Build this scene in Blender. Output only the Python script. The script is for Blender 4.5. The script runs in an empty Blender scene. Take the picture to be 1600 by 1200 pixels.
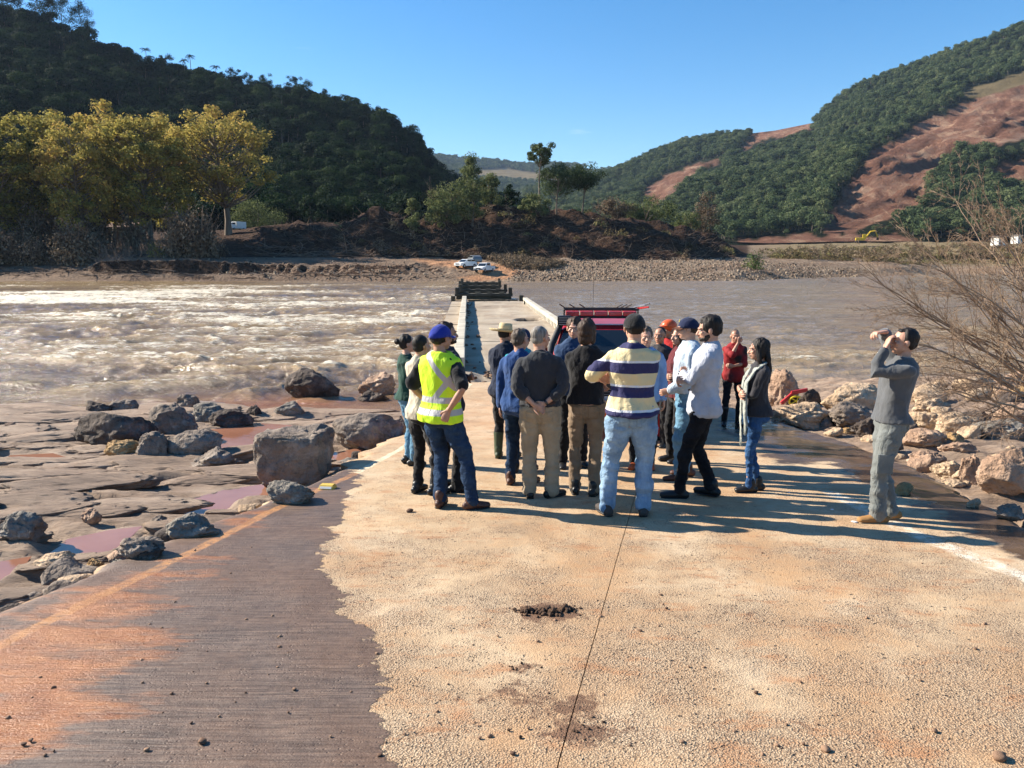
import bpy, bmesh, math, random
import numpy as np
from mathutils import Vector, Matrix, noise as mnoise
R = math.radians
S = bpy.context.scene
COL = S.collection

# ---------------------------------------------------------------- camera, sky, sun, exposure
CAMZ = 1.7
F = 1200.0                      # focal length in pixels of the 1600 px wide photograph
PITCH = math.atan(194.0 / F)
cd = bpy.data.cameras.new('camera'); cam = bpy.data.objects.new('camera', cd); COL.objects.link(cam)
cam.location = (0, 0, CAMZ); cam.rotation_euler = (math.pi/2 - PITCH, 0, 0)
cd.sensor_width = 36; cd.lens = 36 * F / 1600; cd.clip_start = 0.05; cd.clip_end = 20000
S.camera = cam
SUN_EL = 31.0
SUN_DIR = Vector((-0.948, 0.318, 0)).normalized()          # horizontal direction towards the sun
w = bpy.data.worlds.new('World'); S.world = w; w.use_nodes = True
nt = w.node_tree; nt.nodes.clear()
sky = nt.nodes.new('ShaderNodeTexSky'); sky.sky_type = 'NISHITA'; sky.sun_disc = False
sky.sun_elevation = R(SUN_EL); sky.sun_rotation = math.atan2(SUN_DIR.x, SUN_DIR.y)
sky.air_density = 1.0; sky.dust_density = 0.25; sky.ozone_density = 2.8; sky.altitude = 300
bg = nt.nodes.new('ShaderNodeBackground'); bg.inputs[1].default_value = 0.078
ow = nt.nodes.new('ShaderNodeOutputWorld')
tc = nt.nodes.new('ShaderNodeTexCoord'); mp = nt.nodes.new('ShaderNodeMapping'); mp.inputs['Scale'].default_value = (5, 5, 34)
nz = nt.nodes.new('ShaderNodeTexNoise'); nz.inputs['Scale'].default_value = 1.3; nz.inputs['Detail'].default_value = 6
rm = nt.nodes.new('ShaderNodeMapRange'); rm.inputs[1].default_value = 0.70; rm.inputs[2].default_value = 0.82; rm.inputs[4].default_value = 0.35
mx = nt.nodes.new('ShaderNodeMixRGB'); mx.inputs[2].default_value = (7.5, 7.6, 7.8, 1)
hs = nt.nodes.new('ShaderNodeHueSaturation'); hs.inputs['Saturation'].default_value = 1.36
L = nt.links.new
L(tc.outputs['Generated'], mp.inputs[0]); L(mp.outputs[0], nz.inputs['Vector']); L(nz.outputs[0], rm.inputs[0]); L(rm.outputs[0], mx.inputs[0])
L(sky.outputs[0], hs.inputs['Color']); L(hs.outputs[0], mx.inputs[1]); L(mx.outputs[0], bg.inputs[0]); L(bg.outputs[0], ow.inputs[0])
sl = bpy.data.lights.new('sun', 'SUN'); sl.energy = 5.0; sl.angle = R(0.5); sl.color = (1.0, 0.915, 0.78)
so = bpy.data.objects.new('sun', sl); COL.objects.link(so)
sd = Vector((SUN_DIR.x*math.cos(R(SUN_EL)), SUN_DIR.y*math.cos(R(SUN_EL)), math.sin(R(SUN_EL))))
so.rotation_euler = sd.to_track_quat('Z', 'Y').to_euler()
S.view_settings.view_transform = 'Standard'; S.view_settings.look = 'None'
S.view_settings.exposure = 1.3; S.view_settings.gamma = 1; S.view_settings.use_curve_mapping = False
try:
    S.cycles.max_bounces = 6; S.cycles.transparent_max_bounces = 8; S.cycles.volume_bounces = 0
    S.cycles.use_denoising = True
except Exception: pass

# ---------------------------------------------------------------- projection helpers
CP, SP = math.cos(PITCH), math.sin(PITCH)
def at(px, py, Y):                       # world point on the ray of a photograph pixel, at depth Y
    u = (px-800)/F; v = (600-py)/F
    k = Y/(CP + v*SP)
    return Vector((u*k, Y, CAMZ + (-SP + v*CP)*k))
def proj(P):                             # arrays x,y,z -> px,py
    x, y, z = P
    dz = z-CAMZ; f = y*CP - dz*SP; up = y*SP + dz*CP
    f = np.maximum(f, 1e-3)
    return 800 + F*x/f, 600 - F*up/f
def gz(y):                               # the ramp of the road
    y = np.asarray(y, float)
    return np.where(y < 12, -0.087*y, -1.044 - 0.11*(1-np.exp(-np.maximum(y-12, 0)*0.8)))
WATER = -2.0
DECK = -1.16
def hit(px, py, fn=lambda x, y: float(gz(y)), y0=2.0, y1=60.0):
    prev = y0
    y = y0
    while y < y1:
        p = at(px, py, y)
        if p.z <= fn(p.x, p.y):
            a, b = prev, y
            for _ in range(18):
                m = (a+b)/2; q = at(px, py, m)
                if q.z <= fn(q.x, q.y): b = m
                else: a = m
            return at(px, py, b)
        prev = y; y += 0.1
    return at(px, py, y1)
def hitz(px, py, z):
    v = at(px, py, 1.0); t = (z-CAMZ)/(v.z-CAMZ)
    return Vector((v.x*t, t, z))

# ---------------------------------------------------------------- noise (numpy)
def _h(ix, iy, iz, s):
    n = (ix*374761393 + iy*668265263 + iz*2147483647 + s*974634777) & 0xffffffff
    n = ((n ^ (n >> 13))*1274126177) & 0xffffffff
    n = ((n ^ (n >> 16))*2246822519) & 0xffffffff
    return ((n ^ (n >> 15)) & 0xffff)/32767.5-1
def vn(x, y, z=0.0, s=0):
    x, y, z = np.broadcast_arrays(np.asarray(x, float), np.asarray(y, float), np.asarray(z, float))
    fx, fy, fz = np.floor(x), np.floor(y), np.floor(z)
    ix, iy, iz = fx.astype(np.int64), fy.astype(np.int64), fz.astype(np.int64)
    x, y, z = x-fx, y-fy, z-fz
    x, y, z = [t*t*t*(t*(t*6-15)+10) for t in (x, y, z)]
    r = 0
    for a in (0, 1):
        for b in (0, 1):
            for c in (0, 1):
                r = r + _h(ix+a, iy+b, iz+c, s)*(x if a else 1-x)*(y if b else 1-y)*(z if c else 1-z)
    return r
def fbm(x, y, z=0.0, o=4, s=0, g=0.5, l=2.03):
    r = 0; a = 1; f = 1
    for k in range(o):
        r = r + a*vn(np.asarray(x)*f+k*7.3, np.asarray(y)*f-k*3.1, np.asarray(z)*f, s+k); a *= g; f *= l
    return r
def ridged(x, y, z=0.0, o=4, s=0):
    r = 0; a = 1; f = 1
    for k in range(o):
        r = r + a*(1-2*np.abs(vn(np.asarray(x)*f+k*5.3, np.asarray(y)*f, np.asarray(z)*f, s+k))); a *= .5; f *= 2.07
    return r
def sstep(a, b, x):
    t = np.clip((np.asarray(x, float)-a)/(b-a), 0, 1); return t*t*(3-2*t)
def segdist(px, py, poly, closed=False):
    poly = [tuple(p[:2]) for p in poly]; n = len(poly); d = np.full(np.shape(px), 1e9)
    for i in range(n if closed else n-1):
        a = poly[i]; b = poly[(i+1) % n]; ex, ey = b[0]-a[0], b[1]-a[1]
        t = np.clip(((px-a[0])*ex+(py-a[1])*ey)/(ex*ex+ey*ey+1e-12), 0, 1)
        d = np.minimum(d, np.hypot(px-a[0]-t*ex, py-a[1]-t*ey))
    return d
def inside(px, py, poly):
    r = np.zeros(np.shape(px), bool); n = len(poly)
    for i in range(n):
        x1, y1 = poly[i][:2]; x2, y2 = poly[(i+1) % n][:2]
        if y1 == y2: continue
        r ^= ((y1 > py) != (y2 > py)) & (px < (x2-x1)*(py-y1)/(y2-y1)+x1)
    return r
def sdist(px, py, poly):                 # + inside
    d = segdist(px, py, poly, True); return np.where(inside(px, py, poly), d, -d)

# ---------------------------------------------------------------- mesh helpers
def mesh(name, V, Fc, mats=(), mi=None, smooth=True, attrs=None):
    me = bpy.data.meshes.new(name)
    V = np.asarray(V, np.float32).reshape(-1, 3)
    if isinstance(Fc, np.ndarray) and Fc.ndim == 2:
        n, k = Fc.shape
        me.vertices.add(len(V)); me.vertices.foreach_set('co', V.ravel())
        me.loops.add(n*k); me.loops.foreach_set('vertex_index', Fc.astype(np.int32).ravel())
        me.polygons.add(n); me.polygons.foreach_set('loop_start', np.arange(0, n*k, k, dtype=np.int32))
        me.polygons.foreach_set('loop_total', np.full(n, k, np.int32))
        me.update(calc_edges=True)
    else:
        me.from_pydata(V.tolist(), [], [tuple(f) for f in Fc])
    if not isinstance(mats, (list, tuple)): mats = [mats]
    for m in mats: me.materials.append(m)
    if mi is not None: me.polygons.foreach_set('material_index', np.asarray(mi, np.int32))
    if smooth: me.polygons.foreach_set('use_smooth', np.ones(len(me.polygons), bool))
    for k, a in (attrs or {}).items():
        at_ = me.attributes.new(k, 'FLOAT', 'POINT'); at_.data.foreach_set('value', np.asarray(a, np.float32).ravel())
    me.update()
    return me
def link(name, data, parent=None, loc=None, rot=None, scale=None):
    o = bpy.data.objects.new(name, data); COL.objects.link(o)
    if parent is not None: o.parent = parent
    if loc is not None: o.location = loc
    if rot is not None: o.rotation_euler = rot
    if scale is not None: o.scale = scale
    return o
def tag(o, label=None, cat=None, group=None, kind=None):
    if label: o['label'] = label
    if cat: o['category'] = cat
    if group: o['group'] = group
    if kind: o['kind'] = kind
    return o
def empty(name, loc=(0, 0, 0), rz=0):
    return link(name, None, loc=loc, rot=(0, 0, rz))
def grid_faces(nr, nc):
    i = np.arange(nr-1)[:, None]*nc + np.arange(nc-1)[None, :]
    return np.stack([i, i+1, i+nc+1, i+nc], -1).reshape(-1, 4)
def skirted(V, drop):
    """grid V plus a vertical skirt of its own vertices along the border"""
    nr, nc = V.shape[:2]; F1 = grid_faces(nr, nc); idx = np.arange(nr*nc).reshape(nr, nc)
    loop = np.concatenate([idx[0, :-1], idx[:-1, -1], idx[-1, :0:-1], idx[:0:-1, 0]]); P = V.reshape(-1, 3); n = len(P); m = len(loop)
    top = P[loop]; bot = top-np.array([0, 0, drop]); k = np.arange(m); k2 = (k+1) % m
    F2 = np.stack([n+k, n+m+k, n+m+k2, n+k2], 1); return np.concatenate([P, top, bot]), np.concatenate([F1, F2]), loop
class MB:                                 # collects simple closed shapes into ONE mesh
    def __init__(s): s.v = []; s.f = []; s.n = 0; s.m = []
    def add(s, V, Fs, mi=0):
        V = [tuple(v) for v in V]; s.v += V; s.f += [tuple(i+s.n for i in f) for f in Fs]; s.m += [mi]*len(Fs); s.n += len(V); return s
    def box(s, c, d, rot=None, mi=0, taper=(1, 1)):
        hx, hy, hz = d[0]/2, d[1]/2, d[2]/2; V = []
        for z in (-1, 1):
            k = taper if z > 0 else (1, 1)
            for x, y in ((-1, -1), (1, -1), (1, 1), (-1, 1)): V.append(Vector((x*hx*k[0], y*hy*k[1], z*hz)))
        if rot is not None: V = [rot @ v for v in V]
        V = [v+Vector(c) for v in V]
        return s.add(V, [(3, 2, 1, 0), (4, 5, 6, 7), (0, 1, 5, 4), (1, 2, 6, 5), (2, 3, 7, 6), (3, 0, 4, 7)], mi)
    def tube(s, pts, rad, seg=8, mi=0, flat=None):
        V, Fs = tube(pts, rad, seg, flat); return s.add(V, Fs, mi)
    def cyl(s, a, b, r, seg=16, mi=0, r2=None):
        a, b = Vector(a), Vector(b); d = (b-a).normalized(); u = d.orthogonal().normalized(); v = d.cross(u); r2 = r if r2 is None else r2
        V = [a+(u*math.cos(t)+v*math.sin(t))*r for t in [2*math.pi*i/seg for i in range(seg)]]
        V += [b+(u*math.cos(t)+v*math.sin(t))*r2 for t in [2*math.pi*i/seg for i in range(seg)]]
        Fs = [(i, (i+1) % seg, seg+(i+1) % seg, seg+i) for i in range(seg)] + [tuple(range(seg-1, -1, -1)), tuple(range(seg, 2*seg))]
        return s.add(V, Fs, mi)
    def ell(s, c, r, M=None, mi=0, nu=14, nv=9):
        V, Fs = ellipsoid(c, r, M, nu, nv); return s.add(V, Fs, mi)
    def prism(s, poly, a0, a1, axis=0, mi=0):   # polygon in the two other axes, extruded along axis
        V = []
        for a in (a0, a1):
            for p in poly:
                q = [p[0], p[1]]; q.insert(axis, a); V.append(tuple(q))
        n = len(poly)
        return s.add(V, [tuple(range(n-1, -1, -1)), tuple(range(n, 2*n))]+[(i, (i+1) % n, n+(i+1) % n, n+i) for i in range(n)], mi)
    def build(s, name, mats, parent=None, smooth=False, bevel=0, fixn=True):
        me = mesh(name, s.v, s.f, mats, s.m, smooth)
        bm = bmesh.new(); bm.from_mesh(me)
        bmesh.ops.recalc_face_normals(bm, faces=bm.faces)
        if bevel: bmesh.ops.bevel(bm, geom=list(bm.edges), offset=bevel, segments=2, affect='EDGES', profile=.6, clamp_overlap=True)
        bm.to_mesh(me); bm.free()
        return link(name, me, parent)
def tube(pts, rad, seg=10, side=None, caps=True):
    """closed tube with rounded ends; rad = list of r or (a,b): a along the side vector, b across it"""
    P = [Vector(p) for p in pts]; n = len(P)
    if not isinstance(rad, (list, tuple)): rad = [rad]*n
    rad = [(r, r) if not isinstance(r, (tuple, list)) else r for r in rad]
    T = []
    for i in range(n):
        t = (P[min(i+1, n-1)]-P[max(i-1, 0)])
        T.append(t.normalized() if t.length > 1e-9 else Vector((0, 0, 1)))
    if side is None:
        side = T[0].orthogonal().normalized()
    side = Vector(side)
    rings = []
    def ring(c, t, a, b):
        nonlocal side
        s_ = side - t*side.dot(t)
        if s_.length < 1e-5: s_ = t.orthogonal()
        s_.normalize(); side = s_; o = t.cross(s_)
        rings.append([c + s_*a*math.cos(2*math.pi*k/seg) + o*b*math.sin(2*math.pi*k/seg) for k in range(seg)])
    a, b = rad[0]
    if caps:
        m = min(a, b)
        ring(P[0]-T[0]*m*.85, T[0], a*.45, b*.45); ring(P[0]-T[0]*m*.45, T[0], a*.85, b*.85)
    for i in range(n): ring(P[i], T[i], *rad[i])
    a, b = rad[-1]
    if caps:
        m = min(a, b)
        ring(P[-1]+T[-1]*m*.45, T[-1], a*.85, b*.85); ring(P[-1]+T[-1]*m*.85, T[-1], a*.45, b*.45)
    V = [v for r in rings for v in r]; Fs = []
    for i in range(len(rings)-1):
        for k in range(seg):
            k2 = (k+1) % seg; Fs.append((i*seg+k, i*seg+k2, (i+1)*seg+k2, (i+1)*seg+k))
    Fs.append(tuple(range(seg-1, -1, -1))); q = (len(rings)-1)*seg; Fs.append(tuple(range(q, q+seg)))
    return V, Fs
def ellipsoid(c, r, M=None, nu=14, nv=9):
    V = []; c = Vector(c)
    for j in range(1, nv):
        a = math.pi*j/nv
        for i in range(nu):
            b = 2*math.pi*i/nu
            v = Vector((r[0]*math.sin(a)*math.cos(b), r[1]*math.sin(a)*math.sin(b), r[2]*math.cos(a)))
            V.append(c+(M @ v if M is not None else v))
    t = Vector((0, 0, r[2])); V.append(c+(M @ t if M is not None else t)); V.append(c-(M @ t if M is not None else t))
    Fs = []
    for j in range(nv-2):
        for i in range(nu):
            i2 = (i+1) % nu; Fs.append((j*nu+i, (j+1)*nu+i, (j+1)*nu+i2, j*nu+i2))
    N = nu*(nv-1)
    for i in range(nu):
        i2 = (i+1) % nu; Fs.append((N, i, i2)); Fs.append((N+1, (nv-2)*nu+i2, (nv-2)*nu+i))
    return V, Fs

# ---------------------------------------------------------------- materials
def newmat(name):
    m = bpy.data.materials.new(name); m.use_nodes = True; nt = m.node_tree; nt.nodes.clear()
    b = nt.nodes.new('ShaderNodeBsdfPrincipled'); o = nt.nodes.new('ShaderNodeOutputMaterial'); nt.links.new(b.outputs[0], o.inputs[0])
    return m, nt, b, o
class G:                                  # tiny node-graph helper
    def __init__(s, nt): s.nt = nt
    def n(s, t, **k):
        x = s.nt.nodes.new('ShaderNode'+t)
        for a, b in k.items(): setattr(x, a, b)
        return x
    def l(s, a, b): s.nt.links.new(a, b)
    def setin(s, sock, v):
        if hasattr(v, 'is_output') or isinstance(v, bpy.types.NodeSocket): s.l(v, sock)
        elif isinstance(v, (tuple, list)) and len(v) == 3 and sock.type == 'RGBA': sock.default_value = (*v, 1)
        else: sock.default_value = v
    def math(s, op, a, b=0.0, c=None, clamp=False):
        x = s.n('Math', operation=op, use_clamp=clamp); s.setin(x.inputs[0], a); s.setin(x.inputs[1], b)
        if c is not None: s.setin(x.inputs[2], c)
        return x.outputs[0]
    def mix(s, f, a, b, mode='MIX'):
        x = s.n('MixRGB', blend_type=mode); s.setin(x.inputs[0], f); s.setin(x.inputs[1], a); s.setin(x.inputs[2], b); return x.outputs[0]
    def rng(s, v, a, b, c=0.0, d=1.0, smooth=False):
        x = s.n('MapRange', clamp=True)
        if smooth: x.interpolation_type = 'SMOOTHSTEP'
        s.setin(x.inputs[0], v)
        for i, q in zip((1, 2, 3, 4), (a, b, c, d)): x.inputs[i].default_value = q
        return x.outputs[0]
    def coord(s, kind='Object', scale=(1, 1, 1), rot=(0, 0, 0)):
        if kind == 'Position': o = s.n('NewGeometry').outputs['Position']
        else: o = s.n('TexCoord').outputs[kind]
        m = s.n('Mapping'); m.inputs['Scale'].default_value = scale; m.inputs['Rotation'].default_value = rot; s.l(o, m.inputs[0]); return m.outputs[0]
    def noise(s, co, scale=5, detail=4, rough=.55, dist=0.0):
        x = s.n('TexNoise'); s.l(co, x.inputs['Vector']); x.inputs['Scale'].default_value = scale; x.inputs['Detail'].default_value = detail
        x.inputs['Roughness'].default_value = rough; x.inputs['Distortion'].default_value = dist; return x.outputs[0]
    def vor(s, co, scale=5, feature='F1', out=0, rand=1.0):
        x = s.n('TexVoronoi', feature=feature); s.l(co, x.inputs['Vector']); x.inputs['Scale'].default_value = scale; x.inputs['Randomness'].default_value = rand; return x.outputs[out]
    def ramp(s, v, stops):
        x = s.n('ValToRGB'); s.l(v, x.inputs[0]); e = x.color_ramp.elements
        while len(e) < len(stops): e.new(.5)
        for i, (p, c) in enumerate(stops): e[i].position = p; e[i].color = (*c, 1) if len(c) == 3 else c
        return x.outputs[0]
    def bump(s, h, strength=.5, dist=.02, prev=None):
        x = s.n('Bump'); s.l(h, x.inputs['Height']); x.inputs['Strength'].default_value = strength; x.inputs['Distance'].default_value = dist
        if prev is not None: s.l(prev, x.inputs['Normal'])
        return x.outputs[0]
    def attr(s, name): x = s.n('Attribute'); x.attribute_name = name; return x.outputs['Fac']
def M(name, stops, scale=4, detail=5, stretch=(1, 1, 1), rough=.85, bump=.0, bscale=20, bdist=.02, spec=.3, metal=0, island=0, objrand=0, rot=(0, 0, 0), kind='Object', sheen=0, patch=0):
    m, nt, b, o = newmat(name); g = G(nt)
    if not isinstance(stops[0], (tuple, list)): stops = [(0.3, tuple(c*.88 for c in stops)), (.7, tuple(min(1, c*1.1) for c in stops))]
    co = g.coord(kind, stretch, rot); v = g.noise(co, scale, detail)
    if island: v = g.math('ADD', v, g.math('MULTIPLY', g.math('SUBTRACT', g.n('NewGeometry').outputs['Random Per Island'], .5), island))
    if objrand: v = g.math('ADD', v, g.math('MULTIPLY', g.math('SUBTRACT', g.n('ObjectInfo').outputs['Random'], .5), objrand))
    b.inputs['Base Color'].default_value = (*stops[0][1], 1)
    cc = g.ramp(v, stops)
    if patch:                             # mineral speckle, pale crusts and dark pits of natural stone
        cc = g.mix(g.rng(g.noise(co, 9, 8, .75), .50, .68, 0, .6), cc, tuple(x*.30 for x in stops[0][1]))
        cc = g.mix(g.rng(g.noise(co, 3.3, 8, .7, .5), .54, .66, 0, .6), cc, tuple(min(1, x*1.25+.03) for x in stops[-1][1]))
    g.l(cc, b.inputs['Base Color'])
    b.inputs['Roughness'].default_value = rough; b.inputs['Specular IOR Level'].default_value = spec; b.inputs['Metallic'].default_value = metal
    if sheen: b.inputs['Sheen Weight'].default_value = sheen
    if bump: g.l(g.bump(g.noise(co, bscale, 6, .6), bump, bdist), b.inputs['Normal'])
    return m
def leafmat(name, stops, island=.5, objrand=.25, trans=.35, scale=.15):
    m, nt, b, o = newmat(name); g = G(nt)
    v = g.noise(g.coord('Object'), scale, 3)
    v = g.math('ADD', v, g.math('MULTIPLY', g.math('SUBTRACT', g.n('NewGeometry').outputs['Random Per Island'], .5), island))
    v = g.math('ADD', v, g.math('MULTIPLY', g.math('SUBTRACT', g.n('ObjectInfo').outputs['Random'], .5), objrand))
    v = g.math('ADD', v, g.math('MULTIPLY', g.math('SUBTRACT', g.noise(g.coord('Position'), .022, 5, .6), .5), .7))
    c = g.ramp(v, stops); g.l(c, b.inputs['Base Color']); b.inputs['Roughness'].default_value = .8; b.inputs['Specular IOR Level'].default_value = .08
    t = g.n('BsdfTranslucent'); g.l(c, t.inputs[0]); ms = g.n('MixShader'); ms.inputs[0].default_value = trans
    g.l(b.outputs[0], ms.inputs[1]); g.l(t.outputs[0], ms.inputs[2]); g.l(ms.outputs[0], o.inputs[0])
    return m
# ================================================================ THE ROAD
def roadpt(px, py): return hit(px, py)
LE = [(-330, 1080), (-120, 1002), (0, 950), (70, 917), (187, 872), (285, 828), (350, 805), (412, 783), (531, 730), (585, 696), (630, 673), (690, 632), (712, 600)]
LEW = [roadpt(*p) for p in LE]
RE = [(1900, 960), (1700, 865), (1600, 815), (1520, 775), (1420, 725), (1330, 690), (1225, 660), (1150, 637), (1020, 618), (872, 600)]
REW = [roadpt(*p) for p in RE]
lx = lambda y: np.interp(y, [p.y for p in LEW], [p.x for p in LEW])
rx = lambda y: np.interp(y, [p.y for p in REW], [p.x for p in REW])
YN, YF = -1.5, 17.9
_ly = [YN]+[p.y for p in LEW]; _lx = [-6.5]+[p.x for p in LEW]
_ry = [YN]+[p.y for p in REW]; _rx = [7.5]+[p.x for p in REW]
_o = np.argsort(_ly); _ly = list(np.array(_ly)[_o]); _lx = list(np.array(_lx)[_o])
_o = np.argsort(_ry); _ry = list(np.array(_ry)[_o]); _rx = list(np.array(_rx)[_o])
def xleft(y): return np.interp(y, _ly, _lx)
def xright(y): return np.interp(y, _ry, _rx)
j0, j1 = roadpt(870, 1200), roadpt(985, 800)
def xjoint(y): return j0.x + (np.asarray(y)-j0.y)*(j1.x-j0.x)/(j1.y-j0.y) - 0.003*np.maximum(np.asarray(y)-8, 0)**2
t0_, t1_ = roadpt(0, 968), roadpt(888, 1106)
def ytrans(x): return t0_.y + (x-t0_.x)*(t1_.y-t0_.y)/(t1_.x-t0_.x) + .012*np.sin(x*4)

WET = [(-400, 1010), (0, 948), (285, 827), (412, 782), (535, 730), (560, 742), (548, 770), (541, 800), (508, 845), (500, 880), (530, 930), (556, 975), (592, 1003), (562, 1040), (602, 1078), (592, 1112), (618, 1150), (640, 1200), (660, 1300), (650, 1500), (-900, 1500)]
WETW = [tuple(roadpt(x, y)[:2]) if y < 1350 else None for x, y in WET]
WETW = [p for p in WETW if p]; WETW += [(-.5, 1.0), (-.5, -1.4), (-7, -1.4)]
MUD = [(-400, 1010), (0, 945), (285, 825), (425, 778), (500, 760), (470, 790), (400, 830), (330, 880), (280, 960), (240, 1060), (180, 1140), (60, 1230), (-300, 1300)]
MUDW = [tuple(roadpt(x, y)[:2]) for x, y in MUD]
WR = [(1150, 636), (1225, 658), (1330, 688), (1420, 722), (1520, 772), (1640, 835), (1640, 880), (1560, 862), (1480, 820), (1430, 780), (1345, 752), (1290, 722), (1210, 725), (1185, 700), (1120, 670)]
WRW = [tuple(roadpt(x, y)[:2]) for x, y in WR]
LINE = [(-60, 1040), (60, 978), (200, 910), (300, 862), (350, 837), (420, 800), (500, 764), (545, 745), (627, 701), (690, 645), (735, 600)]
LINEW = [tuple(roadpt(x, y)[:2]) for x, y in LINE]
RLINE = [(1900, 1025), (1600, 901), (1500, 862), (1420, 830), (1370, 805), (1300, 770)]
RLINEW = [tuple(roadpt(x, y)[:2]) for x, y in RLINE]
STAINS = [((858, 956), .26, 1.0), ((815, 1042), .1, .8), ((800, 1088), .28, .55), ((890, 1105), .25, .7), ((600, 880), .45, .35), ((560, 990), .12, .5), ((905, 1140), .22, .8), ((730, 1085), .2, .4), ((1160, 960), .3, .4), ((1180, 985), .25, .35), ((1130, 900), .4, .3), ((700, 740), .8, .35), ((1250, 1130), .12, .7), ((1210, 1080), .3, .3)]
STW = [(roadpt(*p), r, a) for p, r, a in STAINS]

m_road, nt_, b_, o_ = newmat('weathered_concrete'); g = G(nt_)
co = g.coord('Position'); 
sp = nt_.nodes.new('ShaderNodeSeparateXYZ'); g.l(co, sp.inputs[0]); ypos = sp.outputs[1]
wet = g.attr('wet'); mud = g.attr('mud'); wr = g.attr('wetr')
edge = g.math('ADD', g.math('MULTIPLY', g.math('SUBTRACT', g.noise(co, 7, 8, .65), .5), .30), g.math('MULTIPLY', g.math('SUBTRACT', g.noise(g.coord('Position', (1, 1.8, 1)), 2.0, 6, .6), .5), .55))
wetm = g.rng(g.math('ADD', wet, edge), -.012, .012)
wrm = g.rng(g.math('ADD', wr, g.math('MULTIPLY', edge, 1.5)), -.06, .08)
n1 = g.noise(co, .9, 6, .6); n2 = g.noise(co, 6, 6, .65); nf = g.noise(co, 60, 3, .6)
pebs = g.vor(co, 105, 'F1', 0); pebc = g.vor(co, 105, 'F1', 1); pits = g.vor(co, 38, 'F1', 0); pebd = g.vor(co, 150, 'F1', 0)
dry = g.ramp(n1, [(.3, (.40, .27, .155)), (.5, (.55, .405, .25)), (.72, (.63, .49, .33))])
ora = g.ramp(n2, [(.35, (.42, .225, .095)), (.7, (.56, .36, .19))])
dry = g.mix(g.rng(g.math('ADD', g.noise(co, 1.6, 7, .7), g.math('MULTIPLY', g.attr('band'), .25)), .50, .68, 0, .75), dry, ora)
# exposed aggregate: pale pebbles in darker mortar, strongest near the camera where the skin has worn off
worn = g.rng(g.math('ADD', g.noise(co, 1.5, 8, .7), g.rng(ypos, 2.5, 7.5, .14, -.08)), .44, .62, .12, .95)
pebv = g.mix(.42, dry, g.ramp(pebc, [(.0, (.30, .22, .15)), (.35, (.44, .32, .20)), (.7, (.68, .53, .36)), (1, (.26, .19, .15))]))
mort = g.rng(pebs, .30, .62)
ag = g.mix(g.math('MULTIPLY', mort, .85), pebv, (.16, .095, .055))
dry2 = g.mix(worn, g.mix(g.math('MULTIPLY', mort, .16), dry, (.34, .23, .14)), ag)
hole = g.math('MULTIPLY', g.rng(pits, .13, .26, 1, 0), g.rng(g.noise(co, 3.0, 6, .75), .44, .58))
dry2 = g.mix(g.math('MULTIPLY', hole, .85), dry2, (.085, .055, .035))
dry2 = g.mix(g.rng(nf, .35, .7, 0, .22), dry2, (.30, .2, .12))
reds = g.rng(g.noise(g.coord('Position', (1, 2.0, 1)), 2.6, 9, .78), .53, .66, 0, .8)
hole2 = g.math('MULTIPLY', g.rng(g.vor(g.coord('Position', (1, 1.25, 1)), 15, 'F1', 0), .09, .19, 1, 0), g.rng(g.noise(co, 5.5, 5, .7), .50, .60))
dry2 = g.mix(g.math('MULTIPLY', hole2, .8), dry2, (.07, .045, .03))
dry2 = g.mix(g.rng(g.noise(co, 1.25, 8, .72, .6), .50, .66, 0, .42), dry2, (.43, .245, .115))
dry2 = g.mix(reds, dry2, (.36, .17, .075))
dry2 = g.mix(g.rng(g.math('ADD', g.attr('stain'), g.math('MULTIPLY', g.math('SUBTRACT', g.noise(co, 9, 8, .75), .5), 2.3)), .46, .66, 0, .9), dry2, (.13, .065, .035))
# wet concrete: dark film with fine transverse tining, orange mud in streaks
tin = g.noise(g.coord('Position', (1.3, 34, 1), (0, 0, R(7))), 2.2, 5, .7)
wcol = g.ramp(tin, [(.36, (.055, .035, .026)), (.50, (.125, .084, .064)), (.62, (.20, .135, .098))])
wcol = g.mix(g.rng(g.noise(co, 1.4, 6, .65), .38, .68, 0, .55), wcol, (.165, .085, .045))
wcol = g.mix(g.rng(g.noise(co, 22, 6, .7), .52, .7, 0, .6), wcol, (.05, .03, .022))
mudm = g.rng(g.math('ADD', mud, g.math('MULTIPLY', g.math('SUBTRACT', g.noise(g.coord('Position', (.8, 2.6, 1), (0, 0, R(-6))), 1.6, 8, .65), .5), 2.8)), .18, .55)
mcol = g.ramp(g.noise(g.coord('Position', (1, 2.5, 1)), 5, 7, .7), [(.3, (.26, .085, .03)), (.55, (.42, .165, .06)), (.75, (.54, .25, .105))])
wcol = g.mix(g.math('MULTIPLY', mudm, .9), wcol, mcol)
col = g.mix(wetm, dry2, wcol)
wrc = g.ramp(g.noise(co, 3.2, 7, .7), [(.35, (.05, .034, .025)), (.7, (.15, .095, .06))])
col = g.mix(wrm, col, wrc)
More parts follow.
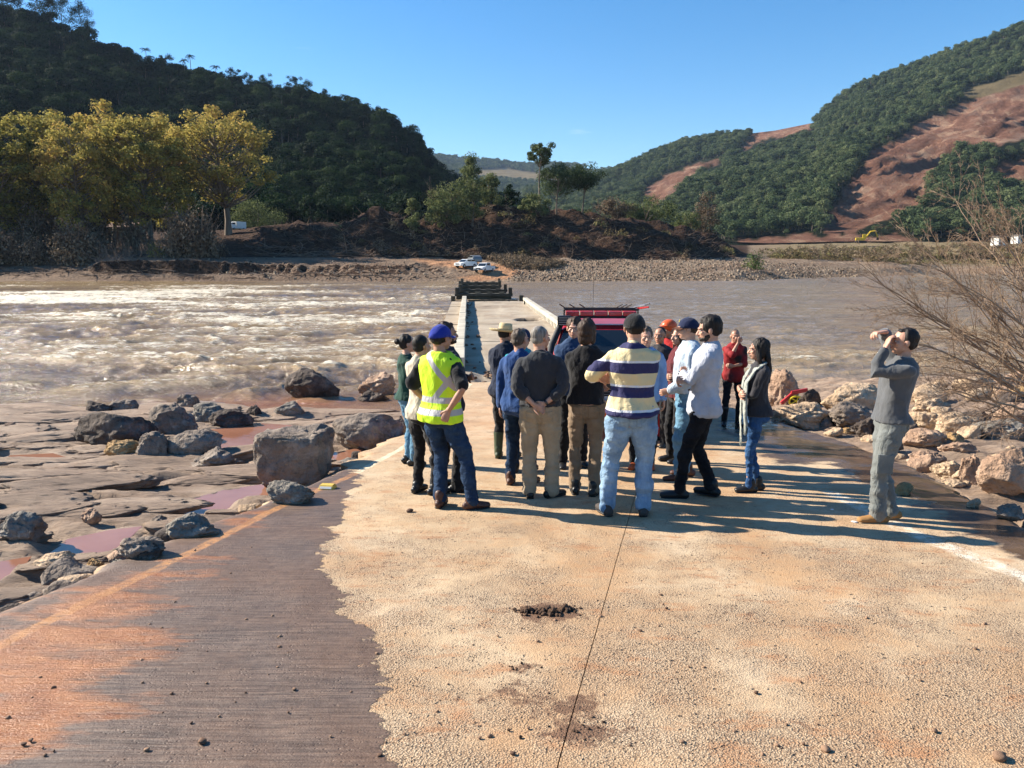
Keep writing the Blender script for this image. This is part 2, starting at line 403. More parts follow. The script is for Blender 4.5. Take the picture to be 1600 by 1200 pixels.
# painted edge lines, worn; stained orange where muddy water runs over
ln = g.math('MULTIPLY', g.rng(g.math('ADD', g.attr('line'), g.math('MULTIPLY', g.math('SUBTRACT', n2, .5), .05)), .035, .055, 1, 0), g.rng(g.noise(co, 11, 7, .8), .40, .58, .15, .85))
lcol = g.mix(wetm, (.78, .68, .48), (.54, .25, .085))
col = g.mix(ln, col, lcol)
rl = g.math('MULTIPLY', g.rng(g.math('ADD', g.attr('rline'), g.math('MULTIPLY', g.math('SUBTRACT', n2, .5), .12)), .07, .11, 1, 0), g.rng(g.noise(co, 12, 6, .8), .42, .58, 0, .8))
col = g.mix(rl, col, (.75, .68, .56))
g.l(col, b_.inputs['Base Color'])
rgh = g.math('SUBTRACT', .88, g.math('MULTIPLY', g.math('MAXIMUM', wetm, wrm), .36))
rgh = g.math('SUBTRACT', rgh, g.math('MULTIPLY', g.math('MULTIPLY', mudm, wetm), .22))
pud = g.math('MULTIPLY', wrm, g.rng(g.math('ADD', g.noise(co, 1.0, 4, .5), g.math('MULTIPLY', wr, .25)), .42, .60))
rgh = g.math('SUBTRACT', rgh, g.math('MULTIPLY', pud, .40)); g.l(rgh, b_.inputs['Roughness']); b_.inputs['Specular IOR Level'].default_value = .45
hgt = g.math('ADD', g.math('MULTIPLY', g.math('MULTIPLY', pebs, -.85), g.rng(worn, 0, 1, .25, 1)), g.math('MULTIPLY', g.math('MAXIMUM', hole, hole2), -2.2)); hgt = g.math('ADD', hgt, g.math('MULTIPLY', nf, .5)); hgt = g.math('ADD', hgt, g.math('MULTIPLY', pebd, -.3))
hgt = g.math('MULTIPLY', hgt, g.math('SUBTRACT', 1, g.math('MULTIPLY', wetm, .75)))
hgt = g.math('ADD', hgt, g.math('MULTIPLY', g.math('MULTIPLY', tin, wetm), 1.5))
hgt = g.math('ADD', hgt, g.math('MULTIPLY', g.math('MULTIPLY', g.noise(g.coord('Position', (1, 2.6, 1), (0, 0, .2)), 28, 4, .6, 1.5), mudm), 1.3))
hgt = g.math('MULTIPLY', hgt, g.math('SUBTRACT', 1, g.math('MULTIPLY', pud, .95)))
bmp = g.bump(hgt, 1.0, .006)
g.l(g.bump(g.math('MULTIPLY', n2, g.math('SUBTRACT', 1, pud)), .35, .03, bmp), b_.inputs['Normal'])

m_gap = M('joint_dirt', (.035, .02, .012), rough=.95)
def road_attrs(X, Y):
    st = np.zeros_like(X)
    for p, r, a in STW: st = np.maximum(st, a*np.exp(-((X-p.x)**2+((Y-p.y)*1.3)**2)/(r*r)))
    band = np.exp(-((X-xjoint(Y)+.12)/.28)**2) + .9*np.exp(-((X-(1.25+.12*Y))/.3)**2)
    return dict(wet=np.clip(sdist(X, Y, WETW), -1, 1), mud=np.clip(sdist(X, Y, MUDW), -2, .6), wetr=np.clip(sdist(X, Y, WRW), -1, 1),
                line=np.clip(segdist(X, Y, LINEW), 0, 1), rline=np.clip(segdist(X, Y, RLINEW), 0, 1), stain=st, band=band)
def slab(fa, fb, y0f, y1f, nr, nc, parent, rag):
    v = np.linspace(0, 1, nr)[:, None]; u = np.linspace(0, 1, nc)[None, :]
    Y = np.broadcast_to(YN+(YF-YN)*v, (nr, nc)).copy(); X = np.zeros((nr, nc))
    for _ in range(6):
        X = fa(Y)*(1-u)+fb(Y)*u; Y = y0f(X)*(1-v)+y1f(X)*v
    Z = gz(Y)+.004*fbm(X*3, Y*3, 0, 3, 5)
    if rag:
        k = np.clip(1-np.abs(u-(0 if rag < 0 else 1))*22, 0, 1)
        X = X+k*(.10*fbm(Y*2.3, Y*0, 3, 4, 9)+.03*fbm(Y*9, Y*0, 1, 2, 3)); Z = Z-.05*k*k
    A = road_attrs(X, Y); V = np.stack([X, Y, Z], -1)
    # skirt: border dropped 0.35 m so that the slab has its thickness
    P, Fq, lp = skirted(V, .4); A = {k: np.concatenate([a.ravel(), a.ravel()[lp], a.ravel()[lp]]) for k, a in A.items()}
    me = mesh('concrete_slab', P, Fq, m_road, attrs=A)
    return link('concrete_slab', me, parent)
# base under the slabs
ys = np.linspace(YN, YF, 60)[:, None]; us = np.linspace(0, 1, 12)[None, :]
X = (xleft(ys)+.3)*(1-us)+(xright(ys)-.3)*us; Y = np.broadcast_to(ys, X.shape)
road = link('road', mesh('road', np.stack([X, Y, gz(Y)-.05], -1).reshape(-1, 3), grid_faces(60, 12), m_gap)); tag(road, kind='structure')
GAP = .0028
slab(xleft, lambda y: xjoint(y)-GAP, lambda x: ytrans(x)+GAP*.3, lambda x: YF+0*x, 300, 240, road, -1)
slab(xleft, lambda y: xjoint(y)-GAP, lambda x: YN+0*x, lambda x: ytrans(x)-GAP*.3, 120, 240, road, -1)
slab(lambda y: xjoint(y)+GAP, xright, lambda x: YN+0*x, lambda x: YF+0*x, 330, 240, road, 1)

# ================================================================ ROCK SHELF, RIVERBED, RIVER
POOLS = [[(60, 872), (110, 846), (170, 836), (215, 832), (190, 850), (140, 872), (90, 884)],
         [(275, 800), (300, 782), (350, 772), (440, 762), (440, 775), (385, 782), (330, 800), (290, 806)],
         [(318, 690), (335, 676), (400, 672), (500, 676), (470, 690), (400, 708), (340, 704)],
         [(512, 730), (522, 713), (560, 708), (575, 712), (548, 728), (530, 738)],
         [(-60, 905), (0, 882), (45, 876), (30, 892), (-20, 915)],
         [(0, 722), (20, 714), (80, 712), (110, 718), (60, 724)]]
def shelf0(x, y):
    return -.087*y - .25
POOLW = []
for p in POOLS:
    q = [hit(a, b, lambda x, y: shelf0(x, y)-.05) for a, b in p]
    POOLW.append(([tuple(v[:2]) for v in q], np.mean([v.z for v in q])))
def shelf(x, y, detail=True):
    x = np.asarray(x, float); y = np.asarray(y, float)
    left = sstep(.6, -.6, x)
    z = -.087*y - .25*left - .10*(1-left)
    # rises again on the right bank
    z = z + sstep(4, 12, x)*.35
    if detail:
        a = .16
        xr = x*math.cos(a)-y*math.sin(a); yr = x*math.sin(a)+y*math.cos(a)
        t = yr*1.25+.75*fbm(xr*.13, yr*.4, 0, 3, 2)+.16*fbm(xr*.35, yr*1.6, 0, 4, 12)
        riser = lambda q, w_: np.where(q < w_, 1-q/w_, (q-w_)/(1-w_))-.5
        saw = t-np.floor(t); st = riser(saw, .07)
        t2 = yr*3.9+1.6*fbm(xr*.15, yr*.7, 0, 4, 22); s2 = riser(t2-np.floor(t2), .14)
        amp = sstep(17, 12.5, y)*.8+.2
        z = z + left*amp*(-.115*st-.040*s2+.05*fbm(xr*.14, yr*.6, 0, 3, 32)+.035*ridged(xr*.35, yr*2.6, 0, 4, 37)-.03) + .022*fbm(x*1.3, y*4.5, 0, 5, 42)
        z = z + (1-left)*(.10*fbm(x*.7, y*.7, 0, 5, 52)+.06*ridged(x*.8, y*2, 0, 4, 61)-.05)
    shore = 19.3+.05*x+1.1*fbm(x*.25, 0*x, 0, 3, 72)+3.3*(1-left) - 2.4*np.exp(-((x+4.2)/2.2)**2)
    z = z - 1.2*sstep(-.2, 5, y-shore)
    for poly, pz in POOLW:
        if detail:
            s = sdist(x, y, poly); z = np.where(s > -.25, z*(1-sstep(-.22, -.02, s)) + (np.where(s > 0, pz-.09, np.maximum(pz-.02, pz+.0)))*sstep(-.22, -.02, s), z)
    # keep the rock clear of the slab
    m = np.minimum(x-xleft(y), xright(y)-x); cl = sstep(-.10, .03, m)*(y < 18.2)*(y > -1.6)
    z = np.where(cl > 0, z*(1-cl)+np.minimum(z, gz(y)-.45)*cl, z)
    return z
def shelf1(x, y): return float(shelf(x, y, False))
m_rock, nt_, b_, o_ = newmat('basalt_shelf'); g = G(nt_); co = g.coord('Position')
c = g.ramp(g.noise(g.coord('Position', (1, 2.6, 1.5)), 1.1, 8, .65), [(.28, (.13, .082, .055)), (.5, (.31, .215, .148)), (.72, (.44, .325, .235))])
c = g.mix(g.rng(g.noise(co, 2.3, 6, .7), .5, .68, 0, .55), c, (.34, .22, .14))
c = g.mix(g.rng(g.noise(g.coord('Position', (1, 5, 3), (0, 0, .16)), 3.5, 8, .75), .56, .66, 0, .8), c, (.045, .033, .028))
sx = nt_.nodes.new('ShaderNodeSeparateXYZ'); g.l(co, sx.inputs[0])
damp = g.rng(g.math('ADD', sx.outputs[2], g.math('MULTIPLY', g.noise(co, 1.5, 5), .25)), -1.93, -1.78, 1, 0)
c = g.mix(g.math('MULTIPLY', damp, .7), c, (.10, .06, .042))
g.l(c, b_.inputs['Base Color']); g.l(g.rng(damp, 0, 1, .85, .35), b_.inputs['Roughness'])
b1 = g.bump(g.noise(g.coord('Position', (1, 4, 2), (0, 0, .16)), 4, 12, .75), .9, .075)
g.l(g.bump(g.noise(co, 30, 8, .75), .6, .014, b1), b_.inputs['Normal'])
def shelf_sheet(name, xs, ys):
    X, Y = np.meshgrid(xs, ys); Z = shelf(X, Y)
    o = link(name, mesh(name, np.stack([X, Y, Z], -1).reshape(-1, 3), grid_faces(len(ys), len(xs)), m_rock)); tag(o, kind='structure'); return o
yy = 2.5+np.cumsum(np.linspace(.022, .075, 470)); yy = yy[yy < 27]
shelf_sheet('rock_shelf', np.concatenate([np.linspace(-30, -16, 60)[:-1], np.linspace(-16, 0, 420)]), yy)
yy = 2.5+np.cumsum(np.linspace(.03, .09, 420)); yy = yy[yy < 30]
shelf_sheet('rocky_bank', np.concatenate([np.linspace(0, 14, 330)[:-1], np.linspace(14, 34, 60)]), yy)

m_bed = M('river_mud', [(.3, (.10, .065, .045)), (.7, (.18, .12, .08))], scale=.02, rough=.9)
gr = link('ground', mesh('ground', [(-9000, -3000, -3.2), (9000, -3000, -3.2), (9000, 12000, -3.2), (-9000, 12000, -3.2)], np.array([[0, 1, 2, 3]]), m_bed, smooth=False)); tag(gr, kind='structure')

m_pool, nt_, b_, o_ = newmat('red_pool_water'); g = G(nt_); co = g.coord('Position')
g.l(g.ramp(g.noise(co, 1.2, 4), [(.3, (.24, .105, .062)), (.7, (.34, .165, .105))]), b_.inputs['Base Color']); b_.inputs['Roughness'].default_value = .08; b_.inputs['Specular IOR Level'].default_value = .3
g.l(g.bump(g.noise(g.coord('Position', (1, 2.5, 1)), 9, 3), .12, .01), b_.inputs['Normal'])
for i, (poly, pz) in enumerate(POOLW):
    cx = np.mean([p[0] for p in poly]); cy = np.mean([p[1] for p in poly])
    V = [(cx+(p[0]-cx)*1.12, cy+(p[1]-cy)*1.12, pz) for p in poly]
    o = link('water_pool', mesh('water_pool', V, [tuple(range(len(V)))], m_pool, smooth=False)); tag(o, kind='structure')

# river surface: a fan of real waves, rough water left of the bridge and calmer right of it
def rapids(x, y):
    bx = -.056*y-.2
    left = sstep(3, -4, x-bx); a = left*sstep(17, 25, y)*(.35+.65*sstep(150, 60, y))
    right = (1-left)*(.16+.55*np.exp(-((y-27)/5.5)**2)*sstep(2, 8, x)+.4*np.exp(-((y-38)/6)**2)*sstep(10, 14, x))
    return np.clip(a+right*(1-left), .03, 1)
th = np.linspace(-50, 50, 700); rr = np.exp(np.linspace(np.log(14.5), np.log(330), 620))
TH, RR = np.meshgrid(np.radians(th), rr); X = RR*np.tan(TH)*.9; Y = RR
warp = 1.6*fbm(X*.11, Y*.16, 0, 3, 91)
q = rapids(X, Y)
big = ridged(X*.13+warp*.5, Y*.42+warp, 0, 3, 80)
mid = ridged(X*.42+warp, Y*1.05+warp, 0, 4, 85)
fin = fbm(X*1.6, Y*3.2, 0, 3, 88)
Z = WATER + q*(.13*big+.085*mid+.03*fin) + (1-q)*(.05*fbm(X*.35, Y*.9, 0, 4, 99)+.02*fin) - .12*q
cluster = fbm(X*.05, Y*.10, 0, 3, 120)
foam = q*(.45*mid+.42*big+.6*fin*.5+.75*cluster)-.18
# near the rocks the water is shallow and runs red
px_, py_ = proj((X, Y, np.full_like(X, WATER)))
red = np.exp(-((px_-430)/170)**2)*sstep(600, 640, py_)
m_water, nt_, b_, o_ = newmat('muddy_river_water'); g = G(nt_); co = g.coord('Position')
fm = g.attr('foam'); det = g.noise(g.coord('Position', (1, 2.6, 1), (0, 0, -.1)), 2.6, 9, .75, .6)
thin = g.math('MULTIPLY', g.math('ABSOLUTE', g.math('SUBTRACT', g.noise(g.coord('Position', (.8, 2.4, 1)), 1.1, 7, .65, 1.2), .5)), 2)
fk = g.rng(g.math('ADD', fm, g.math('MULTIPLY', g.math('SUBTRACT', det, .50), 3.2)), .54, .95)
fk = g.math('MULTIPLY', fk, g.rng(thin, .02, .26, 1, .35))
base = g.ramp(g.noise(g.coord('Position', (1, 3, 1)), .35, 5), [(.3, (.135, .085, .045)), (.7, (.23, .155, .088))])
base = g.mix(g.math('MULTIPLY', g.attr('calm'), .75), base, g.ramp(g.noise(g.coord('Position', (1, 4, 1)), .22, 6), [(.35, (.20, .15, .108)), (.65, (.30, .235, .175))]))
base = g.mix(g.math('MULTIPLY', g.attr('red'), .75), base, (.36, .14, .085))
base = g.mix(g.rng(fm, -.25, .35, 0, .65), base, (.42, .29, .14))
g.l(g.mix(fk, base, (.84, .76, .60)), b_.inputs['Base Color'])
g.l(g.rng(fk, 0, 1, .12, .75), b_.inputs['Roughness']); b_.inputs['IOR'].default_value = 1.36; b_.inputs['Specular IOR Level'].default_value = .6
rip = g.math('ADD', g.noise(g.coord('Position', (1, 2.4, 1)), 1.7, 8, .66), g.math('MULTIPLY', g.noise(g.coord('Position', (1, 2.2, 1)), 9, 4, .6), .25))
g.l(g.bump(g.math('ADD', rip, g.math('MULTIPLY', fk, .35)), .8, .16), b_.inputs['Normal'])
riv = link('river', mesh('river', np.stack([X, Y, Z], -1).reshape(-1, 3), grid_faces(620, 700), m_water, attrs=dict(foam=foam, red=red, calm=1-sstep(3, -4, X+.056*Y+.2)))); tag(riv, kind='structure')
# ================================================================ FAR BANK AND HILLS (lofted between ground profiles)
def loft_sheet(name, rows, nx, ny, mat, disp, attrs=None, pxr=(-1100, 2700), power=1.0):
    pxs = np.linspace(pxr[0], pxr[1], nx)
    RY = []; RZ = []
    for row in rows:
        a = np.array([r[0] for r in row], float); Yv = np.interp(pxs, a, [r[1] for r in row]); pv = np.interp(pxs, a, [r[2] for r in row])
        RY.append(Yv); RZ.append(CAMZ + Yv*(406-pv)/F*(1.0))
    RY = np.array(RY); RZ = np.array(RZ); n = len(rows)
    t = np.linspace(0, n-1, ny); i = np.clip(t.astype(int), 0, n-2); f = (t-i)[:, None]
    fz = f
    Y = RY[i]*(1-f)+RY[i+1]*f; Z = RZ[i]*(1-fz)+RZ[i+1]*fz
    X = (pxs[None, :]-800)/F*Y*1.013
    Z = disp(X, Y, Z, np.broadcast_to(t[:, None], X.shape))
    V = np.stack([X, Y, Z], -1)
    A = attrs(X, Y, Z, np.broadcast_to(pxs[None, :], X.shape)) if attrs else {}
    o = link(name, mesh(name, V.reshape(-1, 3), grid_faces(ny, nx), mat, attrs=A)); tag(o, kind='structure')
    return o, X, Y, Z, A
class Surf:                               # look-up of a lofted sheet: pixel -> first visible world point
    def __init__(s, X, Y, Z): s.X, s.Y, s.Z = X, Y, Z; s.px, s.py = proj((X, Y, Z))
    def pick(s, px, py):
        d = (s.px-px)**2+(s.py-py)**2 + (s.Y*.002); k = np.unravel_index(np.argmin(d), d.shape); return Vector((s.X[k], s.Y[k], s.Z[k]))
    def atxy(s, x, y):
        d = (s.X-x)**2+(s.Y-y)**2; k = np.unravel_index(np.argmin(d), d.shape); return float(s.Z[k])
sh = lambda Y: 406+(1.7+2.0)*F/Y
P_ = lambda Y, z: 406+(1.7-z)*F/Y
R0 = [(-1100, 128, P_(128, -3.4)), (1140, 131, P_(131, -3.4)), (1350, 165, P_(165, -3.4)), (2700, 190, P_(190, -3.4))]
R1 = [(-1100, 134, sh(134)), (160, 135, sh(135)), (640, 134, sh(134)), (800, 134, sh(134)), (1140, 138, sh(138)), (1350, 176, sh(176)), (1450, 200, sh(200)), (2700, 205, sh(205))]
R2 = [(-1100, 140, 428), (0, 141, 428), (150, 141, 427), (175, 139.5, 426), (400, 138.5, 427), (560, 138, 427), (640, 138, 428), (700, 138, 428), (800, 139, 430), (860, 141, 428), (1140, 146, 424), (1350, 186, 422), (1450, 208, 421), (2700, 215, 420)]
R3 = [(-1100, 150, 415), (0, 148, 416), (150, 145, 418), (178, 141.3, 407), (300, 141, 406), (400, 141, 410), (480, 142, 414), (640, 141.5, 415), (660, 147, 411), (760, 150, 412), (860, 150, 416), (1140, 158, 412), (1350, 205, 412), (1450, 230, 412), (2700, 240, 412)]
R4 = [(-1100, 160, 402), (0, 158, 403), (178, 154, 404), (300, 156, 399), (400, 160, 399), (560, 158, 400), (640, 160, 403), (740, 166, 404), (860, 166, 405), (1140, 176, 406), (1350, 225, 405), (1450, 260, 404), (2700, 260, 404)]
R5 = [(-1100, 175, 390), (0, 174, 392), (200, 174, 392), (320, 172, 385), (400, 172, 378), (460, 170, 372), (560, 168, 380), (640, 170, 378), (740, 176, 368), (860, 178, 370), (980, 178, 375), (1060, 182, 384), (1140, 190, 402), (1180, 200, 405), (1350, 255, 400), (2700, 290, 399)]
R6 = [(-1100, 190, 378), (0, 190, 382), (200, 190, 380), (320, 188, 368), (380, 186, 361), (430, 182, 354), (520, 180, 350), (556, 179, 346), (600, 178, 329), (628, 178, 333), (645, 178, 350), (690, 180, 346), (760, 188, 322), (830, 190, 327), (900, 192, 334), (960, 194, 340), (1000, 195, 347), (1060, 198, 357), (1110, 202, 371), (1150, 212, 398), (1190, 230, 402), (1350, 290, 394), (2700, 330, 390)]
R7 = [(-1100, 225, 368), (0, 225, 370), (320, 222, 362), (430, 220, 360), (600, 220, 350), (760, 225, 345), (900, 228, 350), (1060, 235, 372), (1150, 250, 392), (1190, 270, 395), (1350, 340, 387), (2700, 380, 384)]
R8 = [(-1100, 300, 372), (600, 300, 372), (900, 330, 372), (1150, 380, 384), (1350, 430, 380), (2700, 450, 378)]
TRACK = [(640, 404), (665, 403), (740, 409), (790, 414), (812, 424), (795, 436), (745, 440), (715, 434), (770, 427), (720, 420), (670, 413)]
def fb_disp(X, Y, Z, t):
    px, py = proj((X, Y, Z))
    m = sstep(3.6, 4.6, t)*sstep(7.6, 6.6, t)*sstep(1175, 1120, px)*sstep(380, 470, px)
    Z = Z + m*(.8*ridged(X*.12, Y*.05, Z*.08, 3, 200)-.8+.9*fbm(X*.25, Y*.3, 0, 5, 205))
    cut = sstep(1.8, 2.2, t)*sstep(3.4, 2.9, t)*sstep(150, 200, px)*sstep(1000, 600, px)
    Z = Z + cut*(.28*ridged(X*.7, Y*.2, 0, 4, 210)-.2)
    Z = Z + sstep(1.0, 1.6, t)*(.14*fbm(X*.25, Y*.3, 0, 5, 215)) + sstep(1, 2, t)*sstep(1250, 1400, px)*.8*fbm(X*.06, Y*.06, 0, 3, 222)
    Z = Z + (t < .5)*0
    tr = sstep(-6, 3, sdist(px, py, TRACK)); return Z
def fb_attr(X, Y, Z, PX):
    px, py = proj((X, Y, Z)); tr = sstep(-3, 3, sdist(px, py, TRACK))
    gy = np.gradient(Z, axis=0)/np.maximum(np.gradient(Y, axis=0), 1e-3)
    steep = sstep(.28, .6, np.abs(gy))
    mound = sstep(405, 399, py)*sstep(1190, 1150, px)
    beach = sstep(-3, -2.7, Z)*(1-mound)
    far = sstep(215, 240, Y)*sstep(1150, 1250, px)
    return dict(track=tr, steep=np.maximum(steep, mound*.9), far=far, silt=sstep(740, 600, px)*sstep(6.0, 4.0, Z))
m_fb, nt_, b_, o_ = newmat('flooded_bank_earth'); g = G(nt_); co = g.coord('Position')
gv = g.vor(co, 1.9, 'F1', 1)
grv = g.ramp(gv, [(0, (.15, .105, .07)), (.5, (.27, .20, .14)), (1, (.40, .31, .225))])
grv = g.mix(g.rng(g.noise(co, .12, 5), .4, .62, 0, .8), grv, (.21, .135, .088))
grv = g.mix(g.math('MULTIPLY', g.attr('silt'), .85), grv, g.ramp(g.noise(g.coord('Position', (.3, 1, 1)), .35, 8, .7), [(.35, (.10, .062, .042)), (.5, (.20, .135, .092)), (.7, (.27, .195, .14))]))
ear = g.ramp(g.noise(g.coord('Position', (1, 1, 2.5)), .55, 8, .7), [(.3, (.022, .012, .008)), (.5, (.055, .030, .019)), (.72, (.105, .062, .04))])
c = g.mix(g.rng(g.math('ADD', g.attr('steep'), g.math('MULTIPLY', g.math('SUBTRACT', g.noise(co, .5, 5), .5), .6)), .3, .55), grv, ear)
dry = g.ramp(g.noise(co, .12, 7, .7), [(.3, (.13, .085, .045)), (.5, (.24, .18, .10)), (.7, (.16, .15, .06))])
c = g.mix(g.math('MULTIPLY', g.attr('far'), .9), c, dry)
c = g.mix(g.attr('track'), c, g.ramp(g.noise(co, .6, 5), [(.3, (.34, .165, .085)), (.7, (.50, .28, .155))]))
g.l(c, b_.inputs['Base Color']); b_.inputs['Roughness'].default_value = .95; b_.inputs['Specular IOR Level'].default_value = .1
g.l(g.bump(g.vor(co, 1.9, 'F1', 0), .9, .25, g.bump(g.noise(co, .7, 8, .75), .9, .9)), b_.inputs['Normal'])
fb, fX, fY, fZ, _ = loft_sheet('far_bank', [R0, R1, R2, R3, R4, R5, R6, R7, R8], 900, 330, m_fb, fb_disp, fb_attr)
FB = Surf(fX, fY, fZ)

# left forested hill
SKL = [(-1100, -60), (-600, -30), (-200, 10), (0, 28), (100, 42), (150, 62), (200, 88), (240, 103), (300, 122), (350, 133), (400, 145), (440, 150), (480, 152), (540, 168), (590, 182), (625, 200), (650, 225), (680, 262), (710, 285), (740, 305), (800, 328), (860, 345), (950, 365), (1100, 380), (2700, 395)]
SKL = [(a, b_+(22 if a < 640 else 16)) for a, b_ in SKL]
def rowof(sk, Yf, dy=0): return [(a, Yf(a) if callable(Yf) else Yf, b+dy) for a, b in sk]
def between(sk, base, k, Y): return [(a, Y(a) if callable(Y) else Y, base(a)*(1-k)+b*k) for a, b in sk]
bl = lambda a: 378 if a < 700 else 378+min(12, (a-700)*.05)
m_hill, nt_, b_, o_ = newmat('forest_floor'); g = G(nt_); co = g.coord('Position')
fl = g.ramp(g.noise(co, .05, 6), [(.3, (.010, .015, .008)), (.7, (.02, .028, .012))])
scr = g.ramp(g.noise(g.coord('Position', (1, .6, .6), (0, 0, .5)), .045, 9, .72), [(.30, (.09, .045, .033)), (.43, (.20, .098, .066)), (.54, (.28, .145, .097)), (.64, (.47, .30, .20))])
scr = g.mix(g.rng(g.noise(co, .02, 6, .7), .52, .7, 0, .7), scr, (.31, .235, .18))
grs = g.ramp(g.noise(co, .03, 6), [(.3, (.15, .115, .06)), (.7, (.22, .17, .095))])
c = g.mix(g.attr('scar'), fl, scr); c = g.mix(g.attr('field'), c, grs)
g.l(c, b_.inputs['Base Color']); b_.inputs['Roughness'].default_value = 1; b_.inputs['Specular IOR Level'].default_value = .05
g.l(g.bump(g.noise(g.coord('Position', (1, 1, .7)), .06, 12, .8), 1.0, 14.0), b_.inputs['Normal'])
YL = lambda k: (lambda a: 235+(470-235)*k + (0 if a < 650 else (a-650)*.3))
lh, lX, lY, lZ, _ = loft_sheet('left_hill', [between(SKL, bl, 0, YL(-.1)), between(SKL, bl, .12, YL(.12)), between(SKL, bl, .45, YL(.4)), between(SKL, bl, .8, YL(.75)), between(SKL, bl, 1.0, YL(1)), between(SKL, bl, .75, YL(1.35)), between(SKL, bl, -.2, YL(2.4))],
    420, 150, m_hill, lambda X, Y, Z, t: Z+sstep(.4, 1.4, t)*sstep(4.2, 3.4, t)*5*fbm(X*.018, Y*.018, 0, 4, 300))
LH = Surf(lX, lY, lZ)

# right hill with landslide scars
SKR = [(-1100, 330), (700, 330), (860, 300), (940, 282), (1000, 254), (1050, 234), (1120, 222), (1190, 214), (1250, 202), (1268, 180), (1300, 158), (1350, 138), (1400, 120), (1450, 102), (1520, 76), (1600, 54), (1800, -10), (2200, -90), (2700, -120)]
brr = lambda a: float(np.interp(a, [800, 1000, 1150, 1300, 2700], [350, 362, 382, 378, 376]))
YR0 = lambda a: float(np.interp(a, [700, 1000, 1150, 2700], [800, 620, 440, 420]))
YR1 = lambda a: float(np.interp(a, [700, 950, 1600, 2700], [1700, 1400, 1050, 1000]))
YR = lambda k: (lambda a: YR0(a)*(1-k)+YR1(a)*k)
SCARS = [[(1283, 366), (1296, 340), (1333, 283), (1345, 262), (1367, 237), (1400, 214), (1433, 198), (1475, 178), (1517, 156), (1558, 142), (1600, 128), (1900, 60), (1900, 240), (1600, 218), (1560, 226), (1500, 227), (1470, 262), (1440, 285), (1452, 312), (1430, 332), (1395, 340), (1372, 350), (1330, 362)],
         [(997, 309), (1014, 293), (1041, 274), (1096, 254), (1154, 238), (1175, 212), (1192, 203), (1262, 192), (1268, 199), (1230, 210), (1207, 216), (1170, 232), (1132, 247), (1090, 268), (1055, 296), (1040, 316), (1020, 318)],
         [(1547, 262), (1593, 250), (1640, 250), (1640, 280), (1560, 284)],
         [(1150, 372), (1400, 366), (1450, 385), (1450, 400), (1150, 400)]]
FIELD = [(1490, 146), (1515, 136), (1560, 126), (1600, 112), (1750, 70), (1750, 90), (1600, 132), (1560, 144), (1515, 156)]
def rh_attr(X, Y, Z, PX):
    px, py = proj((X, Y, Z)); j = 3.5*fbm(px*.05, py*.05, 0, 4, 333); s = np.zeros_like(X)
    for poly in SCARS: s = np.maximum(s, sstep(-2, 2, sdist(px, py, poly)+j*1.6))
    return dict(scar=s, field=sstep(-1, 1, sdist(px, py, FIELD)+j*.6), px=px, py=py)
def rh_disp(X, Y, Z, t):
    px, py = proj((X, Y, Z)); sc = np.zeros_like(X)
    for poly in SCARS: sc = np.maximum(sc, sstep(-6, 6, sdist(px, py, poly)))
    m = sstep(.2, 1, t)*sstep(5.0, 4.0, t)
    a = .55; u = X*math.cos(a)+Y*math.sin(a); v = -X*math.sin(a)+Y*math.cos(a)
    return Z + m*(9*fbm(X*.008, Y*.008, 0, 4, 340) + sc*(-6+5*ridged(u*.012, v*.045, 0, 4, 350)))
rh, hX, hY, hZ, hA = loft_sheet('right_hill', [between(SKR, brr, 0, YR(-.02)), between(SKR, brr, .2, YR(.12)), between(SKR, brr, .5, YR(.35)), between(SKR, brr, .75, YR(.62)), between(SKR, brr, .93, YR(.88)), between(SKR, brr, 1.0, YR(1)), between(SKR, brr, .7, YR(1.5)), between(SKR, brr, -.3, YR(3))],
    620, 240, m_hill, rh_disp, rh_attr)
RH = Surf(hX, hY, hZ)
SKD = [(-1100, 300), (500, 262), (690, 240), (720, 245), (800, 249), (860, 252), (950, 260), (1010, 262), (1100, 262), (2700, 300)]
SKD = [(a, b_+12) for a, b_ in SKD]
bd = lambda a: 335
YD = lambda k: 1500+1500*k
DF = [[(735, 268), (790, 264), (860, 272), (905, 280), (880, 286), (800, 284), (735, 280)], [(860, 262), (930, 264), (960, 270), (900, 271)]]
dh, dX, dY, dZ, dA = loft_sheet('distant_hill', [between(SKD, bd, 0, YD(0)), between(SKD, bd, .5, YD(.4)), between(SKD, bd, 1, YD(1)), between(SKD, bd, 0, YD(2))], 260, 90, m_hill,
    lambda X, Y, Z, t: Z+sstep(.1, .8, t)*14*fbm(X*.004, Y*.004, 0, 4, 400),
    lambda X, Y, Z, PX: (lambda p: dict(scar=0*X, field=np.maximum(*[sstep(-2, 2, sdist(p[0], p[1], q)+2*fbm(p[0]*.06, p[1]*.1, 0, 3, 5)) for q in DF])))(proj((X, Y, Z))))

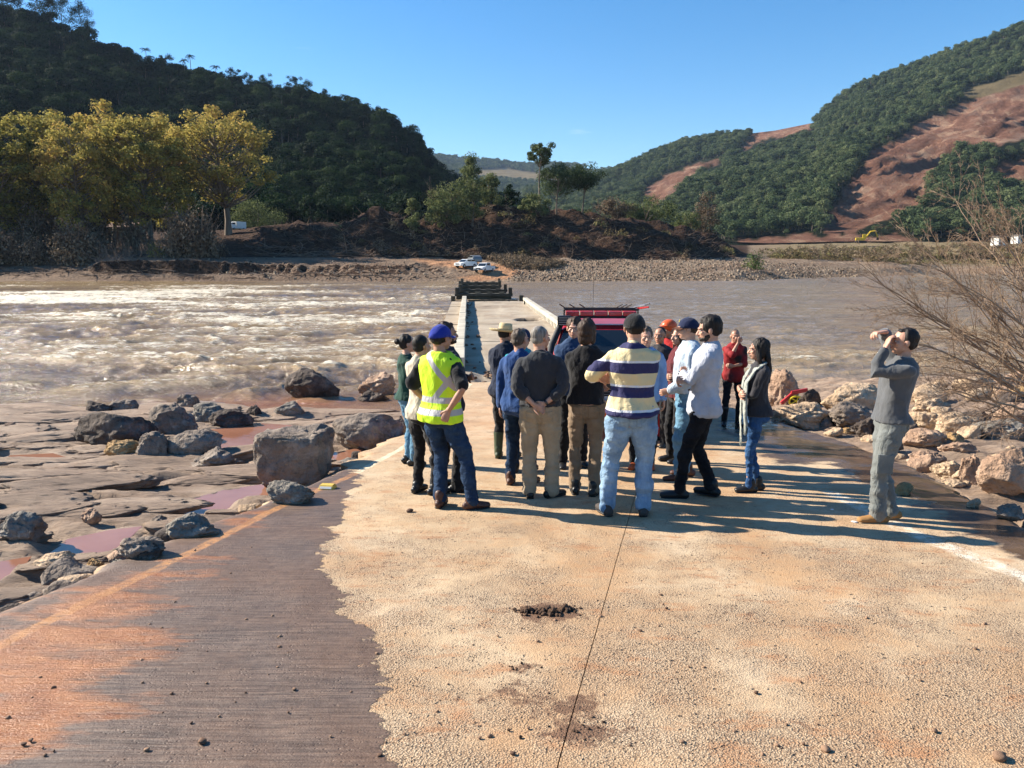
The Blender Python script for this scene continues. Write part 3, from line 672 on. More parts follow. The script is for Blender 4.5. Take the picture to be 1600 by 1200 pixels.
# ================================================================ TREES
def quads(C, N, size, rng, aspect=.75):
    """one leaf-sized face per row: centre C, facing N"""
    n = len(C); N = N/np.maximum(np.linalg.norm(N, axis=1, keepdims=True), 1e-6)
    r = rng.normal(size=(n, 3)); U = np.cross(N, r); U /= np.maximum(np.linalg.norm(U, axis=1, keepdims=True), 1e-6); W = np.cross(N, U)
    s = (size*rng.uniform(.55, 1.35, n))[:, None]; U = U*s*.5; W = W*s*.5*aspect
    k = N*s*.12
    V = np.stack([C-U, C-W*.9+k, C+U, C+W*.9+k], 1).reshape(-1, 3)
    return V, np.arange(4*n).reshape(n, 4)
def clusters(n, H, spread, z0, rng, shape='round', lump=.25):
    out = []
    while len(out) < n:
        p = rng.uniform(-1, 1, 3); r = np.linalg.norm(p)
        if r > 1 or r < .15: continue
        if rng.random() > .25+r: continue
        f = 1.0
        if shape == 'vase': f = .55+.45*(p[2]+1)/2
        if shape == 'cone': f = 1.05-.75*(p[2]+1)/2
        if shape == 'flat': p[2] *= .8
        out.append((p[0]*spread*f, p[1]*spread*f, z0+(H-z0)*(p[2]+1)/2))
    return np.array(out)
def tree_meshes(name, H, spread, z0, ncl, crad, nleaf, leaf, mleaf, mbark, seed, shape='round', trunk_r=.3, lean=0, seg=7, limbs=None, up=.35):
    rng = np.random.default_rng(seed); C = clusters(ncl, H-crad*.7, spread-crad*.6, z0+crad*.4, rng, shape)
    mb = MB(); top = H*.8; tp = []
    for i in range(7):
        t = i/6; tp.append(Vector((lean*t*t*H+.03*H*math.sin(3*t+seed), .02*H*math.sin(4*t+seed*2)*t, top*t)))
    mb.tube(tp, [trunk_r*(1.25 if i == 0 else 1-.8*i/6) for i in range(7)], seg)
    for k, c in enumerate(C):
        if limbs is not None and k >= limbs: break
        c = Vector(c); hz = min(max(.22*H, c.z-abs(Vector((c.x, c.y)).length)*(.5+up)), top*.95); t = hz/top*6; i = min(int(t), 5); a = tp[i].lerp(tp[i+1], t-i)
        m = a.lerp(c, .5)+Vector((0, 0, -.1*(c-a).length)); r = trunk_r*(.38-.2*hz/H)
        mb.tube([a, m, c], [r, r*.6, r*.18], 5)
    pts = []; nor = []
    for c in C:
        n = int(nleaf*rng.uniform(.6, 1.3)); d = rng.normal(size=(n, 3)); d /= np.linalg.norm(d, axis=1, keepdims=True)
        rr_ = crad*rng.uniform(.65, 1.25)*(rng.random(n)**.42)[:, None]*np.array([1, 1, .72])
        pts.append(c+d*rr_); nor.append(d+rng.normal(size=(n, 3))*.55+np.array([0, 0, .35]))
    V, Fq = quads(np.concatenate(pts), np.concatenate(nor), leaf, rng)
    tr = mesh(name+'_trunk', mb.v, mb.f, mbark); cr = mesh(name+'_crown', V, Fq, mleaf, smooth=False)
    return tr, cr
def put_tree(name, data, loc, label, cat='tree', group=None, sc=1.0, rz=0.0, sz=None):
    o = empty(name, loc, rz); o.scale = (sc, sc, sz or sc); tag(o, label, cat, group)
    link('trunk', data[0], o); link('crown', data[1], o); return o
bark = M('tree_bark', [(.3, (.10, .075, .055)), (.7, (.22, .175, .135))], scale=1.2, stretch=(1, 1, .25), rough=.9, bump=.6, bscale=4, bdist=.05)
barkd = M('dark_bark', [(.3, (.035, .025, .018)), (.7, (.09, .065, .048))], scale=2, stretch=(1, 1, .25), rough=.9)
deadw = M('dead_wood', [(.3, (.10, .065, .045)), (.7, (.24, .17, .12))], scale=1.5, rough=.9, island=.6)
l_yel = leafmat('autumn_leaves', trans=.45, stops=[(.2, (.115, .115, .034)), (.42, (.25, .225, .058)), (.66, (.42, .33, .085)), (.92, (.48, .29, .10))], island=.35, objrand=.25, scale=.13)
l_for = leafmat('shaded_forest_leaves', [(.2, (.005, .013, .005)), (.5, (.012, .030, .009)), (.8, (.036, .058, .016))], island=.35, objrand=.55, trans=.2, scale=.2)  # shade of the left hill is put into these darker leaf colours
l_forr = leafmat('sunlit_forest_leaves', [(.2, (.038, .058, .026)), (.5, (.075, .105, .045)), (.8, (.135, .155, .07))], island=.3, objrand=.6, trans=.25, scale=.2)  # lighter copy of the forest leaf material, sunlight put into its colours
l_oli = leafmat('olive_leaves', [(.2, (.06, .08, .03)), (.5, (.13, .155, .06)), (.8, (.22, .23, .10))], island=.5, scale=.5)
l_brn = leafmat('withered_leaves', [(.2, (.08, .055, .034)), (.5, (.18, .13, .085)), (.8, (.29, .225, .15))], island=.5, scale=.5, trans=.15)

def scatter(name, pts, protos, smin, smax, seed, label=None, cat=None, tilt=0.0):
    """stuff: prototypes placed on points by geometry nodes"""
    me = mesh(name, pts, [], (), smooth=False) if len(pts) else None
    o = link(name, me); tag(o, label, cat, kind='stuff')
    ng = bpy.data.node_groups.new(name, 'GeometryNodeTree')
    ng.interface.new_socket('Geometry', in_out='INPUT', socket_type='NodeSocketGeometry'); ng.interface.new_socket('Geometry', in_out='OUTPUT', socket_type='NodeSocketGeometry')
    N = ng.nodes.new; a = N('NodeGroupInput'); z = N('NodeGroupOutput'); jn = N('GeometryNodeJoinGeometry')
    idx = N('GeometryNodeInputIndex'); k = len(protos)
    for i, p in enumerate(protos):
        io = N('GeometryNodeObjectInfo'); io.inputs[0].default_value = p; io.inputs['As Instance'].default_value = True
        ip = N('GeometryNodeInstanceOnPoints'); ng.links.new(a.outputs[0], ip.inputs['Points']); ng.links.new(io.outputs['Geometry'], ip.inputs['Instance'])
        md = N('ShaderNodeMath'); md.operation = 'MODULO'; md.inputs[1].default_value = k; ng.links.new(idx.outputs[0], md.inputs[0])
        cmp = N('ShaderNodeMath'); cmp.operation = 'COMPARE'; cmp.inputs[1].default_value = i; cmp.inputs[2].default_value = .2; ng.links.new(md.outputs[0], cmp.inputs[0])
        ng.links.new(cmp.outputs[0], ip.inputs['Selection'])
        rs = N('FunctionNodeRandomValue'); rs.data_type = 'FLOAT'; rs.inputs[2].default_value = smin; rs.inputs[3].default_value = smax; rs.inputs['Seed'].default_value = seed
        ng.links.new(rs.outputs[1], ip.inputs['Scale'])
        rr_ = N('FunctionNodeRandomValue'); rr_.data_type = 'FLOAT_VECTOR'; rr_.inputs[0].default_value = (-tilt, -tilt, 0); rr_.inputs[1].default_value = (tilt, tilt, 6.28); rr_.inputs['Seed'].default_value = seed+1
        ng.links.new(rr_.outputs[0], ip.inputs['Rotation'])
        ng.links.new(ip.outputs[0], jn.inputs[0])
    ng.links.new(jn.outputs[0], z.inputs[0])
    md = o.modifiers.new('scatter', 'NODES'); md.node_group = ng; return o
def proto_crown(name, rad, hgt, n, leaf, mat, seed):
    """a forest crown: lumpy shell of leaf clumps on a short stem"""
    rng = np.random.default_rng(seed); P = []; Nn = []
    lumps = [(np.array([0, 0, hgt*.62]), rad*.62)]+[(np.array([math.cos(t)*rad*.52*rng.uniform(.7, 1.15), math.sin(t)*rad*.52*rng.uniform(.7, 1.15), hgt*rng.uniform(.32, .72)]), rad*rng.uniform(.33, .5)) for t in rng.uniform(0, 6.28, 8)]
    for c, r in lumps:
        k = int(n*r*r/sum(q[1]**2 for q in lumps)); d = rng.normal(size=(k, 3)); d /= np.linalg.norm(d, axis=1, keepdims=True); d[:, 2] = np.where(d[:, 2] < -.4, -d[:, 2], d[:, 2])
        P.append(c+d*r*rng.uniform(.75, 1.12, (k, 1))*np.array([1, 1, .85])); Nn.append(d+rng.normal(size=(k, 3))*.45)
    V, Fq = quads(np.concatenate(P), np.concatenate(Nn), leaf, rng, .9)
    mb = MB(); mb.tube([(0, 0, -3), (.1, 0, hgt*.3), (0, .1, hgt*.6)], [.25, .2, .1], 5)
    k = len(V); V = np.concatenate([V, np.array([tuple(v) for v in mb.v])]); Fs = [tuple(f) for f in Fq.tolist()]+[tuple(i+k for i in f) for f in mb.f]
    me = mesh(name, V, Fs, [mat, bark], [0]*len(Fq)+[1]*len(mb.f), smooth=False); return bpy.data.objects.new(name, me)
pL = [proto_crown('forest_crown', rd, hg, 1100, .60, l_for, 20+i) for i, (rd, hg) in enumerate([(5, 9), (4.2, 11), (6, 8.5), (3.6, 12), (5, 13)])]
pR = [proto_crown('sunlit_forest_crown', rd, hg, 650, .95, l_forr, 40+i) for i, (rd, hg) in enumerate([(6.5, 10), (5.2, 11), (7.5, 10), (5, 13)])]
def sheet_points(X, Y, Z, area, seed, keep, jit=.5):
    """random points on a lofted sheet, one per `area` square metres"""
    rng = np.random.default_rng(seed); A = np.abs((X[:-1, 1:]-X[:-1, :-1])*(Y[1:, :-1]-Y[:-1, :-1])); n = rng.poisson(A/area)
    ii, jj = np.nonzero(n > 0); rep = n[ii, jj]; ii = np.repeat(ii, rep); jj = np.repeat(jj, rep)
    u = rng.random(len(ii)); v = rng.random(len(ii))
    f = lambda Q: Q[ii, jj]*(1-u)*(1-v)+Q[ii, jj+1]*u*(1-v)+Q[ii+1, jj]*(1-u)*v+Q[ii+1, jj+1]*u*v
    P = np.stack([f(X), f(Y), f(Z)], 1); return P[keep(P)]
def kL(P):
    px, py = proj(P.T); return (px > -450) & (px < 1000) & (P[:, 1] < 500) & (P[:, 1] > 228)
PL = sheet_points(lX, lY, lZ, 19, 1, kL)
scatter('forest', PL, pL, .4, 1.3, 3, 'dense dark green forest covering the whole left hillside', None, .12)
def kR(P):
    px, py = proj(P.T); j = 1.6*3.5*fbm(px*.05, py*.05, 0, 4, 333); m = (px > 820) & (px < 2050)
    for poly in SCARS: m &= (sdist(px, py, poly)+j < -4) & (sdist(px, py-12, poly) < -1)
    m &= sdist(px, py, FIELD) < 0
    rng = np.random.default_rng(5); return m & (P[:, 1] < YR(1.12)(1300)+250)
PR = sheet_points(hX, hY, hZ, 26, 2, kR)
scatter('forest', PR, pR, .32, 1.15, 8, 'sunlit green forest around the red landslide scars on the right hill', None, .12)
def kD(P):
    px, py = proj(P.T); m = (px > 560) & (px < 1150)
    for q in DF: m &= sdist(px, py, q)+2*fbm(px*.06, py*.1, 0, 3, 5) < 0
    return m
PD = sheet_points(dX, dY, dZ, 200, 4, kD)
scatter('forest', PD, pR, .9, 1.7, 9, 'bluish forest on the distant hill between the two near hills', None, .1)
print('forest', len(PL), len(PR), len(PD))

# trees one can tell apart along the left ridge
for k, (px, py, hpx) in enumerate([(12, 34, 62), (38, 38, 60), (60, 40, 78), (88, 44, 70), (112, 48, 84), (136, 58, 88), (154, 68, 60), (210, 90, 34), (262, 112, 48), (356, 134, 40), (372, 138, 52), (392, 144, 46), (418, 146, 50), (436, 148, 34), (462, 150, 50), (478, 150, 52), (510, 160, 40), (556, 172, 38), (600, 186, 40), (620, 198, 30)]):
    p = LH.pick(px, py+6); h = (hpx*.9)/F*p.y
    if k % 4 == 0: hb = h; dat = tree_meshes('ridge_tree', h, h*.32, h*.2, 34, h*.10, 120, .5, l_for, barkd, 500+k, 'cone' if k < 8 else 'round', .22)
    put_tree('ridge_tree', dat, (p.x, p.y-3, p.z-1.5), ('tall ragged dark tree against the sky at the left end of the ridge' if px < 160 else 'small ragged dark tree on the ridge left of the palm pair' if px < 300 else 'ragged dark tree on the ridge between the palms and the autumn tree tops' if px < 430 else 'ragged dark tree on the ridge above the white truck' if px < 500 else 'low ragged tree on the descending right part of the left ridge'), group='trees standing out along the left ridge', sc=h/hb, rz=k*1.3)
def palm_meshes(H, seed):
    rng = random.Random(seed); mb = MB(); mb.tube([(0, 0, -1), (.2, 0, H*.5), (.1, 0, H)], [.22, .17, .15], 7); tr = mesh('palm_trunk', mb.v, mb.f, bark); fr = MB()
    for k in range(17):
        a = 2*math.pi*k/17+rng.uniform(-.15, .15); e = rng.uniform(-.3, 1.1); Lf = rng.uniform(2.6, 3.4); pts = []
        for i in range(7):
            t = i/6; r = Lf*t*math.cos(e*(1-t)); z = Lf*t*math.sin(e)*(1-.5*t)-1.5*t*t
            pts.append(Vector((math.cos(a)*r, math.sin(a)*r, H+z)))
        fr.tube(pts, [.05]*7, 4)
        for i in range(1, 7):
            d = (pts[i]-pts[i-1]).normalized(); sd_ = d.cross(Vector((0, 0, 1))).normalized()
            for s in (-1, 1):
                for q in (0, .5):
                    b = pts[i-1].lerp(pts[i], q); tip = b+sd_*s*.75*(1-.5*i/7)+d*.35+Vector((0, 0, -.32))
                    fr.add([b-d*.10, b+d*.10, tip], [(0, 1, 2)])
    return tr, mesh('palm_crown', fr.v, fr.f, l_for, smooth=False)
for k, (px, py, hpx, lab) in enumerate([(238, 102, 36, 'slim palm standing alone on the left ridge left of the palm pair'), (293, 118, 34, 'left palm of the close pair on the left ridge'), (309, 121, 42, 'taller right palm of the close pair on the left ridge'), (340, 130, 36, 'palm half hidden by trees right of the palm pair on the ridge')]):
    p = LH.pick(px, py+5); h = hpx/F*p.y; put_tree('palm_tree', palm_meshes(h, k), (p.x, p.y-4, p.z-1), lab, 'palm tree')

# autumn trees on the far bank
YT = [(8, 388, 176, 62, 160, 'autumn tree at the left edge of the picture with yellow green crown', 0), (72, 390, 166, 60, 166, 'tall yellow autumn tree second from the left edge on the far bank', 1), (128, 388, 186, 46, 158, 'darker olive autumn tree behind the brown scrub, third from the left', 0), (176, 390, 168, 52, 170, 'golden autumn tree in the middle of the far bank row', 2), (236, 386, 170, 56, 165, 'golden autumn tree with dark gaps left of the isolated crown', 1), (268, 384, 205, 36, 176, 'small olive autumn tree squeezed before the rightmost one', 2), (350, 369, 168, 74, 182, 'rightmost autumn tree with a single bare trunk beside the white truck', 3), (-70, 388, 170, 66, 168, 'autumn tree just leaving the picture on the left', 2)]
ydat = [tree_meshes('autumn_tree', 29, 8.2, 3.5, 125, 1.6, 105, .52, l_yel, bark, 61, 'round', .42), tree_meshes('autumn_tree', 30, 8, 4.5, 125, 1.6, 105, .52, l_yel, bark, 62, 'round', .42), tree_meshes('autumn_tree', 29, 7, 4, 110, 1.6, 105, .52, l_yel, bark, 63, 'round', .38), tree_meshes('autumn_tree', 29, 10.5, 6.5, 135, 1.7, 105, .5, l_yel, bark, 64, 'round', .6)]
hh = [29, 30, 29, 29]; ss = [8.2, 8, 7, 10.5]
for k, (px, pb, pt, hw, Y, lab, d) in enumerate(YT):
    b = at(px, pb, Y); h = (pb-pt)/F*Y*1.02; wd = hw/F*Y*1.25
    o = put_tree('autumn_tree', ydat[d], (b.x, b.y, b.z-.5), lab, group='autumn trees on the far bank', sc=wd/ss[d], rz=k*2.1, sz=h/hh[d])
def bush_data(rad, h, n, leaf, mleaf, seed, stems=14, mst=None):
    rng = np.random.default_rng(seed); mb = MB()
    for k in range(stems):
        a = rng.uniform(0, 6.28); r = rad*rng.uniform(.3, 1); z = h*rng.uniform(.6, 1.1); mb.tube([(0, 0, -.3), (math.cos(a)*r*.45, math.sin(a)*r*.45, z*.6), (math.cos(a)*r, math.sin(a)*r, z)], [.06*h/3, .04*h/3, .012*h/3], 4)
    d = rng.normal(size=(n, 3)); d /= np.linalg.norm(d, axis=1, keepdims=True); d[:, 2] = np.abs(d[:, 2])
    lum = 1+.25*fbm(d[:, 0]*2+seed, d[:, 1]*2, d[:, 2]*2, 3, seed)
    P = d*np.array([rad, rad, h])*(rng.uniform(.55, 1.05, n)*lum)[:, None]
    V, Fq = quads(P, d+rng.normal(size=(n, 3))*.7, leaf, rng, .6)
    return mesh('bush_stems', mb.v, mb.f, mst or deadw), mesh('bush_leaves', V, Fq, mleaf, smooth=False)
def put_bush(name, data, loc, label, group=None, sc=(1, 1, 1), rz=0, cat='bush'):
    o = empty(name, loc, rz); o.scale = sc; tag(o, label, cat, group); link('stems', data[0], o); link('foliage', data[1], o); return o
bd = [bush_data(2.6, 4.2, 1500, .34, l_brn, 70+i, 26) for i in range(3)]
rng0 = random.Random(4)
for k in range(40):
    px = rng0.uniform(-40, 345); Y = rng0.uniform(147, 165); pb = rng0.uniform(402, 414) if px < 170 else rng0.uniform(390, 402)
    z = FB.atxy((px-800)/F*Y*1.013, Y); x = (px-800)/F*Y*1.013; s = rng0.uniform(.8, 1.7)
    put_bush('withered_bush', bd[k % 3], (x, Y, z-.2), ('tall' if s > 1.35 else 'middling' if s > 1.1 else 'low')+' brown withered bush in the flood scrub '+('at the left picture edge' if px < 60 else 'below the left autumn trees' if px < 150 else 'before the low dark house' if px < 240 else 'below the right autumn trees'), 'withered bushes under the autumn trees', (s, s, s*rng0.uniform(.9, 1.5)), k)
og = bush_data(1.6, 2.6, 500, .32, l_oli, 77, 18)
p = FB.pick(245, 402); put_bush('olive_bush', bush_data(2.2, 3.0, 420, .34, l_yel, 78, 22), (p.x, p.y, p.z), 'small yellow green bush at the top of the cut bank before the autumn trees')
gs = leafmat('bright_leaves', [(.3, (.04, .075, .02)), (.7, (.11, .16, .04))]); p = FB.pick(1180, 421)
put_bush('green_shrub', bush_data(2.0, 3.4, 700, .32, gs, 79, 22, barkd), (p.x, p.y, p.z), 'lone green shrub leaning on the gravel beach across the river')
# trees of the mound
MT = [('slender_tree', 846, 338, 217, 17, 188, .60, 'tall slender tree with a bare trunk and small high crown on the mound', 'round', l_oli, 22, .34),
      ('mound_tree', 872, 332, 252, 30, 190, .38, 'dark rounded tree just right of the slender tree on the mound', 'round', l_forr, 30, .25),
      ('mound_tree', 912, 334, 250, 33, 192, .42, 'spreading dark tree on twin trunks at the right of the mound trees', 'vase', l_forr, 34, .25),
      ('mound_tree', 738, 345, 240, 27, 182, .12, 'tall pale green vine covered tree on the left side of the mound', 'cone', l_oli, 34, .25),
      ('mound_tree', 706, 350, 278, 32, 180, .02, 'broad leafy tree spilling down the left side of the mound', 'round', l_oli, 34, .25),
      ('mound_tree', 645, 372, 297, 17, 176, .05, 'small round leaning green tree at the left end of the mound', 'cone', l_oli, 24, .18),
      ('mound_tree', 1020, 362, 300, 34, 215, .1, 'low olive tree behind the right shoulder of the mound', 'round', l_oli, 30, .2),
      ('mound_tree', 960, 350, 304, 26, 210, .1, 'thin brownish tree behind the middle of the mound', 'round', l_brn, 22, .2),
      ('mound_tree', 1100, 385, 298, 30, 225, .08, 'pale withered tree with drooping branches at the right end of the mound', 'cone', l_brn, 30, .2),
      ('mound_tree', 1068, 368, 325, 22, 222, .1, 'bright low green tree beside the pale withered tree', 'round', l_oli, 22, .2),
      ('mound_tree', 836, 336, 300, 22, 186, .1, 'leafy brush at the foot of the slender tree', 'round', l_oli, 18, .15),
      ('mound_tree', 790, 320, 285, 18, 196, .1, 'low dark tree on the crest left of the slender tree', 'round', l_for, 18, .15),
      ('mound_tree', 765, 322, 268, 22, 190, .05, 'pale green vine clad tree on the crest right of the tallest left mound tree', 'cone', l_oli, 26, .2),
      ('mound_tree', 690, 356, 308, 24, 177, .02, 'low leafy shrub tree at the foot of the vine covered trees', 'round', l_oli, 24, .18),
      ('mound_tree', 984, 352, 312, 24, 212, .1, 'small grey green tree left of the low olive tree behind the mound', 'round', l_oli, 22, .16),
      ('mound_tree', 403, 368, 304, 40, 212, .05, 'grey green tree behind the white truck on the far bank', 'round', l_oli, 30, .2)]
for k, (nm, px, pb, pt, hw, Y, cb, lab, shp, ml, nc, tr) in enumerate(MT):
    b = at(px, pb, Y); b.z = min(b.z, FB.atxy(b.x, b.y)+.3); h = CAMZ+(406-pt)/F*Y-b.z; wd = hw/F*Y*1.28
    dat = tree_meshes('mound_tree', h, wd, h*cb, nc, wd*.30, 190, .40, ml, bark, 600+k, shp, tr)
    put_tree(nm, dat, (b.x, b.y, b.z-.6), lab)
def bare_tree(name, px, pb, pt, Y, seed, lab, spread=.5):
    rng = random.Random(seed); b = at(px, pb, Y); b.z = min(b.z, FB.atxy(b.x, b.y)+.3); H = CAMZ+(406-pt)/F*Y-b.z; mb = MB()
    def br(p, d, L, r, lv):
        pts = [p]; q = p
        for i in range(4):
            d = (d+Vector((rng.uniform(-.25, .25), rng.uniform(-.25, .25), .08))).normalized(); q = q+d*L/4; pts.append(q)
        mb.tube(pts, [r*(1-.17*i) for i in range(5)], 5 if lv < 2 else 4)
        if lv < 3:
            for k in range(3 if lv else 5):
                e = (d+Vector((rng.uniform(-1, 1), rng.uniform(-1, 1), rng.uniform(-.1, .8)))*spread*1.7).normalized(); br(pts[rng.choice((2, 3, 4))], e, L*.55, r*.5, lv+1)
    br(Vector((0, 0, -.5)), Vector((0, 0, 1)), H*.55, .16, 0)
    o = link(name, mesh(name, mb.v, mb.f, deadw), loc=b); tag(o, lab, 'bare tree')
bare_tree('bare_tree', 677, 350, 282, 178, 1, 'bare forked dead tree left of the vine covered tree on the mound')
bare_tree('bare_tree', 1005, 365, 315, 205, 2, 'leaning bare tree on the right shoulder of the mound')
bare_tree('bare_tree', 940, 345, 300, 200, 3, 'thin bare tree right of the dark spreading tree')
# undergrowth on the mound and the bank, roots and driftwood (nobody could count them)
rng = np.random.default_rng(11)
def far_pts(n, region, seed, ymin=130, ymax=330):
    rng = np.random.default_rng(seed); m = inside(FB.px, FB.py, region) & (FB.Y > ymin) & (FB.Y < ymax); ii = np.argwhere(m); k = ii[rng.integers(0, len(ii), n)]
    P = np.stack([FB.X[k[:, 0], k[:, 1]], FB.Y[k[:, 0], k[:, 1]], FB.Z[k[:, 0], k[:, 1]]], 1)
    return P+rng.normal(size=P.shape)*[.5, .3, 0]
def twigs(name, P, Lr, r, mat, seed, label, upw=.4, bend=.5):
    rng = np.random.default_rng(seed); V = []; Fs = []
    for p in P:
        d = rng.normal(size=3); d[2] = abs(d[2])*upw; d /= np.linalg.norm(d); L = rng.uniform(*Lr); b = rng.normal(size=3)*bend*L*.3; b[2] = -abs(b[2])*.4
        c = [p-d*L*.15, p+d*L*.4+b*.5, p+d*L+b*0]; s = np.cross(d, rng.normal(size=3)); s /= np.linalg.norm(s)+1e-6; t = np.cross(d, s); q = r*rng.uniform(.5, 1.6); n = len(V)
        for i, w_ in enumerate((1, .7, .25)):
            for a in (0, 2.09, 4.18): V.append(c[i]+(s*math.cos(a)+t*math.sin(a))*q*w_)
        for i in (0, 3):
            for k in range(3): Fs.append((n+i+k, n+i+(k+1) % 3, n+i+3+(k+1) % 3, n+i+3+k))
    o = link(name, mesh(name, V, np.array(Fs), mat, smooth=False)); tag(o, label, None, kind='stuff'); return o
MOUND = [(430, 352), (560, 345), (600, 330), (640, 350), (760, 320), (900, 334), (1000, 347), (1110, 372), (1150, 398), (1130, 405), (860, 404), (740, 402), (600, 398), (430, 372)]
twigs('root_tangle', far_pts(3600, MOUND, 21), (1.2, 4.0), .045, deadw, 22, 'tangle of roots and uprooted branches over the dark mound')
twigs('driftwood', far_pts(500, [(380, 385), (560, 385), (700, 395), (640, 402), (400, 400)], 23), (1.5, 5), .09, deadw, 24, 'pale driftwood stranded on the gravel before the mound', .15)
twigs('dead_scrub', far_pts(3200, [(-60, 372), (330, 365), (345, 398), (160, 410), (-60, 414)], 25), (1.5, 4.5), .03, M('grey_twigs', (.26, .19, .145), rough=.95, island=.5), 26, 'thicket of bare twigs under the autumn trees', 1.2)
twigs('driftwood', far_pts(260, [(-60, 416), (180, 420), (400, 428), (640, 425), (640, 434), (-60, 432)], 27), (1.5, 4.5), .08, deadw, 28, 'drift branches caught at the foot of the cut bank', .12)
P = np.concatenate([far_pts(110, MOUND, 31), far_pts(900, [(1180, 392), (1600, 380), (1750, 380), (1750, 412), (1400, 414), (1330, 408), (1200, 404)], 32, 150, 400)])
def proto_bush(name, rad, h, n, leaf, mat, seed):
    a, b = bush_data(rad, h, n, leaf, mat, seed, 0); return bpy.data.objects.new(name, b)
l_tan = leafmat('dry_grass_leaves', [(.2, (.09, .065, .03)), (.5, (.19, .145, .07)), (.8, (.22, .20, .08))], island=.5, objrand=.8, trans=.15)
scatter('undergrowth', P, [proto_bush('tuft', 1.4, 1.5, 130, .4, l_tan, 90), proto_bush('tuft', 1.0, 1.9, 110, .38, l_brn, 91), proto_bush('tuft', 1.7, 1.1, 120, .4, l_tan, 92)], .5, 1.4, 12, 'dry brownish undergrowth on the far banks')
P = far_pts(500, [(640, 398), (800, 402), (880, 414), (850, 422), (800, 420), (760, 404)], 35); scatter('undergrowth', P, [proto_bush('tuft', .8, .9, 120, .3, l_brn, 93)], .4, 1.3, 13, 'brown flattened brush around the two white cars')
# gravel beach stones
def rock_mesh(name, sub, seed, mat, dims=(1, 1, 1), cuts=7, rough=.16, blocky=0.0, fr=1.6):
    bm = bmesh.new(); bmesh.ops.create_icosphere(bm, subdivisions=sub, radius=1); V = np.array([v.co[:] for v in bm.verts]); Fq = np.array([[v.index for v in f.verts] for f in bm.faces]); bm.free()
    rng = np.random.default_rng(seed)
    if blocky: e = 1-blocky*.75; V = np.sign(V)*np.abs(V)**e; V *= 1/np.max(np.abs(V))
    for k in range(cuts):
        n = rng.normal(size=3); n /= np.linalg.norm(n); d = rng.uniform(.50, .84)+blocky*.3; s = V@n; o_ = np.maximum(s-d, 0); V = V-n[None, :]*(o_*rng.uniform(.9, 1.0))[:, None]
    nn = V/np.linalg.norm(V, axis=1, keepdims=True); s0 = seed*3.7
    V = V+nn*(rough*fbm(V[:, 0]*fr+s0, V[:, 1]*fr, V[:, 2]*fr, 5, seed % 97, .52)+rough*.42*ridged(V[:, 0]*2.4*fr+s0, V[:, 1]*2.4*fr, V[:, 2]*3.4*fr, 5, 7)+rough*.12*(V[:, 0]*0+1)*np.abs(fbm(V[:, 0]*9+s0, V[:, 1]*9, V[:, 2]*9, 4, 3)))[:, None]
    V = V/(V.max(0)-V.min(0))*2; V -= (V.max(0)+V.min(0))/2
    return mesh(name, V*np.array(dims), Fq, mat)
m_stone = M('gravel_stone', [(.2, (.09, .06, .04)), (.5, (.19, .135, .092)), (.8, (.31, .235, .165))], scale=.8, objrand=1.2, rough=.9)
pS = [bpy.data.objects.new('stone', rock_mesh('stone', 1, 900+i, m_stone, (.32, .26, .17), 5)) for i in range(4)]
scatter('gravel', np.concatenate([far_pts(5200, [(800, 414), (880, 405), (1150, 404), (1340, 420), (1340, 434), (1140, 440), (800, 440)], 36), far_pts(350, [(300, 404), (420, 400), (560, 404), (640, 410), (700, 432), (640, 437), (420, 436), (330, 428), (420, 420)], 37)]), pS, .3, .9, 14, 'grey tan river stones of the gravel beach across the river', None, 1.5)
# ================================================================ THE BROKEN BRIDGE
m_conc = M('bridge_concrete', [(.28, (.17, .135, .10)), (.5, (.29, .24, .18)), (.72, (.38, .32, .25))], scale=.7, detail=8, rough=.9, bump=.5, bscale=30, bdist=.01, kind='Position')
m_kerb = M('pale_kerb_concrete', [(.3, (.36, .32, .25)), (.7, (.58, .53, .43))], scale=1.5, detail=7, rough=.85, bump=.4, bscale=25, bdist=.01, kind='Position')
m_pier = M('stained_pier_concrete', [(.3, (.030, .026, .020)), (.6, (.075, .066, .048)), (.8, (.16, .145, .11))], scale=.9, detail=8, stretch=(1, 1, .4), rough=.9, bump=.6, bscale=12, bdist=.02, kind='Position')
m_dirt = M('red_silt', [(.3, (.10, .055, .035)), (.7, (.22, .135, .085))], scale=2, rough=.95, bump=.8, bscale=9, bdist=.03)
bridge = empty('bridge', (0, 0, 0)); tag(bridge, 'low broken concrete bridge running out into the river', 'bridge')
BL0, BL1 = hitz(712, 598, DECK), hitz(716, 467, DECK)      # deck, left edge, near and far
BR0, BR1 = hitz(872, 598, DECK), hitz(838, 468.5, DECK)
Ya, Yb = 17.92, 54.0
dirn = Vector((-.0567, 1, 0)).normalized(); rgt = Vector((dirn.y, -dirn.x, 0))
L0 = hitz(729.5, 470, DECK); sL = (L0.y-Ya)/dirn.y
orig = Vector((L0.x, L0.y, DECK))-dirn*sL                  # foot of the left kerb's inner face at the near end
def bp(s, t, z=0): return orig+dirn*s+rgt*t+Vector((0, 0, z))     # s along, t to the right
Lb = (Yb-Ya)/dirn.y; Wd = 4.05
Mrot = Matrix.Rotation(math.atan2(-dirn.x, dirn.y), 3, 'Z')
def bbox(mb, s0, s1, t0, t1, z0, z1): c = bp((s0+s1)/2, (t0+t1)/2, (z0+z1)/2); mb.box(c, (t1-t0, s1-s0, z1-z0), Mrot)
seams = [0, 3.0, 9.2, 16.5, 22.5, 29.8, Lb]
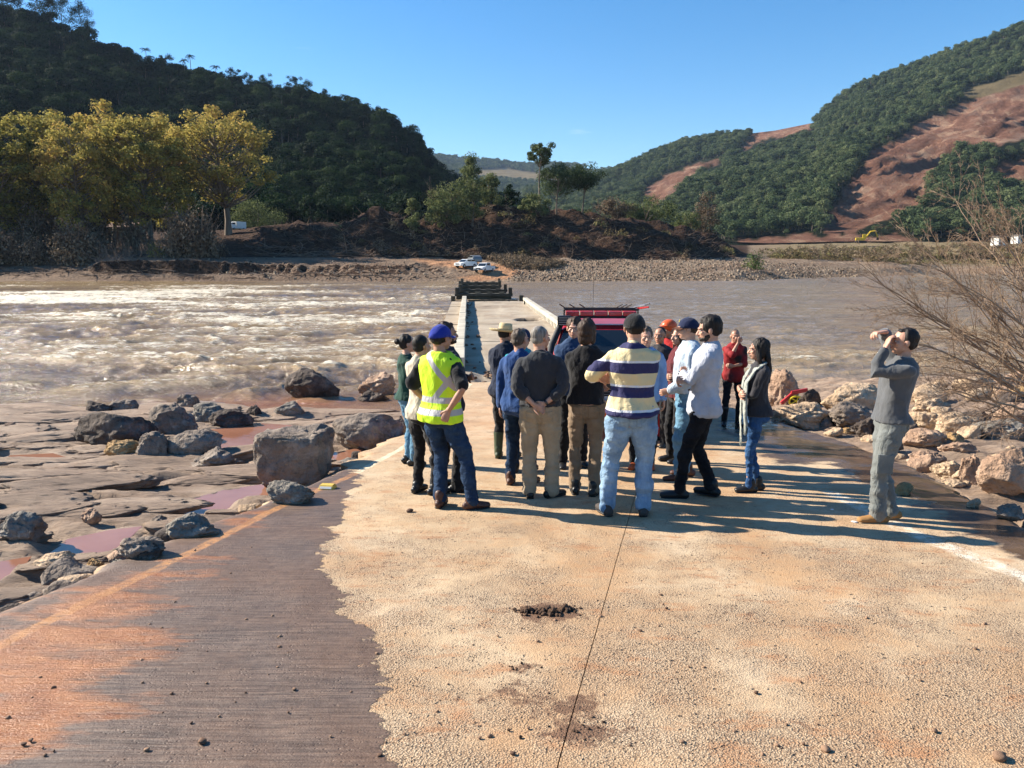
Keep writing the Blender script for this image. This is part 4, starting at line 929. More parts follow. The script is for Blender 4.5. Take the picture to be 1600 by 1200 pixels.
def deck_part(s0, s1, seed):
    ns, ntt = int((s1-s0)/.16)+2, 44; Sv, Tv = np.meshgrid(np.linspace(s0+.03, s1-.03, ns), np.linspace(-1.05, Wd, ntt), indexing='ij')
    X = orig.x+dirn.x*Sv+rgt.x*Tv; Y = orig.y+dirn.y*Sv+rgt.y*Tv; Z = DECK+.02*fbm(Sv*1.2, Tv*1.2, 0, 4, seed)
    ph = ((Sv-19.2)/1.15)**2+((Tv-3.0)/.62)**2; Z = Z-.16*(ph < 1)
    Z = Z - (s0 < .1)*(.5*sstep(2.6, .2, Sv+.9*fbm(Tv*1.3, Sv, 0, 3, 3))*sstep(.1, .5, Tv))*.35
    P, Fq, lp = skirted(np.stack([X, Y, Z], -1), .6); ci = (ph.ravel() < 1)*1.0
    return mesh('deck_span', P, Fq, m_deck, attrs=dict(pot=np.concatenate([ci, ci[lp]*0, ci[lp]*0])))
m_deck, nt_, b_, o_ = newmat('bridge_deck_concrete'); g = G(nt_); co = g.coord('Position')
c = g.ramp(g.noise(co, .5, 8, .6), [(.3, (.23, .175, .12)), (.5, (.33, .265, .19)), (.72, (.43, .36, .27))])
c = g.mix(g.rng(g.noise(co, 1.3, 7, .7), .5, .7, 0, .6), c, (.30, .19, .11))
c = g.mix(g.rng(g.noise(g.coord('Position', (2.2, .15, 1)), 1, 4, .5), .55, .7, 0, .35), c, (.52, .44, .31))
c = g.mix(g.attr('pot'), c, (.045, .03, .02)); g.l(c, b_.inputs['Base Color']); b_.inputs['Roughness'].default_value = .9
g.l(g.bump(g.noise(co, 12, 8, .75), .7, .03), b_.inputs['Normal'])
for i in range(len(seams)-1): link('deck_span', deck_part(seams[i], seams[i+1], 700+i), bridge)
rnd = random.Random(8)
k = 0; s = 1.9
while s < Lb-.2:                                          # left kerb, cast in lengths
    e = min(s+2.45, Lb-.1); mb = MB(); bbox(mb, s, e-.03, -.32+rnd.uniform(-.012, .012), -.02+rnd.uniform(-.012, .012), -.05, .37+rnd.uniform(-.015, .015)); mb.build('kerb_block', m_kerb, bridge, bevel=.025); s = e
s = 9.5
while s < Lb-5:                                           # right kerb: rail on short stubs with drain slots between
    e = s+2.4; mb = MB(); bbox(mb, s, e-.02, Wd-.30, Wd-.02, .20, .38); mb.build('kerb_rail', m_kerb, bridge, bevel=.02)
    for q in range(4): mb = MB(); bbox(mb, s+.12+q*.6, s+.42+q*.6, Wd-.28, Wd-.05, -.05, .199); mb.build('kerb_stub', m_kerb, bridge)
    s = e
for (s, t, h) in ((Lb-.25, -.95, .38), (Lb-.25, Wd-.25, .42), (Lb-4.2, Wd-.2, .25)):
    mb = MB(); bbox(mb, s-.15, s+.15, t-.15, t+.15, -.02, h); mb.build('end_stub', m_pier, bridge, bevel=.03)
mb = MB(); bbox(mb, Lb-.22, Lb-.02, .1, Wd-.5, .0, .10); mb.build('end_lip', m_pier, bridge, bevel=.02)
mb = MB(); pts = [bp(Lb-.6, 1.2+.22*i, .03+.16*math.sin(math.pi*i/8)) for i in range(9)]; mb.tube(pts, .025, 6); mb.build('bent_cable', m_pier, bridge, True)
for s in (.6, 12, 24, Lb-1.2):                           # piers standing under the deck
    mb = MB(); c = bp(s, 1.65, -1.45); mb.box(c, (5.0, .8, 1.55), Mrot); mb.build('pier', m_pier, bridge)
# silt and flood litter lying along the left kerb
sil = []; rng = np.random.default_rng(3)
P = np.array([tuple(bp(rng.uniform(.5, Lb-1), abs(rng.normal(0, .16))+.0, .02)) for _ in range(45)])
lit = [bpy.data.objects.new('clod', rock_mesh('clod', 1, 930+i, m_dirt, (.05, .04, .025), 3)) for i in range(3)]
P = np.concatenate([P, np.array([tuple(bp(rng.uniform(.0, 2.6), rng.uniform(.2, 4.2), -.04)) for _ in range(160)])])
scatter('flood_litter', P, lit, .4, 2.0, 15, 'clods and litter washed against the left kerb of the bridge', None, .8)
stone_r = M('boulder_grey', [(.25, (.11, .085, .07)), (.5, (.22, .175, .14)), (.75, (.36, .30, .245))], scale=1.6, detail=9, rough=.9, bump=1.0, bscale=5, bdist=.16, patch=1)
o = link('stone', rock_mesh('stone', 3, 955, stone_r, (.28, .22, .19)), loc=bp(.15, 1.45, .02)); tag(o, 'single pale round stone at the near end of the bridge deck', 'stone')
# the row of lost spans: four bare piers
for (pl, pr, pt, pb, d, lab) in ((713, 799, 454, 466, 74, 'nearest and widest bare pier beyond the broken deck end'), (718, 791, 448.3, 455, 85, 'second bare pier counted from the broken deck end'), (718, 782, 442.5, 448.5, 99, 'third bare pier counted from the broken deck end'), (721, 781, 438, 443, 115, 'farthest bare pier by the far shore')):
    a = at(pl, pt, d); b = at(pr, pt, d); w_ = b.x-a.x; zt = a.z; o = empty('bridge_pier', ((a.x+b.x)/2, d, -3.2)); tag(o, lab, 'bridge pier', 'bare bridge piers of the lost spans')
    mb = MB(); mb.box((0, 0, (zt+3.2)/2-.28), (w_, .9, zt+3.2-.55)); mb.build('wall', m_pier, o, bevel=.06)
    mb = MB(); mb.box((0, 0, zt+3.2-.40), (w_+.25, 1.3, .28)); mb.build('cap_beam', m_pier, o, bevel=.04)
    for s_ in (-1, 1): mb = MB(); mb.box((s_*(w_/2-.1), 0, zt+3.2+.02), (.35, 1.25, .56)); mb.build('end_block', m_pier, o, bevel=.05)
    for q in range(4):
        mb = MB(); mb.box(((q-1.5)*w_/4.6, 0, zt+3.2-.20), (.5, .8, .11)); mb.build('bearing_pad', m_pier, o)

# ================================================================ BOULDERS
m_bold = {
 'dark': M('dark_basalt', [(.25, (.035, .026, .022)), (.5, (.085, .064, .052)), (.75, (.19, .15, .12))], scale=1.7, detail=9, rough=.9, bump=1.0, bscale=5, bdist=.16, patch=1),
 'grey': stone_r,
 'blue': M('blue_grey_stone', [(.25, (.11, .095, .08)), (.5, (.21, .185, .155)), (.75, (.34, .30, .25))], scale=1.8, detail=9, rough=.9, bump=1.0, bscale=5, bdist=.16, patch=1),
 'tan': M('tan_stone', [(.25, (.32, .21, .125)), (.5, (.48, .345, .225)), (.75, (.60, .47, .33))], scale=1.5, detail=9, rough=.9, bump=1.0, bscale=5, bdist=.16, patch=1),
 'red': M('reddish_stone', [(.25, (.21, .13, .085)), (.5, (.36, .235, .16)), (.75, (.50, .37, .27))], scale=1.6, detail=9, rough=.9, bump=1.0, bscale=5, bdist=.16, patch=1),
 'ochre': M('ochre_stone', [(.25, (.23, .13, .055)), (.5, (.38, .24, .11)), (.75, (.50, .36, .2))], scale=1.6, detail=9, rough=.9, bump=1.0, bscale=5, bdist=.16, patch=1)}
_gx = np.arange(-32, 34, .08); _gy = np.arange(2.5, 46, .08); _GX, _GY = np.meshgrid(_gx, _gy); _GZ = shelf(_GX, _GY)
_on = (_GX > xleft(_GY)) & (_GX < xright(_GY)) & (_GY < 17.9); _GZ = np.where(_on, np.maximum(_GZ, gz(_GY)), _GZ)
def ground_any(x, y):
    i = min(max(int((y-2.5)/.08), 0), len(_gy)-1); j = min(max(int((x+32)/.08), 0), len(_gx)-1)
    return float(_GZ[i, j])
RK = []
def boulder(x0, y0, x1, y1, mk, lab, name='boulder', seed=None, cuts=10, blocky=0.0, rough=.16, dz=.12, sub=5, tilt=0, group=None, ratio=.8, water=False):
    seed = seed or (len(RK)*13+5)
    fn = (lambda x, y: WATER-.05) if water else (lambda x, y: ground_any(x, y))
    h = hit((x0+x1)/2, y1, fn, 3.5, 45); Y = h.y; w_ = (x1-x0)/F*Y; ht = (y1-y0)/F*Y; dep = w_*ratio
    Yc = Y+dep*.36; cx = ((x0+x1)/2-800)/F*Yc*1.01; zb = ground_any(cx, Yc) if not water else WATER-.15
    top = at((x0+x1)/2, y0, Yc).z; zb = min(zb, top-.08)-.04; H = (top-zb)*(1+dz)
    o = link(name, rock_mesh(name, sub, seed, m_bold[mk], (w_/2*1.03, dep/2, H/2), cuts, rough, blocky), loc=(cx, Yc, top-H/2), rot=(0, tilt, 0)); tag(o, lab, 'boulder' if name == 'boulder' else 'rock', group); RK.append(o); return o
B = boulder
B(108, 640, 232, 700, 'dark', 'big dark flat topped boulder, leftmost of the large pile on the shelf', seed=11, cuts=9, rough=.1)
B(228, 629, 308, 684, 'grey', 'pointed blue grey boulder behind the rounded one in the pile', seed=24, cuts=9)
B(152, 686, 214, 722, 'ochre', 'small ochre boulder in front of the big dark flat topped one')
B(204, 673, 258, 726, 'grey', 'brownish round boulder between the ochre one and the big rounded one', cuts=4)
B(251, 670, 343, 727, 'grey', 'large rounded brown boulder at the right front of the pile', seed=31, cuts=4, rough=.09)
B(280, 698, 362, 734, 'grey', 'pale low slab leaning before the large rounded boulder', seed=37, cuts=8)
B(127, 625, 172, 648, 'dark', 'small jagged dark rock by the water behind the flat topped boulder', 'rock')
B(168, 624, 214, 648, 'grey', 'low grey rock by the water right of the small jagged dark one', 'rock')
B(273, 615, 309, 645, 'grey', 'pyramid shaped rock standing alone near the river', 'rock', cuts=10)
B(292, 628, 362, 668, 'blue', 'smooth sloping grey boulder below the pyramid shaped rock', cuts=5)
B(320, 639, 392, 668, 'dark', 'long dark rock lying before the smooth sloping boulder', cuts=8)
B(380, 632, 408, 658, 'dark', 'small rounded dark rock right of the long dark one', 'rock')
B(425, 626, 477, 655, 'blue', 'mossy grey lump standing in the red shallow water', cuts=5)
B(443, 574, 531, 624, 'dark', 'big dark boulder standing alone in the river', seed=91, cuts=6, rough=.12, water=True)
B(560, 581, 619, 617, 'red', 'reddish boulder in the river close to the bridge', cuts=8, water=True)
B(556, 611, 606, 626, 'dark', 'flat dark rock awash in front of the reddish river boulder', 'rock', water=True)
B(484, 632, 536, 651, 'dark', 'low dark rock between the mossy lump and the long ledge', 'rock')
B(395, 667, 515, 762, 'grey', 'massive square edged boulder beside the road edge line', seed=143, cuts=5, blocky=.75, rough=.12, sub=5, ratio=.85)
B(515, 644, 628, 702, 'grey', 'long ledge rock with a dark undercut face near the road edge', seed=151, cuts=8, blocky=.3, rough=.1, sub=5)
B(612, 650, 634, 676, 'grey', 'small upright rock at the road edge by the jeans of the woman in green', 'rock')
B(411, 748, 485, 786, 'blue', 'smooth wedge of rock poking up at the slab edge below the massive boulder', cuts=6)
B(-25, 797, 43, 845, 'blue', 'blue grey boulder cut by the left edge of the picture', cuts=7)
B(106, 796, 138, 827, 'red', 'small upright reddish rock on the shelf near the pool', 'rock', cuts=9)
B(25, 865, 92, 902, 'tan', 'pale angular stone by the near red pool', 'rock', cuts=10, seed=171)
B(246, 800, 330, 838, 'blue', 'light grey angular slab at the broken road edge', 'rock', cuts=10)
B(158, 836, 242, 872, 'grey', 'pale leaning slab right of the near red pool', 'rock', cuts=10, seed=177)
B(210, 805, 250, 826, 'grey', 'rounded stone behind the light grey angular slab', 'rock')
B(187, 847, 232, 872, 'dark', 'dark wedge stone in front of the pale leaning slab', 'rock')
B(108, 874, 134, 892, 'ochre', 'small ochre stone at the broken road edge', 'rock')
B(145, 868, 178, 886, 'blue', 'pale flat stone next to the small ochre stone at the road edge', 'rock')
B(0, 660, 15, 676, 'red', 'small brown block on the smooth shelf at the left edge', 'rock', blocky=.5)
# right bank
B(1196, 574, 1252, 632, 'red', 'tall leaning reddish boulder behind the woman with the scarf', seed=201, cuts=9)
B(1208, 628, 1308, 670, 'tan', 'long low tan slab at the edge of the wet road', seed=207, cuts=6, blocky=.2, ratio=.5)
B(1250, 606, 1288, 648, 'dark', 'dark rock behind the yellow reel', 'rock')
B(1280, 598, 1380, 652, 'tan', 'broad smooth tan boulder left of the man in grey', seed=211, cuts=5, rough=.1)
B(1300, 627, 1374, 676, 'grey', 'half dark rounded boulder before the broad tan one', seed=217, cuts=6)
B(1338, 650, 1376, 684, 'dark', 'dark boulder touching the trouser leg of the man in grey', cuts=6)
B(1428, 618, 1488, 648, 'tan', 'smooth tan boulder just right of the man in grey', cuts=4)
B(1426, 643, 1484, 677, 'tan', 'round tan boulder below the smooth one right of the man in grey', cuts=4, seed=229)
B(1414, 669, 1488, 700, 'red', 'reddish boulder with a shaded face beside the grey trousers', cuts=7)
B(1470, 644, 1545, 682, 'tan', 'long tan boulder under the bare branches', cuts=6)
B(1523, 652, 1606, 684, 'blue', 'striped grey slab under the bare branches at the right edge', 'rock', cuts=8, seed=239)
B(1542, 694, 1640, 788, 'red', 'largest boulder of the right bank, cut by the right edge of the picture', seed=243, cuts=6, rough=.1, sub=5)
B(1512, 710, 1546, 756, 'red', 'upright brown stone left of the largest right boulder', 'rock')
B(1470, 718, 1516, 741, 'tan', 'angular tan stone in the puddle of the right bank', 'rock', cuts=9)
B(1430, 705, 1488, 726, 'red', 'flat reddish stone at the puddle edge', 'rock', cuts=9)
B(1480, 690, 1534, 710, 'red', 'orange brown slab among the stones of the right bank', 'rock', cuts=9)
B(1446, 684, 1482, 704, 'tan', 'pale stone above the flat reddish one', 'rock', cuts=9)
B(1486, 676, 1520, 692, 'ochre', 'ochre stone with a bright face among the right bank stones', 'rock')
B(1414, 753, 1443, 773, 'ochre', 'smooth round stone lying on the wet road right of the grey trousers', 'stone', cuts=2, rough=.05)
B(1180, 590, 1215, 625, 'red', 'brown rock between the man in red and the woman with the scarf', 'rock')
B(1560, 610, 1640, 650, 'dark', 'dark rock mass at the foot of the bare bush', cuts=7)
B(1478, 748, 1524, 762, 'tan', 'flat pale stone lying in the shallow puddle', 'rock')
B(1532, 778, 1552, 792, 'tan', 'small pale stone in front of the largest right boulder', 'rock')
B(1575, 785, 1625, 815, 'grey', 'grey stone at the right edge below the largest boulder', 'rock')
rnd = random.Random(77); cnt = 0
for k in range(105):                                      # loose stones of the right bank
    if k < 60 and k % 2: continue
    if k < 60: px, py = rnd.uniform(1405, 1625), rnd.uniform(668, 812)
    elif k < 85: px, py = rnd.uniform(1240, 1420), rnd.uniform(655, 716)
    else: px, py = rnd.uniform(1380, 1640), rnd.uniform(600, 665)
    h = hit(px, py, ground_any, 4, 40); m = h.x-float(xright(h.y))
    if m < .05: continue
    s = rnd.choice((6, 8, 10, 14, 18, 24))*(1.35 if k >= 85 else 1); mk = rnd.choice(('tan', 'red', 'grey', 'ochre', 'tan', 'dark'))
    B(px-s, py-s*rnd.uniform(.7, 1.3), px+s, py, mk, ('small ' if s < 10 else 'medium ' if s < 18 else 'large ')+{'dark': 'dark'}.get(mk, mk)+' loose stone '+('under the bare bush' if px > 1500 and py < 680 else 'by the largest right boulder' if px > 1480 else 'right of the man in grey' if px > 1400 else 'left of the man in grey')+' on the right bank', 'bank_stone', cuts=9, sub=3, seed=1000+k, group='loose stones of the right bank')
for k in range(120):                                      # rubble along the left slab edge
    i = rnd.randrange(2, len(LEW)-2); a, b = LEW[i], LEW[i+1]; t = rnd.random(); e = a.lerp(b, t); off = abs(rnd.gauss(0, .22))+.05
    x, y = e.x-off, e.y+off*.3; z = ground_any(x, y); s = rnd.choice((.03, .045, .06, .09, .12, .16, .2)); mk = rnd.choice(('grey', 'dark', 'blue', 'tan', 'red'))
    o = link('edge_stone', rock_mesh('edge_stone', 2 if s < .06 else 3, 2000+k, m_bold[mk], (s, s*rnd.uniform(.6, 1), s*rnd.uniform(.4, .8)), 9), loc=(x, y, z+s*.25), rot=(0, 0, rnd.uniform(0, 6))); tag(o, ('tiny ' if s < .05 else 'small ' if s < .1 else 'large ')+mk+' stone of the rubble '+('near the red pools' if y < 7.5 else 'near the massive boulder')+' along the left slab edge', 'rock', 'rubble along the left slab edge')
# the layered ledges of the shelf: flat plates of the same rock, split along the strata
shelf_o = bpy.data.objects['rock_shelf']; lm_ = [rock_mesh('rock_slab', 5, 5000+i, m_rock, (1, .36+.07*(i % 3), .10), 13, .13, .35, fr=1.5) for i in range(9)]; rng = np.random.default_rng(12); cnt = 0
for k in range(700):
    y = 4.2+rng.random()**.8*12.5; x = -1.2-rng.random()*y*.75; a = .16+rng.normal(0, .10)
    if x > float(xleft(y))-.5 or cnt > 270: continue
    if max(float(sdist(np.array(x), np.array(y), p[0])) for p in POOLW) > -.45: continue
    s = (.16+.62*rng.random()**2)*(.6+y*.045); z = ground_any(x, y)
    if z < WATER+.02: continue
    cnt += 1; o = link('rock_slab', lm_[k % 9], shelf_o, loc=(x, y, z+.015*s), rot=(rng.normal(.05, .05), rng.normal(0, .05), a), scale=(s*1.35, s, s*rng.uniform(.9, 1.9)))
# ================================================================ LOOSE THINGS ON THE ROAD
m_peb = M('pebble', [(.3, (.10, .055, .035)), (.7, (.26, .16, .10))], scale=9, rough=.85, objrand=.7)
pebm = [rock_mesh('pebble', 2, 3000+i, m_peb, (1, .8, .6), 6) for i in range(6)]
def pebble(px, py, s, lab, name='pebble', group=None, me=None, cat='pebble'):
    p = hit(px, py); o = link(name, me or rnd.choice(pebm), loc=(p.x, p.y, p.z+s*.3), rot=(0, 0, rnd.uniform(0, 6)), scale=(s, s, s)); tag(o, lab, cat, group); return o
pebble(640, 800, .035, 'dark stone on the dry road in front of the brown boots', 'stone', cat='stone')
pebble(316, 1161, .022, 'larger dark pebble on the wet concrete near the bottom left', 'stone', cat='stone')
pebble(1562, 1186, .032, 'reddish brown stone in the bottom right corner of the picture', 'stone', cat='stone')
pebble(1290, 1172, .02, 'brown stone on dry concrete near the bottom edge right of centre', 'stone', cat='stone')
pebble(1460, 1143, .015, 'small reddish stone left of the bottom right corner stone', 'stone', cat='stone')
for k in range(150):
    px, py = rnd.uniform(0, 1600), 840+360*rnd.random()**.8
    if px < 250 and py < 960: continue
    pebble(px, py, rnd.choice((.004, .005, .007, .009, .012)), 'tiny loose pebble scattered on the concrete road', group='loose pebbles on the concrete')
dp = hit(858, 957); P = []; rng = np.random.default_rng(6)
cl = [rock_mesh('clod', 2, 3100+i, m_dirt, (1, .85, .6), 4) for i in range(3)]
mb = MB(); o = empty('dirt_pile', (dp.x, dp.y, dp.z)); tag(o, 'small crumbled pile of dark red earth on the dry concrete left of the joint', 'dirt pile')
for k in range(170):
    a = rng.uniform(0, 6.28); r = abs(rng.normal(0, .5)); s = rng.uniform(.004, .021)*(1.25-min(r, 1)*.6); c_ = ((-.13, .02, .5), (.02, -.03, .75), (.10, .03, .6), (-.02, .01, 1.1))[k % 4]; x, y = c_[0]+math.cos(a)*r*.13*c_[2]*1.3, c_[1]+math.sin(a)*r*.10*c_[2]
    link('clod', cl[k % 3], o, loc=(x, y, float(gz(dp.y+y))-dp.z+s*.4+max(0, .018-.05*r)), rot=(a, 0, a), scale=(s, s, s))
for (px, py, n_, sp_, lab) in ((815, 1042, 10, .05, 'little heap of earth crumbs below the dirt pile'), (905, 1135, 16, .09, 'earth crumbs caught in the slab joint near the bottom')):
    q = hit(px, py); o = empty('dirt_crumbs', q); tag(o, lab, 'dirt crumbs')
    for k in range(n_):
        x, y = rng.normal(0, sp_), rng.normal(0, sp_*.7); s = rng.uniform(.004, .010); link('clod', cl[k % 3], o, loc=(x, y, float(gz(q.y+y))-q.z+s*.4), rot=(k, 0, k), scale=(s, s, s))
m_paper = M('white_paper', (.75, .74, .72), rough=.8)
for (px, py, lab) in ((1335, 817, 'crumpled white paper scrap beside the tan boot of the man in grey'), (1300, 797, 'small white paper scrap farther from the boots'), (1232, 770, 'white scrap near the black shoes of the woman with the scarf')):
    pebble(px, py, .03 if px > 1330 else .02, lab, 'paper_scrap', me=rock_mesh('paper_scrap', 2, px, m_paper, (1, .6, .25), 8, .3), cat='paper scrap')
# raised yellow road stud
m_stud = M('yellow_plastic', [(.3, (.55, .36, .05)), (.7, (.72, .50, .09))], scale=20, rough=.45, spec=.5); m_refl = M('white_reflector', (.8, .8, .74), rough=.15, spec=.8)
p = hit(512, 763); o = empty('road_stud', (p.x, p.y, p.z+.002), R(-8)); tag(o, 'yellow reflective road stud at the end of the orange edge line', 'road stud')
mb = MB(); mb.box((0, 0, .022), (.17, .13, .044), taper=(.82, .55)); mb.build('stud_body', m_stud, o, bevel=.004)
mb = MB(); mb.box((0, -.054, .020), (.125, .008, .024), Matrix.Rotation(R(-32), 3, 'X')); mb.build('reflector', m_refl, o)

# yellow reel and red bracket on the rocks
m_yel = M('yellow_paint', (.78, .62, .03), rough=.4, spec=.5); m_redp = M('red_plastic', (.42, .018, .02), rough=.4, spec=.5); m_blk = M('black_rubber', (.018, .018, .02), rough=.6)
p = hit(1243, 637, ground_any, 5, 40); p = at(1243, 626, p.y-.35); o = empty('rescue_reel', p, R(12)); tag(o, 'yellow ringed reel with a red bent strap lying on the right bank rocks', 'reel')
mb = MB(); mb.tube([(math.cos(t)*.155, -.03*math.sin(t), math.sin(t)*.10) for t in [i*math.pi/12 for i in range(25)]], .022, 8); mb.build('ring', m_yel, o, True)
mb = MB(); mb.ell((0, .02, 0), (.12, .05, .085)); mb.build('hub', m_blk, o, True)
for a in range(5): mb = MB(); t = a*1.256; mb.tube([(0, -.04, 0), (math.cos(t)*.14, -.03, math.sin(t)*.09)], .012, 6); mb.build('spoke', m_yel, o)
mb = MB(); mb.box((-.20, .03, .05), (.34, .05, .075), Matrix.Rotation(R(-38), 3, 'Y')); mb.build('strap', m_redp, o, bevel=.01); mb = MB(); mb.box((.10, .03, .20), (.40, .05, .085), Matrix.Rotation(R(-8), 3, 'Y')); mb.build('strap', m_redp, o, bevel=.01)

# ================================================================ BARE BUSH ON THE RIGHT
m_twig = M('reddish_twig_bark', [(.3, (.15, .09, .055)), (.7, (.36, .25, .165))], scale=6, rough=.8, island=.5)
rnd = random.Random(31)
bush = empty('bare_bush', at(1690, 640, 9.2)); bl0 = bush.location.copy(); tag(bush, 'large leafless reddish bush leaning in from the right edge of the picture', 'bush')
def limb(pts, r0, lv, mb):
    n = len(pts); mb.tube([p-bl0 for p in pts], [r0*(1-.85*i/(n-1)) for i in range(n)], 6 if lv == 0 else 4)
    if lv >= 3: return
    L = sum((pts[i+1]-pts[i]).length for i in range(n-1))
    for k in range((19, 8, 4)[lv]):
        t = rnd.uniform(.18, .97)*(n-1); i = min(int(t), n-2); a = pts[i].lerp(pts[i+1], t-i); d = (pts[i+1]-pts[i]).normalized()
        side_ = Vector((rnd.gauss(0, 1), rnd.gauss(0, .8), rnd.gauss(.15, 1))); side_ -= d*side_.dot(d); side_.normalize()
        e = (d*rnd.uniform(.7, 1.3)+side_*rnd.uniform(.35, .8)).normalized(); l = L*rnd.uniform(.18, .42)*(1-.35*t/(n-1)); q = [a]; m = 6 if lv < 2 else 4
        for s in range(m):
            e = (e+Vector((rnd.uniform(-.16, .16), rnd.uniform(-.16, .16), rnd.uniform(-.14, .10)))).normalized(); q.append(q[-1]+e*l/m)
        limb(q, max(r0*(1-.8*t/(n-1))*.5, .0022), lv+1, mb)
BRN = [((1650, 655), (1570, 590), (1480, 548), (1380, 520), 8.6, 8.0), ((1660, 640), (1560, 560), (1450, 480), (1335, 425), 9.4, 9.6), ((1670, 620), (1580, 520), (1490, 430), (1400, 352), 9.0, 9.8),
       ((1680, 600), (1620, 480), (1560, 380), (1480, 300), 9.5, 10.2), ((1660, 640), (1580, 600), (1490, 590), (1400, 575), 8.8, 8.4), ((1690, 610), (1640, 500), (1590, 420), (1545, 325), 9.2, 9.0),
       ((1650, 660), (1570, 620), (1500, 618), (1440, 600), 8.4, 8.0), ((1670, 650), (1560, 540), (1500, 500), (1375, 462), 9.8, 10.4), ((1700, 560), (1650, 450), (1610, 380), (1580, 350), 9.4, 9.9), ((1700, 640), (1600, 500), (1540, 455), (1420, 400), 9.1, 8.6),
       ((1680, 655), (1610, 570), (1560, 530), (1470, 505), 9.6, 10), ((1690, 640), (1620, 560), (1570, 470), (1510, 370), 9.9, 10.6), ((1700, 660), (1600, 640), (1540, 655), (1500, 650), 8.7, 8.5)]
BRN += [tuple([(x+rnd.uniform(-18, 18), y+rnd.uniform(-34, 34)) for x, y in q[:4]])+(q[4]+rnd.uniform(-.5, .5), q[5]+rnd.uniform(-.8, .8)) for q in BRN[:11]]
for br in BRN:
    c = [Vector(at(x, y, br[4]+(br[5]-br[4])*i/3)) for i, (x, y) in enumerate(br[:4])]; pts = []
    for i in range(13):
        t = i/12; pts.append(c[0]*(1-t)**3+c[1]*3*t*(1-t)**2+c[2]*3*t*t*(1-t)+c[3]*t**3+Vector((rnd.gauss(0, .012), rnd.gauss(0, .03), rnd.gauss(0, .012))))
    mb = MB(); limb(pts, .017, 0, mb); me = mesh('branch', mb.v, mb.f, m_twig); link('branch', me, bush)
mb = MB(); bl1 = bl0
for k in range(6): a = at(1650+8*k, 655-6*k, 9.0+.1*k)-bl0; mb.tube([Vector((.1*k-.1, 0, -.75)), a*.5+Vector((0, 0, -.3)), a], [.05, .035, .02], 6)
mb.build('stem', m_twig, bush, True)
# dry weeds by the leaning boulder
p = hit(1250, 588, ground_any, 5, 40); bl0 = p.copy(); wd_ = empty('dry_weed', p); tag(wd_, 'thin dry weed stalks behind the leaning reddish boulder', 'weed')
for k in range(9):
    a = Vector(p)+Vector((rnd.uniform(-.35, .35), rnd.uniform(-.2, .2), -.1)); l = rnd.uniform(.5, 1.3); pts = [a+Vector((l*i/6*rnd.uniform(-.2, .15), 0, l*i/6)) for i in range(7)]; mb = MB(); limb(pts, .008, 1, mb); link('stalk', mesh('stalk', mb.v, mb.f, m_twig), wd_)
# ================================================================ VEHICLES AND FAR THINGS
m_white = M('white_car_paint', (.74, .74, .72), rough=.3, spec=.6, scale=1); m_glass = M('dark_glass', (.012, .016, .02), rough=.04, spec=.9); m_tyre = M('tyre_rubber', (.02, .02, .02), rough=.8); m_rim = M('wheel_rim', (.35, .35, .36), rough=.35, metal=.7)
m_lamp = M('lamp_lens', (.7, .7, .68), rough=.1, spec=.9); m_red = M('red_car_paint', [(.3, (.36, .012, .014)), (.7, (.44, .018, .02))], rough=.28, spec=.6); m_black = M('black_plastic', (.015, .015, .017), rough=.5); m_orange = M('orange_paint', (.62, .13, .02), rough=.45)
m_steel = M('winch_steel', (.28, .28, .29), rough=.4, metal=.8); m_lred = M('red_light_lens', (.52, .05, .05), rough=.12, spec=.9)
def shell(profile, half, mat, name, parent, tuck=None, bevel=.03):
    """body swept across the width: profile = (y, z) outline seen from the side; tuck(z) narrows it with height"""
    V = []; n = len(profile); xs = (-1, -.93, .93, 1)
    for x in xs:
        for (y, z) in profile:
            k = tuck(z) if tuck else 1; e = 1 if abs(x) < 1 else .985
            V.append((x*half*k, y*e, z if abs(x) < 1 else z-.015 if z > .5 else z))
    Fs = [tuple(range(n-1, -1, -1)), tuple(range(3*n, 4*n))]
    for i in range(3):
        for j in range(n): Fs.append((i*n+j, i*n+(j+1) % n, (i+1)*n+(j+1) % n, (i+1)*n+j))
    mb = MB(); mb.add(V, Fs); return mb.build(name, mat, parent, bevel=bevel)
def wheel(parent, x, y, r, wd):
    mb = MB(); n = 22; prof = [(-wd/2, r*.62), (-wd/2, r*.93), (-wd*.38, r), (wd*.38, r), (wd/2, r*.93), (wd/2, r*.62)]; V = []
    for (a, q) in prof:
        for i in range(n): t = 2*math.pi*i/n; V.append((x+a, y+q*math.cos(t), r+q*math.sin(t)))
    Fs = [(i*n+k, i*n+(k+1) % n, (i+1)*n+(k+1) % n, (i+1)*n+k) for i in range(5) for k in range(n)]+[tuple(range(n)), tuple(range(5*n+n-1, 5*n-1, -1))]
    mb.add(V, Fs); w_ = mb.build('wheel', m_tyre, parent, True)
    mb = MB(); s = 1 if x > 0 else -1; mb.cyl((x+s*wd*.42, y, r), (x+s*(wd/2+.012), y, r), r*.6, 18, 0, r*.55); mb.build('rim', m_rim, w_)
